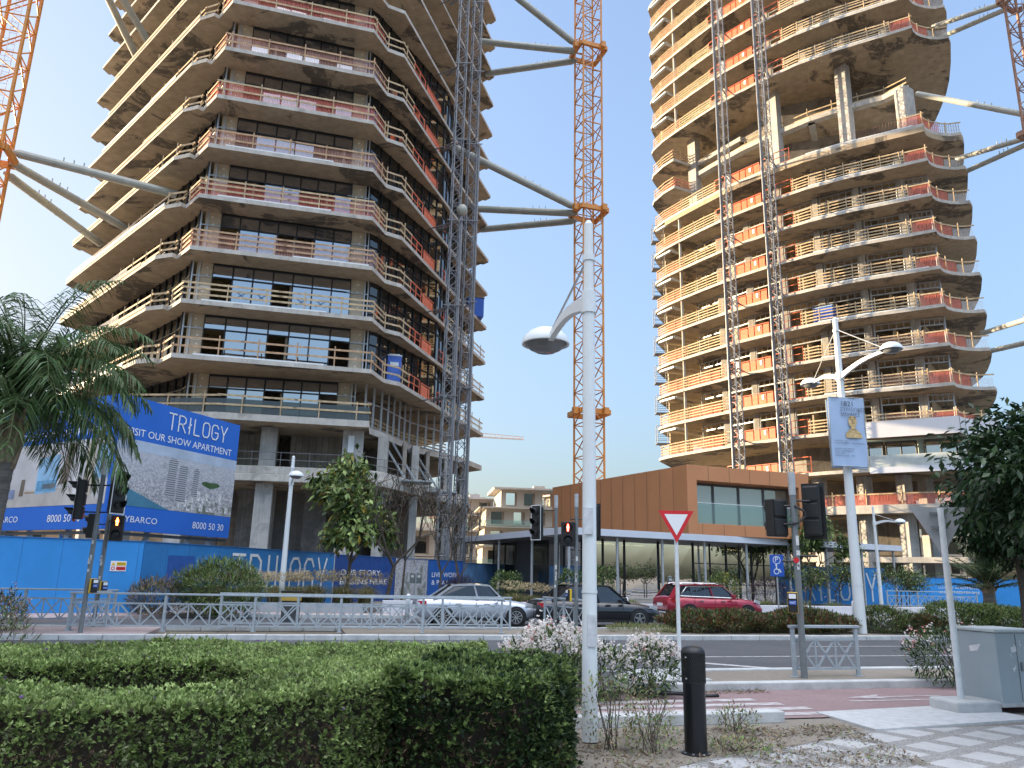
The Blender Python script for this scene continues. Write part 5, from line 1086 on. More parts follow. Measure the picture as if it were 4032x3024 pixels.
# poster on the tall lamp
ps = thing('poster_banner', 'pale blue poster with a golden bust and Greek heading on the tall lamp post', 'poster', (FP[0], FP[1], 5.7))
pm = M('poster_blue', (.38, .50, .70), .5, 0, .06, 1.2); px_, pu = unit((.99, .12, 0)), Vector((0, 0, 1)); pn = Vector((px_.y, -px_.x, 0))
pc = Vector((FP[0]-.02, FP[1]-.34, 5.68))
def bust(mb, c, w_, h_):
    pts = [(-.48, 0), (-.45, .22), (-.22, .36), (-.13, .42), (-.13, .50), (-.22, .56), (-.26, .72), (-.24, .86), (-.12, .97), (.03, 1.0), (.16, .95), (.24, .84), (.24, .68), (.17, .55), (.12, .49), (.13, .42), (.24, .36), (.46, .20), (.5, 0)]
    mb.add([c + px_*(p[0]*w_) + pu*(p[1]*h_) for p in pts], [tuple(range(len(pts)))])
for i, (tilt, off) in enumerate(((.02, 0), (-.05, .30))):
    o_ = pc + pn*(-off*1.6) + px_*(off*.7); mb = MB(); W_, H_ = 1.32, 2.45; pts = []
    nx, nz = 7, 10
    for b in range(nz+1):
        for a in range(nx+1):
            q = o_ + px_*((a/nx-.5)*W_ + tilt*(b/nz-.5)) + pu*((b/nz-.0)*H_ - .0) + pn*(.02*math.sin(a*1.7+b*.9+i)); pts.append(q)
    fs = [(b*(nx+1)+a, b*(nx+1)+a+1, (b+1)*(nx+1)+a+1, (b+1)*(nx+1)+a) for b in range(nz) for a in range(nx)]
    mb.add(pts, fs); mb.add([q-pn*.012 for q in pts], [f[::-1] for f in fs]); pan = mb.build('poster_panel', pm, ps, smooth=True)
    mb = MB(); c4 = [o_+px_*(a*W_/2+tilt*(b-.5))+pu*(b*H_) for a, b in ((-1, 0), (1, 0), (1, 1), (-1, 1))]
    for q in range(4): mb.tube(tuple(c4[q]-pn*.006), tuple(c4[(q+1) % 4]-pn*.006), .02, None, 6)
    mb.build('poster_frame', greyp, ps)
    if i == 0:
        f = pn*.045; mb = MB(); letters(mb, '1821', o_+f+pu*2.14+px_*.02, px_, pu, .19, .42, center=True); letters(mb, 'ΣΥΛΛΟΓΙΚΕΣ', o_+f+pu*1.96-px_*.24, px_, pu, .13, .92); letters(mb, 'ΜΝΗΜΕΣ', o_+f+pu*1.78-px_*.24, px_, pu, .13, .72)
        for yy, s_ in ((.86, '9 ΙΟΥΛΙΟΥ / JULY'), (.78, '25 ΣΕΠΤΕΜΒΡΙΟΥ / SEPTEMBER 2021'), (.58, 'ΩΡΑΡΙΟ ΛΕΙΤΟΥΡΓΙΑΣ'), (.50, 'ΤΡΙΤΗ - ΠΑΡΑΣΚΕΥΗ'), (.42, '10.00 - 18.00'), (.34, 'ΣΑΒΒΑΤΟ 10.00 - 16.00')): letters(mb, s_, o_+f+pu*yy-px_*.56, px_, pu, .05)
        letters(mb, 'ΜΟΥΣΕΙΟ', o_+f+pu*2.32-px_*.56, px_, pu, .035); mb.build('lettering', M('poster_ink', (.11, .13, .18), .6), pan)
        mb = MB(); bust(mb, o_+pn*.042+pu*1.0+px_*.18, .62, .80); mb.build('bust_print', M('bust_gold', (.58, .42, .20), .6, 0, .35, 9), pan)
        mb = MB(); q0 = o_+pn*.048+px_*.19
        for (x_, z_, w_, h_) in ((-.07, 1.66, .06, .02), (.05, 1.66, .06, .02), (-.01, 1.60, .03, .06), (-.01, 1.53, .08, .018), (-.1, 1.74, .1, .03), (.08, 1.74, .1, .03), (-.01, 1.30, .16, .02)): p_ = q0+px_*x_+pu*z_; mb.bar(p_-px_*w_/2, p_+px_*w_/2, .004, h_)
        mb.build('bust_shading_print', M('bust_dark', (.28, .17, .07), .7), pan)
mb = MB()
for zz in (5.95, 7.85): mb.bar((FP[0]-.5, FP[1]-.22, zz), (FP[0]+.5, FP[1]-.22, zz), .05); mb.bar((FP[0], FP[1]-.3, zz), (FP[0], FP[1]+.1, zz), .05)
mb.build('bracket', greyp, ps)

# ================================================================ traffic lights and signs
def head(t, c, f, n=3, board=True, man=None, s=1.0, bx=.33):
    """a signal head centred at c facing the plan direction f"""
    f = unit((f[0], f[1], 0)); r = Vector((-f.y, f.x, 0)); c = Vector(c); hh = .34*n*s; rz = math.atan2(r.y, r.x)
    mb = MB(); mb.box(tuple(c-f*.02), (bx*s, .20*s, hh), rz)
    for i in range(n): mb.box(tuple(c-f*.13*s+Vector((0, 0, (i-(n-1)/2)*.34*s))), (bx*s*.86, .05, .30*s), rz)
    hd = mb.build('signal_head', black, t, bevel=.02*s)
    if board:
        mb = MB(); mb.box(tuple(c+f*.055*s), (bx*s+.12, .02, hh+.12), rz); bd = mb.build('backing_board', black, hd)
        mb = MB()
        for a in (-1, 1): mb.box(tuple(c+f*(.055*s+.011)+r*(a*(bx*s/2+.045))), (.025, .006, hh+.115), rz)
        for b in (-1, 1): mb.box(tuple(c+f*(.055*s+.011)+Vector((0, 0, b*(hh/2+.045)))), (bx*s+.06, .006, .025), rz)
        mb.build('white_border', whitep, hd)
    for i in range(n):
        cz = c + Vector((0, 0, (i-(n-1)/2)*.34*s)) + f*.085*s; R_ = .125*s
        mb = MB(); k = 14; vs = []; fs = []
        for j in range(k+1):
            a = -.35 + (math.pi+.7)*j/k; q = r*(math.cos(a)*R_)+Vector((0, 0, math.sin(a)*R_)); ln = (.24 if n == 3 else .14)*s*(.45+.55*max(0, math.sin(a)))
            for q2, l2 in ((q, 0), (q, ln), (q*.93, ln), (q*.93, 0)): v = cz+q2+f*l2; vs.append(tuple(v))
            if j: fs += [(4*(j-1)+m_, 4*(j-1)+(m_+1) % 4, 4*j+(m_+1) % 4, 4*j+m_) for m_ in range(4)]
        mb.add(vs, fs); mb.build('visor', black, hd, smooth=False)
        mb = MB(); mb.lathe(tuple(cz+f*.016), [(R_*.92, 0), (R_*.6, .012), (0, .02)], 18, axis=f)
        lit = man and i == n-1
        ln = mb.build('lens', M('dark_lens', (.02, .022, .024), .25) if 'dark_lens' not in MATS else MATS['dark_lens'], hd, smooth=True)
        if lit:
            mb = MB(); q = cz+f*.045; k = R_*1.15
            def pp(a, b): return tuple(q+r*(a*k)+Vector((0, 0, b*k)))
            mb.lathe(pp(0, .55), [(0, 0), (.14*k, 0)], 10, axis=f)
            mb.add([pp(-.2, .38), pp(.2, .38), pp(.26, -.1), pp(.16, -.12), pp(.14, -.7), pp(-.14, -.7), pp(-.16, -.12), pp(-.26, -.1)], [tuple(range(8))]); mb.build('lit_red_figure', man, ln)
    return hd
redman = emit('lit_red_figure', (1.0, .05, .03), 6.0); redman2 = emit('lit_red_orange_figure', (1.0, .13, .02), 7.0)
def pushbox(t, x, y, z, f):
    f = unit((f[0], f[1], 0)); r = Vector((-f.y, f.x, 0)); rz = math.atan2(r.y, r.x); c = Vector((x, y, z)) + f*.13
    mb = MB(); mb.box(tuple(c-f*.03), (.17, .07, .36), rz); b = mb.build('push_button_box', yellowp, t, bevel=.012)
    mb = MB(); mb.box(tuple(c+f*.03), (.16, .07, .34), rz); mb.build('box_front', black, b, bevel=.01)
    mb = MB(); mb.box(tuple(c+f*.068+Vector((0, 0, .11))), (.12, .01, .08), rz); mb.build('sticker', white, b)
    mb = MB(); mb.box(tuple(c+f*.068), (.12, .01, .07), rz); mb.build('wait_panel', bluep, b)
    mb = MB(); letters(mb, 'WAIT', c+f*.075+Vector((0, 0, -.02)), -r if (-r).x > 0 else r, (0, 0, 1), .045, .10, center=True); mb.build('wait_lettering', white, b)
def tpole(label, x, y, H, z0=.1, r=.058):
    t = thing('traffic_light', label, 'traffic light', (x, y, z0)); mb = MB(); mb.tube((x, y, z0), (x, y, H-.42), r, None, 16); mb.build('pole', polegrey, t, smooth=False)
    mb = MB(); mb.tube((x, y, H-.42), (x, y, H), r*1.12, None, 16); mb.build('pole_cap', galv, t)
    mb = MB(); random.seed(int(abs(x)*100)); 
    for i in range(4): mb.box((x+random.uniform(-.02, .02), y-r-.002, z0+random.uniform(1.3, 2.4)), (random.uniform(.04, .07), .004, random.uniform(.06, .2)), 0)
    mb.build('sticker', M('worn_paper', (.62, .63, .63), .8, 0, .2, 15) if 'worn_paper' not in MATS else MATS['worn_paper'], t); return t
def arm(t, a, b, r=.02): mb = MB(); mb.path([a, b], r, 6); mb.build('bracket', black, t)
t = tpole('left traffic light with two black heads turned away to both sides', -10.72, 20.35, 4.5); x, y = -10.72, 20.35
head(t, (x-.52, y-.05, 3.42), (-.93, -.36), 3); head(t, (x+.50, y-.12, 3.62), (.90, -.42), 3)
for z in (3.8, 3.1): arm(t, (x, y, z), (x-.4, y-.04, z)); arm(t, (x, y, z), (x+.38, y-.1, z))
pushbox(t, x+.08, y, 1.25, (.75, -.4))
t = tpole('left pedestrian signal lit with an orange red standing figure', -11.5, 22.46, 4.45); x, y = -11.5, 22.46
head(t, (x+.33, y-.12, 2.80), (.35, -.94), 2, False, redman2, 1.05); head(t, (x-.45, y-.05, 2.85), (-.9, -.3), 2, False); head(t, (x+.1, y+.1, 3.9), (.5, .8), 3, False)
arm(t, (x, y, 3.0), (x+.4, y-.15, 3.0)); arm(t, (x, y, 2.9), (x-.4, y-.05, 2.9)); pushbox(t, x+.06, y, 1.15, (.8, -.5))
t = tpole('middle traffic light with three dark lenses in long visors', 1.55, 25.7, 4.35); x, y = 1.55, 25.7
head(t, (x-.62, y-.15, 3.43), (-.72, -.69), 3)
for z in (3.85, 3.0): arm(t, (x, y, z), (x-.5, y-.1, z))
t = tpole('middle pedestrian signal lit with a red standing figure', 2.13, 24.62, 4.30); x, y = 2.13, 24.62
head(t, (x-.27, y-.12, 3.03), (-.12, -.99), 2, False, redman, 1.12, .38); head(t, (x+.55, y+.12, 3.45), (.25, .97), 3, True)
for z in (3.5, 2.55): arm(t, (x, y, z), (x+.45, y+.05, z)); arm(t, (x, y, z), (x-.2, y-.05, z))
pushbox(t, x-.12, y, 1.18, (-.9, -.4))
t = tpole('right traffic light showing the dark backs of its signal heads', 5.25, 14.33, 3.72); x, y = 5.25, 14.33
head(t, (x-.30, y+.12, 2.88), (-.45, .89), 2, False, None, 1.0, .36); head(t, (x+.42, y+.14, 3.03), (.62, .78), 3, True, None, .90)
mb = MB(); mb.path([(x, y-.05, 3.1), (x+.16, y-.10, 3.0), (x+.17, y-.10, 2.9), (x+.02, y-.1, 2.78), (x-.2, y, 2.76)], .022, 8); mb.build('cable', black, t)
for z in (3.2, 2.2): arm(t, (x, y, z), (x+.4, y+.05, z)); arm(t, (x, y, z-.1), (x-.25, y+.05, z-.1))
pushbox(t, x-.13, y-.03, 1.38, (-.35, -.94))
mb = MB(); mb.lathe((x-.03, y-.065, 2.12), [(0, 0), (.035, 0), (.05, 0)], 16, axis=(-.3, -1, 0)); mb.build('round_sticker', redp, t)
# give way signs
def tri(c, rgt, half, hgt): return [c-rgt*half+Vector((0, 0, hgt*.0)), c+rgt*half, c-Vector((0, 0, hgt))]
def yieldsign(label, x, y, z0, ztop, front, half, hgt, r, lean=0.0):
    t = thing('give_way_sign', label, 'road sign', (x, y, z0)); f = unit((front[0], front[1], 0)); rgt = Vector((-f.y, f.x, 0))
    zp = ztop-.02; mb = MB(); mb.tube((x, y, z0), (x+lean, y, zp), r, None, 12); mb.build('pole', galv if lean else M('sign_pole_white', (.62, .66, .68), .4), t)
    c = Vector((x+lean, y, ztop)) + f*(r+.02)
    def shape(k, off, th, m, nm, par=None):
        ctr = c - Vector((0, 0, hgt/3)); pts = [ctr+(p-ctr)*k+f*off for p in tri(c, rgt, half, hgt)]; q = [p-f*th for p in pts]; mb = MB(); mb.add(pts+q, [(0, 1, 2), (5, 4, 3), (0, 3, 4, 1), (1, 4, 5, 2), (2, 5, 3, 0)]); return mb.build(nm, m, par or t)
    back = shape(1, .0, .004, galv, 'sign_plate'); shape(1, .005, .004, redp, 'red_border', back); shape(.66, .009, .003, white, 'white_centre', back)
    for dz in (.10, hgt*.42):
        mb = MB(); mb.bar(tuple(c-f*(r*1.0)-rgt*.09-Vector((0, 0, dz))), tuple(c-f*(r*1.0)+rgt*.14-Vector((0, 0, dz))), .05, .035); mb.build('clamp', polegrey, t)
yieldsign('give way sign facing the camera with a red border', 2.96, 13.84, .05, 2.92, (-.02, -1), .315, .56, .035)
yieldsign('grey back of a give way sign beside the utility cabinet', 6.56, 11.8, .13, 2.9, (.15, .99), .42, .74, .045, .0)
# small concrete footing of the right sign
mb = MB(); mb.box((6.58, 11.75, .07), (.75, .55, .2), .25); f_ = mb.build('footing', kerb_m, None, kind='structure', bevel=.03)
# bollard light
b = thing('bollard_light', 'black bollard light with perforated head in the foreground', 'bollard', (1.98, 8.59, .0))
mb = MB(); mb.lathe((0, 0, 0), [(.0, 0), (.155, 0), (.155, .015), (.12, .03), (.115, .03), (.115, .70), (0, .70)], 28); mb.build('post', M('bollard_black', (.011, .012, .015), .3, .2, .15, 3), b, local=True, smooth=False, bevel=0)
mb = MB()
for i in range(11):
    z = .70+i*.027
    for j in range(36):
        a = 2*math.pi*(j+.5*(i % 2))/36; a2 = a+2*math.pi*.5/36; c0 = (.122*math.cos(a), .122*math.sin(a), z); mb.bar(c0, (.122*math.cos(a2), .122*math.sin(a2), z+.027), .007, .007); a3 = a-2*math.pi*.5/36; mb.bar(c0, (.122*math.cos(a3), .122*math.sin(a3), z+.027), .007, .007)
mb.lathe((0, 0, 0), [(.125, .69), (.125, .705), (.118, .705)], 28); mb.lathe((0, 0, 0), [(.125, .99), (.125, 1.0), (.118, 1.0)], 28); mb.build('perforated_guard', black, b, local=True)
mb = MB(); mb.tube((0, 0, .70), (0, 0, 1.0), .085, None, 18); mb.build('lamp_core', M('lamp_core_grey', (.05, .055, .05), .4), b, local=True)
mb = MB(); mb.lathe((0, 0, 0), [(.125, .995), (.12, 1.02), (.095, 1.045), (.05, 1.06), (0, 1.064)], 28); mb.build('cap', black, b, local=True, smooth=True)
mb = MB()
for a in (-1.2, -.5, -2.0, -2.7): mb.lathe((.135*math.cos(a), .135*math.sin(a), .015), [(0, .012), (.012, .01), (.012, 0)], 8)
for z in (.74, .95): mb.lathe((-.095, -.085, z), [(0, .01), (.009, .008), (.009, 0)], 8, axis=(-.7, -.7, 0))
mb.build('bolt', galv, b, local=True)
# cabinets
def cabinet(label, x, y, rz, w_, d_, h_, mat, mat2, seam=True):
    t = thing('utility_cabinet', label, 'cabinet', (x, y, .10), rz)
    MB().box((0, 0, h_/2+.03), (w_, d_, h_)).build('body', mat, t, local=True, bevel=.012); MB().box((0, 0, h_+.06), (w_+.06, d_+.06, .05)).build('roof', mat2, t, local=True, bevel=.015)
    MB().box((0, 0, .015), (w_+.03, d_+.03, .05)).build('plinth', kerb_m, t, local=True)
    mb = MB(); mb.box((0, -d_/2-.003, h_/2+.03), (.008, .008, h_-.05)); mb.box((.06, -d_/2-.01, h_*.55), (.03, .02, .12)); mb.build('door_seam', polegrey, t, local=True); return t
ct = cabinet('large grey green utility cabinet with torn stickers', 7.27, 12.0, .30, .74, .68, .96, M('cabinet_grey', (.33, .39, .42), .45, 0, .07, 1.5), M('cabinet_roof', (.42, .47, .48), .5, 0, .07, 2))
random.seed(3); mb = MB()
for i in range(9):
    x_, z_ = random.uniform(-.2, .22), random.uniform(.45, .88); pts = [(x_+random.uniform(-.05, .05), -.343, z_+random.uniform(-.05, .05)) for _ in range(3)]
    mb.add(pts, [(0, 1, 2)])
for i in range(2): x_ = -.1+.25*i; mb.add([(x_, -.3435, .72), (x_+.11, -.3435, .74), (x_+.10, -.3435, .81), (x_-.01, -.3435, .79)], [(0, 1, 2, 3)])
mb.add([(-.373, .12, .78), (-.373, -.08, .82), (-.373, -.02, .72), (-.373, .11, .70)], [(0, 1, 2, 3)]); mb.build('torn_sticker', M('torn_paper', (.66, .67, .68), .8, 0, .15, 12), ct, local=True)
cabinet('second pale utility cabinet cut off by the right edge', 8.12, 12.2, .30, .75, .7, .86, M('cabinet_pale', (.52, .53, .52), .5, 0, .06, 2), M('cabinet_pale_roof', (.6, .6, .58), .5, 0, .06, 2))
# railings
def railing(label, a, b, h=.95, z0=.1, bay=2.2, group='grey metal pedestrian railings'):
    t = thing('pedestrian_railing', label, 'railing', (a[0], a[1], z0), 0, group); A = Vector((*a, z0)); d = (Vector((*b, z0))-A); L = d.length; d.normalize(); n = max(1, round(L/bay)); Z = Vector((0, 0, 1))
    for i in range(n+1): p = A+d*(L*i/n); mb = MB(); mb.bar(tuple(p), tuple(p+Z*(h-.03)), .065, .065); mb.box((p.x, p.y, z0+.008), (.14, .14, .016), math.atan2(d.y, d.x)); mb.build('post', rail_grey, t)
    mb = MB(); mb.bar(tuple(A-d*.06+Z*h), tuple(A+d*(L+.06)+Z*h), .10, .05); mb.build('top_rail', rail_grey, t, bevel=.008)
    for i in range(n):
        p, q = A+d*(L*i/n+.035), A+d*(L*(i+1)/n-.035); mb = MB(); w_ = (q-p).length; z_lo, z_hi = .14, h*.74
        for zz in (z_lo, z_hi): mb.bar(tuple(p+Z*zz), tuple(q+Z*zz), .04, .04)
        k = max(2, round(w_/.5)); cw = w_/k
        for j in range(k):
            u0, u1 = p+d*(cw*j), p+d*(cw*(j+1)); mb.bar(tuple(u0+d*.03+Z*(z_lo+.02)), tuple(u1-d*.03+Z*(z_hi-.02)), .018, .035); mb.bar(tuple(u0+d*.03+Z*(z_hi-.02)), tuple(u1-d*.03+Z*(z_lo+.02)), .018, .035)
            if j: mb.bar(tuple(u0+Z*z_lo), tuple(u0+Z*z_hi), .03, .03)
        mb.build('lattice_panel', rail_grey, t)
    return t
railing('short grey railing panel on the island beside the right traffic light', (5.13, 14.45), (6.42, 14.82), .86, .1)
railing('longest grey railing run along the front of the median', (-11.35, 20.9), (-.15, 23.35), .95)
railing('second grey railing run just behind the longest one', (-8.2, 23.0), (.1, 25.0), .95)
railing('grey railing run at the far left in front of the blue hoarding', (-18.5, 21.9), (-11.6, 23.7), .95)
railing('short grey railing return between the two middle signal poles', (1.25, 26.6), (2.35, 24.3), .95, bay=1.3)
railing('tiny grey return joining the left ends of the railing runs', (-11.35, 20.98), (-11.15, 22.4), .95, bay=1.5)
railing('far right grey railing in front of the LUXURY hoarding', (23.2, 48.6), (29.5, 50.0), 1.0, .3)
# low white planter wall along the far pavement, with small posts
pw = thing('planter_wall', 'low white planter wall behind the red SUV', 'wall', (*st(5, 33.0)[:2], 0)); mb = MB(); mb.prism([st(3.6, 33.0)[:2], st(34, 33.0)[:2], st(34, 33.25)[:2], st(3.6, 33.25)[:2]], .05, .62); mb.build('wall', M('white_render', (.58, .60, .64), .8, 0, .08, .8), pw, bevel=.02)
p2 = thing('planter_wall', 'low planter wall behind the railings holding the tan grasses', 'wall', (*st(-5, 33.2)[:2], 0)); mb = MB(); mb.prism([st(-12, 33.2)[:2], st(2.8, 33.2)[:2], st(2.8, 33.45)[:2], st(-12, 33.45)[:2]], .05, .45); mb.build('wall', M('grey_render', (.42, .43, .45), .8, 0, .08, .8), p2, bevel=.02)
wp = thing('marker_post', 'small round topped white post along the far pavement', 'post', (*st(13.6, 31.2)[:2], .12), 0, 'white posts along the far pavement'); MB().lathe((0, 0, 0), [(0, 0), (.09, 0), (.09, .72), (.07, .80), (0, .83)], 14).build('shaft', whitep, wp, local=True, smooth=True)
for s_, t_ in ((19.4, 31.4), (-1.6, 31.3), (4.4, 31.3), (25.0, 31.4)): dup(wp, (*st(s_, t_)[:2], .12), 0)
sp = thing('parking_sign', 'blue disabled parking sign on a thin grey post', 'road sign', (10.95, 32.2, .1)); mb = MB(); mb.tube((10.95, 32.2, .1), (10.95, 32.2, 2.75), .035, None, 8); mb.build('post', galv, sp)
mb = MB(); mb.box((10.95, 32.14, 2.35), (.56, .02, .86)); pl = mb.build('plate', bluep, sp, bevel=.01)
mb = MB(); letters(mb, 'P', Vector((10.95, 32.125, 2.50)), (1, 0, 0), (0, 0, 1), .20, center=True)
mb.lathe((10.95, 32.127, 2.57), [(.135, 0), (.16, 0)], 20, axis=(0, -1, 0)); mb.lathe((10.92, 32.126, 2.12), [(.085, 0), (.115, 0)], 18, axis=(0, -1, 0)); mb.bar((10.93, 32.126, 2.32), (10.93, 32.126, 2.18), .004, .05, up=(1, 0, 0)); mb.bar((10.93, 32.126, 2.2), (11.05, 32.126, 2.2), .004, .04); mb.bar((11.05, 32.126, 2.2), (11.10, 32.126, 2.08), .004, .04); mb.lathe((10.92, 32.126, 2.37), [(0, 0), (.04, 0)], 10, axis=(0, -1, 0)); mb.build('wheelchair_mark', white, pl)
def meter(label, x, y, z0=.4): 
    t = thing('parking_meter', label, 'parking meter', (x, y, z0)); mb = MB(); mb.tube((x, y, z0), (x, y, z0+1.0), .04, None, 8); mb.build('post', galv, t)
    for s in (-.14, .14): mb = MB(); mb.box((x+s, y, z0+1.18), (.22, .16, .36)); mb.lathe((x+s, y, z0+1.36), [(.11, 0), (.10, .06), (.05, .1), (0, .11)], 12); hd = mb.build('meter_head', M('meter_grey', (.10, .12, .12), .5) if 'meter_grey' not in MATS else MATS['meter_grey'], t); MB().box((x+s, y-.09, z0+1.3), (.12, .01, .1)).build('display', lampglass, hd)
meter('grey twin parking meter beside the red SUV', 7.3, 35.0); meter('grey twin parking meter among the tan grasses', -4.0, 34.6, .3)
wb = thing('litter_bin', 'small yellow topped bin behind the far railings', 'bin', (-6.9, 25.6, .1)); mb = MB(); mb.box((0, 0, .45), (.5, .4, .9)); mb.build('body', M('bin_grey', (.05, .055, .06), .6), wb, local=True, bevel=.02); mb = MB(); mb.box((0, -.01, .82), (.54, .44, .24)); mb.build('band', M('bin_ochre', (.45, .30, .06), .6), wb, local=True); MB().box((0, 0, .97), (.58, .48, .06)).build('lid', black, wb, local=True)
# ================================================================ vegetation
def unitrows(a): return a/np.maximum(np.linalg.norm(a, axis=1, keepdims=True), 1e-9)
def leafgeo(P, D, L, W, fold=True, droop=0.0):
    """leaf blades from base points P along unit directions D"""
    n = len(P); L = np.broadcast_to(np.asarray(L, float), (n,))[:, None]; W = np.broadcast_to(np.asarray(W, float), (n,))[:, None]
    up = np.tile(np.array([[0, 0, 1.0]]), (n, 1)) + rng.normal(0, .35, (n, 3)); S = unitrows(np.cross(D, up)); N = unitrows(np.cross(S, D))
    mid = P + D*L*.5; tip = P + D*L; tip[:, 2] -= (L*droop)[:, 0]
    if not fold:
        V = np.stack([P, mid+S*W/2, tip, mid-S*W/2], 1).reshape(-1, 3); F = np.arange(4*n).reshape(-1, 4); return V, F, 1
    rib = mid - N*W*.22; V = np.stack([P, mid+S*W/2, tip, mid-S*W/2, rib], 1).reshape(-1, 3); b = np.arange(n)[:, None]*5
    F = np.concatenate([b+np.array([[0, 1, 2, 4]]), b+np.array([[0, 4, 2, 3]])], 1).reshape(-1, 4); return V, F, 2
def foliage(name, P, D, L, W, mats, mi, parent, fold=True, droop=0.0, **kw):
    V, F, k = leafgeo(P, D, L, W, fold, droop); return npmesh(name, V, F, mats, np.repeat(mi, k), parent, **kw)
def rosettes(P, Dc, k, spread):
    P2 = np.repeat(P, k, 0); D2 = unitrows(np.repeat(Dc, k, 0) + rng.normal(0, spread, (len(P)*k, 3))); return P2, D2
def inpoly(x, y, poly):
    r = np.zeros(len(x), bool); n = len(poly)
    for i in range(n):
        x0, y0 = poly[i]; x1, y1 = poly[(i+1) % n]; c = (y0 > y) != (y1 > y)
        xi = (x1-x0)*(y-y0)/((y1-y0) if y1 != y0 else 1e-9)+x0; r ^= c & (x < xi)
    return r
def vnoise(x, y, z, f, seed=0):
    return (np.sin(x*f*1.7+seed)+np.sin(y*f*2.3+1.3*seed+.5*np.sin(x*f))+np.sin(z*f*2.9+x*f*.7+seed*.7)+np.sin((x+y-z)*f*1.1+2.1))/4
G1 = leafmat('leaf_fresh_green', (.31, .40, .14)); G2 = leafmat('leaf_mid_green', (.165, .235, .07)); G3 = leafmat('leaf_dark_green', (.04, .07, .024)); G4 = leafmat('leaf_grey_green', (.15, .19, .10))
GB = leafmat('leaf_dry_brown', (.17, .11, .07)); GY = leafmat('leaf_yellow', (.35, .27, .05)); GP = leafmat('petal_purple', (.22, .10, .36)); GR = leafmat('leaf_red', (.30, .06, .03))
WH = leafmat('petal_white', (.86, .81, .78), .35, .6, .12); PK = leafmat('petal_pink', (.75, .35, .33), .3, .6, .15); TW = leafmat('twig_grey', (.20, .17, .14), 0, .9)
FICUS = leafmat('ficus_leaf', (.020, .048, .016), .12, .28, .4, 2); FICUS2 = leafmat('ficus_leaf_pale', (.04, .08, .025), .15, .3, .3, 2)
TAN = leafmat('grass_tan', (.36, .29, .17), .3, .7, .25); TANG = leafmat('grass_green', (.16, .19, .06), .3, .6, .3); PUR = leafmat('grass_purple', (.035, .018, .025), .2, .6, .3)
coremat = M('hedge_inner_twigs', (.05, .04, .028), 1.0, 0, .4, 14, .8)

def hedge(name, label, cat, poly, top, seed, mats, dens, L, W, openedges=(), side_brown=.5, flowers=0, zmin=0.0, undul=.05, kk=5):
    c = np.mean(np.array(poly), 0); t = thing(name, label, cat, (float(c[0]), float(c[1]), 0))
    n = len(poly); cp = []
    for i in range(n):
        a, b, d = poly[i-1], poly[i], poly[(i+1) % n]; e1 = unit((b[0]-a[0], b[1]-a[1], 0)); e2 = unit((d[0]-b[0], d[1]-b[1], 0)); nn = Vector((-(e1.y+e2.y), e1.x+e2.x, 0)); nn = nn/max(nn.length, .3)
        cp.append((b[0]+nn.x*.13, b[1]+nn.y*.13))
    mb = MB(); mb.prism(cp, 0, top-.055); mb.build('inner_twigs', coremat, t)
    A = np.array(poly); lo, hi = A.min(0), A.max(0); area = (hi-lo).prod(); m = int(area*dens)
    x = rng.uniform(lo[0], hi[0], m); y = rng.uniform(lo[1], hi[1], m); k = inpoly(x, y, poly); x, y = x[k], y[k]
    z = top + undul*vnoise(x, y, 0*x, 2.2, seed) + .02*vnoise(x, y, 0*x, 7.0, seed) + rng.normal(0, .018, len(x)) - .03
    Ps = [np.stack([x, y, z], 1)]; Ds = [np.tile([[0, 0, 1.0]], (len(x), 1)) + rng.normal(0, .3, (len(x), 3))]; kind = [np.zeros(len(x))]
    for i in range(n):
        if i in openedges: continue
        a, b = np.array(poly[i]), np.array(poly[(i+1) % n]); Ln = np.linalg.norm(b-a); m = int(Ln*(top-zmin)*dens*1.1); u = rng.uniform(0, 1, m); zz = zmin+(top-zmin)*rng.uniform(0, 1, m)
        nrm = np.array([(b-a)[1], -(b-a)[0]])/Ln; bul = .035*vnoise(u*Ln*1.0+a[0], zz, a[1]+0*u, 4.5, seed) + rng.normal(0, .03, m) - .06*np.clip((zz-top+.12)/.12, 0, 1)
        q = a[None]+(b-a)[None]*u[:, None]+nrm[None]*(bul-.01)[:, None]; Ps.append(np.stack([q[:, 0], q[:, 1], zz], 1)); Ds.append(np.tile(np.array([[nrm[0], nrm[1], .45]]), (m, 1))+rng.normal(0, .45, (m, 3))); kind.append(np.ones(m))
    P = np.concatenate(Ps); D = unitrows(np.concatenate(Ds)); kd = np.concatenate(kind)
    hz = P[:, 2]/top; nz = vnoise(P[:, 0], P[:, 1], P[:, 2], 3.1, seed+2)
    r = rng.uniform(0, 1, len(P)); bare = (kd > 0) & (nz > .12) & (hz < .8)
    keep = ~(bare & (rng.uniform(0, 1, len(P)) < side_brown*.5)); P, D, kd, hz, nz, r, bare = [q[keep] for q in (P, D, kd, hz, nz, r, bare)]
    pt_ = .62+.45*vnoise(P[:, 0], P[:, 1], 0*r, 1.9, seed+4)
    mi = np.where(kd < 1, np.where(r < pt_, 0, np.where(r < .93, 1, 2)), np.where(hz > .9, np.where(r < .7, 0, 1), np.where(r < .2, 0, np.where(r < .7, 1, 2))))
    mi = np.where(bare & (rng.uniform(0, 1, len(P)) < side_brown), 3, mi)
    P2, D2 = rosettes(P, D, kk, .55); mi2 = np.repeat(mi, kk); sz = rng.uniform(.7, 1.25, len(P2)); thin = np.where(mi2 == 3, .35, 1.0)
    foliage('foliage', P2, D2, L*sz, W*sz*thin, mats, mi2, t)
    if flowers:
        idx = rng.choice(len(P), flowers, False); Pf, Df = rosettes(P[idx]+D[idx]*L*1.1, D[idx], 5, .8); foliage('flower', Pf, Df, .024, .02, [GP], np.zeros(len(Pf)), t, False)
    return t
G2B = leafmat('leaf_olive_green', (.165, .19, .09))
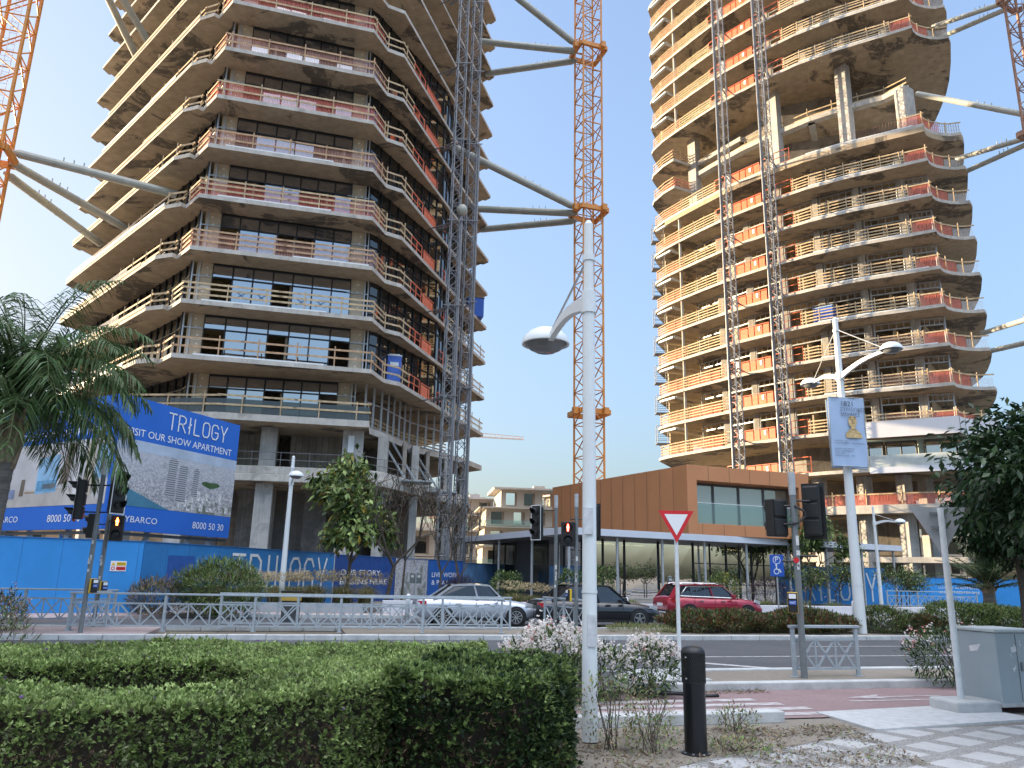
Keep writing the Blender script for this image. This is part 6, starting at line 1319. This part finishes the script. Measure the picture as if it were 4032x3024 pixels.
HP = [(-6.6, 4.55), (-2.7, 4.72), (-1.85, 5.02), (-1.22, 5.75), (-.72, 6.6), (-.5, 7.6), (-.25, 9.9), (-4.3, 8.6), (-6.6, 7.8), (-6.6, 6.15), (-4.4, 6.75), (-2.6, 7.25), (-1.85, 6.55), (-1.95, 6.05), (-2.6, 5.52), (-4.2, 5.55), (-6.6, 5.6)]
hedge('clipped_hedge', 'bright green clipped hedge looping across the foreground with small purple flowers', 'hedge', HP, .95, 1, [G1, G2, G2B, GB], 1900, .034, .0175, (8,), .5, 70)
DP = [(-.95, 6.35), (-.35, 6.05), (.25, 6.35), (.55, 7.2), (.62, 8.1), (.35, 8.7), (-.3, 8.6), (-.75, 7.6)]
hedge('dark_shrub', 'dark leafy shrub ending the hedge just left of the white lamp post', 'shrub', DP, .97, 5, [G2, G3, leafmat('leaf_deep_green', (.02, .042, .016)), GB], 1300, .046, .024, (), .3, 0, 0, .09, 5)

def blob(P0, rad, n, seed=0, hollow=.55, flat=1.0, lump=.25):
    """points through a lumpy ellipsoid, denser near the skin, with outward directions"""
    d = unitrows(rng.normal(0, 1, (n, 3))); r = hollow+(1-hollow)*rng.uniform(0, 1, n)**.6
    r = r*(1+lump*vnoise(d[:, 0], d[:, 1], d[:, 2], 3.0, seed)); return np.array(P0)+d*r[:, None]*np.array(rad), d
def bush(name, label, cat, x, y, z0, rad, n, L, W, mats, weights, group=None, stems=True, spread=.5, updir=.3, fold=False, base_cut=True, extra=None, seed=0):
    t = thing(name, label, cat, (x, y, z0), 0, group); P, d = blob((0, 0, rad[2]*.95), rad, n, seed)
    if base_cut: k = P[:, 2] > .02; P, d = P[k], d[k]
    D = unitrows(d*.8+np.array([0, 0, updir])+rng.normal(0, spread, d.shape)); mi = rng.choice(len(mats), len(P), p=weights); s = rng.uniform(.7, 1.3, len(P))
    foliage('foliage', P, D, L*s, W*s, mats, mi, t, fold, local=True)
    if stems:
        mb = MB()
        for i in range(9): a = random.uniform(0, 6.28); q = random.uniform(.2, .7); mb.tube((random.uniform(-.08, .08), random.uniform(-.08, .08), 0), (rad[0]*q*math.cos(a), rad[1]*q*math.sin(a), rad[2]*1.4), .018*min(1, rad[0]), .004, 5)
        mb.build('stem', bark, t, local=True)
    if extra: extra(t, P, d)
    return t
def flowers(nc, per, size, mats, zfrac, w=None):
    def f(t, P, d):
        k = np.where((d[:, 2] > zfrac))[0]; s = rng.choice(k, min(nc, len(k)), False); C0 = P[s]+d[s]*(.03 if nc < 20 else .11)
        Pf = np.repeat(C0, per, 0)+rng.normal(0, size*1.3, (len(C0)*per, 3)); Pf, Df = rosettes(Pf, np.repeat(d[s], per, 0), 5, .9)
        foliage('flower_cluster', Pf, Df, size, size*.9, mats, np.repeat(rng.choice(len(mats), len(Pf)//5, p=w), 5), t, False, local=True)
    return f
OM = [G3, G2]; OW = [.6, .4]
bush('oleander', 'oleander covered in white blossom just behind the dark shrub', 'oleander', .62, 11.6, 0, (.72, .55, .5), 1900, .13, .026, OM, OW, None, extra=flowers(150, 8, .03, [WH, PK], .45, [.97, .03]), seed=1)
bush('oleander', 'small oleander half hidden behind the near white lamp post', 'oleander', 1.38, 12.0, 0, (.42, .4, .40), 900, .13, .026, OM, OW, None, extra=flowers(45, 8, .03, [WH, PK], .3, [.97, .03]), seed=2)
bush('oleander', 'round oleander with white blossom between lamp post and give way sign', 'oleander', 2.2, 12.5, 0, (.42, .4, .42), 1100, .13, .026, OM, OW, None, extra=flowers(80, 8, .03, [WH, PK], .3, [.97, .03]), seed=3)
bush('oleander', 'wide oleander with scattered white flowers on the right island', 'oleander', 7.95, 14.35, .1, (.88, .5, .46), 2200, .12, .026, [G3, G2, FICUS], [.5, .25, .25], None, extra=flowers(44, 6, .03, [WH, PK], .0, [.8, .2]), seed=4)
bush('oleander', 'oleander with pale pink flowers at the left edge below the palm', 'oleander', -13.4, 20.6, 0, (1.1, .7, .55), 1900, .14, .03, OM, OW, None, extra=flowers(70, 7, .035, [WH, PK], .0, [.5, .5]), seed=5)
bush('oleander', 'low oleander with pink and white flowers peeping over the hedge on the left', 'oleander', -4.2, 9.75, 0, (.8, .3, .46), 900, .12, .026, [G2, G4], OW, None, extra=flowers(16, 7, .02, [WH, PK], .45, [.5, .5]), seed=6)
bush('oleander', 'sparse oleander twigs with two white blooms over the middle of the hedge', 'oleander', -2.15, 10.4, 0, (.3, .25, .40), 300, .10, .024, [G2, G4], OW, None, extra=flowers(5, 7, .018, [WH, PK], .5, [.8, .2]), seed=6)
bush('wispy_bush', 'dark wispy bush at the far left under the palm', 'bush', -7.6, 11.9, 0, (.7, .5, .62), 1500, .12, .014, [G3, GB, G2], [.4, .35, .25], None, seed=7)
# feathery shrub and bushes by the hoardings
def feather(name, label, x, y, z0, rad, n, seed, mats, w): return bush(name, label, 'shrub', x, y, z0, rad, n,   .20, .030, mats, w, None, True, .55, .5, seed=seed)
feather('feathery_shrub', 'broad feathery green shrub in front of the TRILOGY hoarding\'s left end', -10.6, 29.3, .1, (1.75, 1.3, 1.0), 9500, 8, [G2, G3, GB, G1], [.45, .3, .12, .13])
feather('feathery_shrub', 'smaller brownish feathery shrub beside the hoarding corner', -12.6, 28.6, .1, (1.0, .8, .62), 2200, 9, [GB, G3, TAN], [.4, .35, .25])
rb = [(-.1, 44.0, .95, .85), (3.55, 42.6, 1.0, .95), (4.9, 43.0, 1.05, 1.1), (12.6, 46.5, 1.1, .95)]
for i, (x, y, r_, h_) in enumerate(rb): bush('round_bush', ('round dark bush at the pavilion\'s left end', 'round bush behind the middle traffic light', 'tall round bush beside the middle pedestrian signal', 'yellowish round bush behind the red SUV')[i], 'bush', x, y, .3, (r_, r_, h_), 2200, .14, .06, [G3, G2, GY] if i == 3 else [G3, G2], [.5, .35, .15] if i == 3 else [.65, .35], seed=10+i)
bush('purple_bush', 'dark purple round bush behind the red SUV\'s bonnet', 'bush', 13.6, 41.5, .3, (1.15, .9, .8), 2600, .22, .018, [PUR], [1.0], seed=15)
bush('purple_bush', 'dark purple bush among the tan grasses left of the pavilion', 'bush', -2.2, 36.2, .2, (.9, .8, .7), 2200, .25, .018, [PUR], [1.0], seed=16)
# tan fountain grasses
def grass_clump(name, label, cat, x, y, z0, n, h, mats, w, seedheads, group):
    t = thing(name, label, cat, (x, y, z0), 0, group); V = []; F = []; mi = []; k = 0
    for i in range(n):
        a = random.uniform(0, 6.283); r = random.uniform(.25, .95)*h; e = random.uniform(.45, 1.0); c, s = math.cos(a), math.sin(a); wd = random.uniform(.010, .02); m_ = int(rng.choice(len(mats), p=w)); bx, by = random.gauss(0, .12), random.gauss(0, .12)
        for j in range(6):
            u = j/5; rr = r*(u**1.4)*.9; zz = h*e*(1.5*u-.75*u*u*(1+(r/h)*.55)); ww = wd*(1-u*.85); V += [(bx+c*rr-s*ww, by+s*rr+c*ww, zz), (bx+c*rr+s*ww, by+s*rr-c*ww, zz)]
            if j: F.append((k+2*j-2, k+2*j-1, k+2*j+1, k+2*j)); mi.append(m_)
        k += 12
    npmesh('blades', V, F, mats, mi, t, local=True)
    V = []; F = []; k = 0
    for i in range(seedheads):
        a = random.uniform(0, 6.283); c, s = math.cos(a), math.sin(a); r0 = h*random.uniform(.25, .8); z0_ = h*random.uniform(.72, 1.0); ln = random.uniform(.16, .26)
        for j in range(5):
            u = j/4; rr = r0+ln*u*.8; zz = z0_+ln*(.75*u-1.1*u*u); ww = .017*math.sin(math.pi*(u*.8+.15)); V += [(c*rr-s*ww, s*rr+c*ww, zz), (c*rr+s*ww, s*rr-c*ww, zz+.01)]
            if j: F.append((k+2*j-2, k+2*j-1, k+2*j+1, k+2*j))
        k += 10
    if seedheads: npmesh('seed_heads', V, F, [TAN], None, t, local=True)
    return t
gg = 'tan grass clumps in the far planters'; gl_ = 'tan fountain grass clump with drooping seed heads in the far planter'
pg = grass_clump('fountain_grass_clump', gl_, 'grass clump', *st(-6.2, 34.1)[:2], .4, 420, 1.25, [TANG, TAN], [.55, .45], 170, gg)
i = 0
for s_ in np.arange(-9.5, 3.4, .95):
    for tt in (34.0, 35.4):
        i += 1
        if i == 4: continue
        dup(pg, (*st(s_+random.uniform(-.3, .3), tt+random.uniform(-.3, .3))[:2], .40), random.uniform(0, 6), scale=random.uniform(.85, 1.15))
for s_ in (9.5, 10.6, 11.5, 12.4): dup(pg, (*st(s_+random.uniform(-.3, .3), 34.3)[:2], .25), random.uniform(0, 6), scale=random.uniform(.75, 1.0))
g2 = 'green grass clumps behind the white planter wall'
pg2 = grass_clump('green_grass_clump', 'greener grass clump behind the low white planter wall', 'grass clump', *st(17.0, 34.6)[:2], .3, 240, .9, [TANG, G2, TAN], [.55, .3, .15], 8, g2)
for s_ in (15.6, 18.6, 20.3, 22.4, 24.4, 26.6): dup(pg2, (*st(s_, 34.6+random.uniform(-.2, .8))[:2], .3), random.uniform(0, 6), scale=random.uniform(.8, 1.25))
# reddish median shrubs
mg = 'reddish brown shrubs along the median'; MM = [GB, G3, GR, G2]; MWt = [.30, .40, .10, .20]
ms = bush('median_shrub', 'reddish brown wispy shrub on the median across the road', 'shrub', *st(12.5, 23.4)[:2], .1, (1.15, .75, .345), 7000, .12, .030, MM, MWt, mg, True, .6, .6, seed=20)
for s_, t_, sc in ((13.9, 23.3, .95), (15.2, 23.4, .9), (16.4, 23.2, 1.0), (17.7, 23.5, .95), (21.3, 23.4, .9)): dup(ms, (*st(s_, t_)[:2], .1), random.uniform(-.5, .5)+(3.14 if random.random() > .5 else 0), scale=(sc*1.05, sc, sc*random.uniform(.85, 1.15)))
bush('median_shrub', 'olive green median shrub right of the tall poster lamp', 'shrub', *st(19.7, 23.3)[:2], .1, (1.0, .75, .45), 5500, .12, .028, [G2, G3, GB], [.45, .35, .2], None, True, .6, .5, seed=21)
hd_ = 'yellow green hedge bushes at the right end of the median'
hb = bush('median_hedge', 'yellow green hedge bush at the right end of the median', 'hedge', *st(24.6, 23.3)[:2], .1, (1.4, .8, .52), 7000, .11, .03, [G1, G2, G3, GY], [.3, .35, .3, .05], hd_, True, .6, .5, seed=22)
for s_ in (22.9, 26.6, 28.7, 30.8): dup(hb, (*st(s_, 23.3+random.uniform(-.1, .1))[:2], .1), random.choice((0, 3.14)), scale=random.uniform(.92, 1.08))
bush('weed_plant', 'flat patch of grass and weeds at the median kerb', 'weeds', *st(10.6, 23.3)[:2], .08, (1.2, .9, .10), 1800, .14, .014, [G2, TANG, TAN], [.4, .3, .3], None, False, .5, .7, seed=23)
# weeds round the lamp post and along the verge
for i, (x, y, r_, h_, n_, lb) in enumerate(((1.10, 8.72, .34, .40, 700, 'thin twiggy weed growing against the near white lamp post'), (.62, 9.45, .26, .42, 520, 'yellow green weed behind the near lamp post'), (1.62, 9.2, .30, .30, 520, 'leafy weed left of the black bollard'), (1.5, 8.55, .30, .19, 420, 'low dry weed in front of the bollard\'s left side'), (2.75, 9.85, .28, .15, 380, 'low reddish weed at the kerb right of the bollard'), (2.45, 8.75, .36, .06, 420, 'flat green weed at the foot of the bollard'))):
    bush('weed_plant', lb, 'weed', x, y, 0, (r_, r_, h_), n_, .05, .018, [G2, G4, GB, TAN], [.35, .25, .2, .2], None, True, .8, .3, seed=30+i)
# dry litter on the soil
n = 9000; x = rng.uniform(-.2, 4.3, n); y = 7.3+rng.uniform(0, 2.2, n)+x*.24; k = (rng.uniform(0, 1, n) < .25+.6*(vnoise(x, y, 0*x, 2.4, 3) > 0)) & (y < 9.45+.27*x-.15); x, y = x[k], y[k]
D = unitrows(np.stack([rng.normal(0, 1, len(x)), rng.normal(0, 1, len(x)), np.abs(rng.normal(0, .25, len(x)))], 1)); foliage('leaf_litter', np.stack([x, y, np.full(len(x), .012)], 1), D, rng.uniform(.02, .07, len(x)), rng.uniform(.008, .025, len(x)), [GB, TAN, TW, G2], rng.choice(4, len(x), p=[.4, .3, .22, .08]), None, True, kind='stuff', label='dry fallen leaves and twigs on the soil round the bollard', cat='leaf litter')
n = 1500; x = rng.uniform(1.0, 4.2, n); y = 11.95+.27*x+rng.uniform(-.05, .5, n); D = unitrows(np.stack([rng.normal(0, 1, n), rng.normal(0, 1, n), np.abs(rng.normal(0, .5, n))], 1)); foliage('dry_grass', np.stack([x, y, np.full(n, .01)], 1), D, rng.uniform(.04, .12, n), .012, [TAN, GB, TW], rng.choice(3, n), None, True, kind='stuff', label='dry grass along the verge under the oleanders', cat='dry grass')
mb = MB(); mb.path([(1.9, 12.35, .05), (2.3, 12.2, .10), (2.7, 12.25, .08), (3.0, 12.45, .03), (3.25, 12.5, .03)], .028, 8); mb.build('irrigation_hose', black, None, smooth=True, label='black hose lying on the verge below the round oleander', cat='hose')

# ---- trees
def grow(mb, p, d, ln, r, depth, tips, spread=.6, shrink=.72, up=.15, nb=3, wob=.12):
    q = Vector(p); d = Vector(d).normalized(); seg = 4
    for i in range(seg):
        d2 = (d + Vector((random.gauss(0, wob), random.gauss(0, wob), random.gauss(0, wob)+up*.3))).normalized(); q2 = q + d2*(ln/seg); ra, rb_ = r*(1-.3*i/seg), r*(1-.3*(i+1)/seg); mb.tube(q, q2, ra, rb_, 6 if r > .02 else 4, 0, False); q, d = q2, d2
        if depth <= 1: tips.append((q.copy(), d.copy()))
    if depth <= 0: return
    for j in range(nb):
        a = 2*math.pi*(j+random.random()*.6)/nb; u = Vector((0, 0, 1)) if abs(d.z) < .9 else Vector((1, 0, 0)); s = d.cross(u).normalized(); w_ = d.cross(s)
        grow(mb, q, d + (s*math.cos(a)+w_*math.sin(a))*spread + Vector((0, 0, up)), ln*shrink*random.uniform(.8, 1.15), r*.62, depth-1, tips, spread, shrink, up, nb, wob)
def tree(name, label, x, y, z0, trunks, ln, r, depth, nleaf, L, W, mats, w, spread=.6, rad=.3, droop=.5, up=.15, shrink=.72, leafmask=None, seed=1, nb=3, jit=.5, group=None):
    random.seed(seed); t = thing(name, label, 'tree', (x, y, z0), 0, group); mb = MB(); tips = []
    for (dx, dy, tx, ty, th) in trunks:
        b = (dx, dy, 0); c = (dx+tx, dy+ty, th); mb.path([b, lerp(b, c, .5), c], r, 8, 0, r*.75)
        for j in range(nb): a = 6.28*j/nb+random.random(); grow(mb, c, (math.cos(a)*spread, math.sin(a)*spread, .8), ln, r*.6, depth, tips, spread, shrink, up, nb)
    mb.build('trunk', bark, t, local=True); tp = np.array([p[:] for p, d in tips]); td = np.array([d[:] for p, d in tips])
    if leafmask is not None: k = leafmask(tp); tp, td = tp[k], td[k]
    if nleaf:
        idx = rng.integers(0, len(tp), nleaf); P = tp[idx]+rng.normal(0, rad*.5, (nleaf, 3)); D = unitrows(td[idx]*.5+rng.normal(0, jit, (nleaf, 3))+np.array([0, 0, -droop])); mi = rng.choice(len(mats), nleaf, p=w); s = rng.uniform(.65, 1.2, nleaf)
        foliage('crown', P, D, L*s, W*s, mats, mi, t, True, .1, local=True)
    return t, tips
tree('leafy_tree', 'leafy green tree with large drooping leaves in front of the left tower', -7.1, 36.3, .1, ((-.3, 0, .15, 0, 2.0), (1.5, .4, .3, 0, 1.9)), 1.75, .11, 3, 6500, .36, .19, [G2, G3, G1, GY, GB], [.46, .27, .18, .05, .04], .72, .5, .75, .16, .74, lambda p: (p[:, 0] < 1.2-.35*(p[:, 2]-3.2)) | (p[:, 2] < 2.9), 14)
_, tips = tree('bare_tree', 'nearly bare twiggy tree with hanging dark pods right of the leafy tree', -3.5, 40.5, .1, ((0, 0, .1, 0, 1.6), (.9, .3, .1, 0, 1.4)), 1.5, .07, 3, 420, .22, .05, [GB, G3, black], [.3, .2, .5], .5, .2, .9, .3, .74, None, 23)
tree('bare_tree', 'bare right half of twigs with dark pods beside the leafy tree', -4.9, 36.9, .1, ((0, 0, .1, 0, 2.2),), 1.5, .06, 3, 380, .20, .05, [GB, G3, black], [.3, .2, .5], .55, .2, .9, .3, .72, None, 31)
tree('leafy_tree', 'bushy green tree seen through the canopy near the right traffic light', 20.3, 55.5, .1, ((0, 0, 0, 0, 1.6), (.8, .2, .2, 0, 1.4)), 1.7, .10, 3, 8000, .34, .17, [G2, G3, G1], [.4, .42, .18], .6, .5, .6, .25, .74, None, 37)
for i, (x, y, lb) in enumerate(((19.6, 47.5, 'small stake supported tree behind the white wall near the poster lamp'), (17.2, 46.5, 'small round headed tree left of the stake supported one'), (24.9, 50.8, 'small dark tree by the canopy\'s right end post'), (26.3, 52.5, 'second small dark tree by the canopy\'s right end'))):
    tree('small_tree', lb, x, y, .2, ((0, 0, 0, 0, 1.0), (.25, .1, .05, 0, 1.0)), .75, .045, 2, 1500, .18, .08, [G3, G2, GB], [.6, .3, .1], .8, .42, .5, .12, .75, None, 41+i)
def ficus(label, x, y, ctr, rad, nclump, per, L, W, trunk_h, seed):
    random.seed(seed); t = thing('ficus_tree', label, 'tree', (x, y, 0)); c, d = blob(ctr, rad, nclump, seed, .45, lump=.18)
    P = np.repeat(c, per, 0)+np.clip(rng.normal(0, .16, (nclump*per, 3)), -.3, .3)*np.array([1, 1, .8]); d2 = np.repeat(d, per, 0); D = unitrows(d2*.6+rng.normal(0, .55, d2.shape)+np.array([0, 0, -.25])); s = rng.uniform(.7, 1.2, len(P))
    foliage('crown', P, D, L*s, W*s, [FICUS, FICUS2], (rng.uniform(0, 1, len(P)) < .22).astype(int), t, True, .15)
    mb = MB(); mb.path([(x, y, 0), (x+.03, y, trunk_h*.6), (x, y, trunk_h)], .13, 10, 0, .10)
    for i in range(10): q = c[rng.integers(0, nclump)]; mb.path([(x, y, trunk_h*random.uniform(.8, 1)), lerp((x, y, trunk_h), tuple(q), .55), tuple(q)], .05, 6, 0, .012)
    mb.build('trunk', bark, t); return t
ficus('dark glossy ficus tree filling the right edge above the cabinets', 7.5, 9.7, (7.6, 9.7, 3.2), (1.8, 1.6, 1.08), 620, 24, .14, .07, 2.0, 51)
ficus('dark round tree behind the ficus with a thin straight trunk', 16.6, 25.6, (16.7, 25.6, 4.0), (2.1, 1.9, 1.75), 420, 22, .22, .11, 2.6, 52)
# ---- palms
def palm(label, x, y, z0, H, r0, r1, nf, FL, lean, mats, upright, leafl, leafw, seed, hang=.9, hub=.9, bs=1.0):
    random.seed(seed); t = thing('palm_tree', label, 'palm tree', (x, y, z0)); mb = MB(); n = int(H/.12); vs = []
    prof = []
    for i in range(n+1): u = i/n; prof.append((r0+(r1-r0)*u + (.012 if i % 2 else 0), u*H))
    mb.lathe((0, 0, 0), prof, 18, axis=(lean, 0, 1)); mb.build('trunk', M('palm_trunk_grey', (.22, .20, .18), .9, 0, .35, 2.5, .6, stretch=(1, 1, 6)) if 'palm_trunk_grey' not in MATS else MATS['palm_trunk_grey'], t, local=True)
    top = Vector((lean*H, 0, H)); mb = MB()
    for i in range(14): a = 2.4*i; z = -.05+.075*i; mb.tube(top+Vector((math.cos(a)*r1*.9, math.sin(a)*r1*.9, (z-.2)*bs)), top+Vector((math.cos(a)*r1*1.7, math.sin(a)*r1*1.7, (z+.38)*bs)), .075*bs, .03, 6)
    mb.lathe(tuple(top+Vector((0, 0, -.1))), [(r1*1.05, 0), (r1*1.2, .35*bs), (r1*1.0, .8*bs), (.05, 1.25*bs)], 12)
    mb.build('leaf_bases', M('palm_boot', (.30, .23, .16), .9, 0, .4, 8) if 'palm_boot' not in MATS else MATS['palm_boot'], t, local=True)
    P = []; Dd = []; mi = []; rb_ = MB()
    for f in range(nf):
        a = 2.39996*f+random.uniform(-.2, .2); u = f/nf; e = (1.35-1.15*u)*upright+random.uniform(-.1, .1); L_ = FL*random.uniform(.85, 1.1); q = top+Vector((0, 0, hub-.5*u)); d = Vector((math.cos(a)*math.cos(e), math.sin(a)*math.cos(e), math.sin(e))); seg = 16; pts = [q.copy()]
        for i in range(seg):
            d = (d+Vector((0, 0, -hang*.115*(.4+i/seg)))).normalized(); q = q+d*(L_/seg); pts.append(q.copy())
            side = d.cross(Vector((0, 0, 1))).normalized(); upv = side.cross(d)
            if i >= 2:
                for s in (-1, 1):
                    for j in range(4):
                        P.append(tuple(q-d*(L_/seg)*(j/4))); ll = leafl*math.sin(math.pi*min(1, .18+.8*(i/seg)))*random.uniform(.8, 1.1); v = side*s*random.uniform(.6, 1)+d*.55+upv*random.uniform(-.15, .5)+Vector((0, 0, -.25*hang)); v.normalize(); Dd.append((v.x*ll, v.y*ll, v.z*ll)); mi.append(int(random.random() < .3))
        rb_.path([tuple(p) for p in pts], .028, 5, 0, .006)
    rb_.build('frond_rib', mats[1], t, local=True); P = np.array(P); Dv = np.array(Dd); ll = np.linalg.norm(Dv, axis=1); D = unitrows(Dv)
    up = np.tile([[0, 0, 1.0]], (len(P), 1)); S = unitrows(np.cross(D, up)+rng.normal(0, .3, P.shape)); V = []; hw = leafw/2
    m1 = P+D*(ll*.45)[:, None]; m1[:, 2] -= ll*.05*hang; tip = P+D*(ll*.88)[:, None]; tip[:, 2] -= ll*.42*hang
    V = np.stack([P-S*hw*.5, P+S*hw*.5, m1+S*hw, m1-S*hw, tip+S*hw*.15, tip-S*hw*.15], 1).reshape(-1, 3); b = np.arange(len(P))[:, None]*6; F = np.concatenate([b+np.array([[0, 1, 2, 3]]), b+np.array([[3, 2, 4, 5]])], 1).reshape(-1, 4)
    npmesh('fronds', V, F, mats, np.repeat(mi, 2), t, local=True); return t
PL1 = leafmat('palm_leaf_dark', (.05, .11, .03), .2, .45, .3); PL2 = leafmat('palm_leaf_olive', (.085, .12, .04), .25, .45, .3); PL3 = leafmat('palm_leaf_grey', (.10, .14, .075), .2, .5, .25)
palm('tall palm with drooping feathery fronds at the left edge', -12.75, 19.2, 0, 4.3, .23, .19, 60, 3.9, .035, [PL1, PL2], 1.0, .92, .040, 61, 1.3, 1.7)
palm('short grey green palm on the median in front of the LUXURY hoarding', 18.3, 30.2, .05, 1.5, .24, .20, 44, 2.1, 0, [PL3, PL2], 1.12, .42, .028, 62, .35, .5, .4)
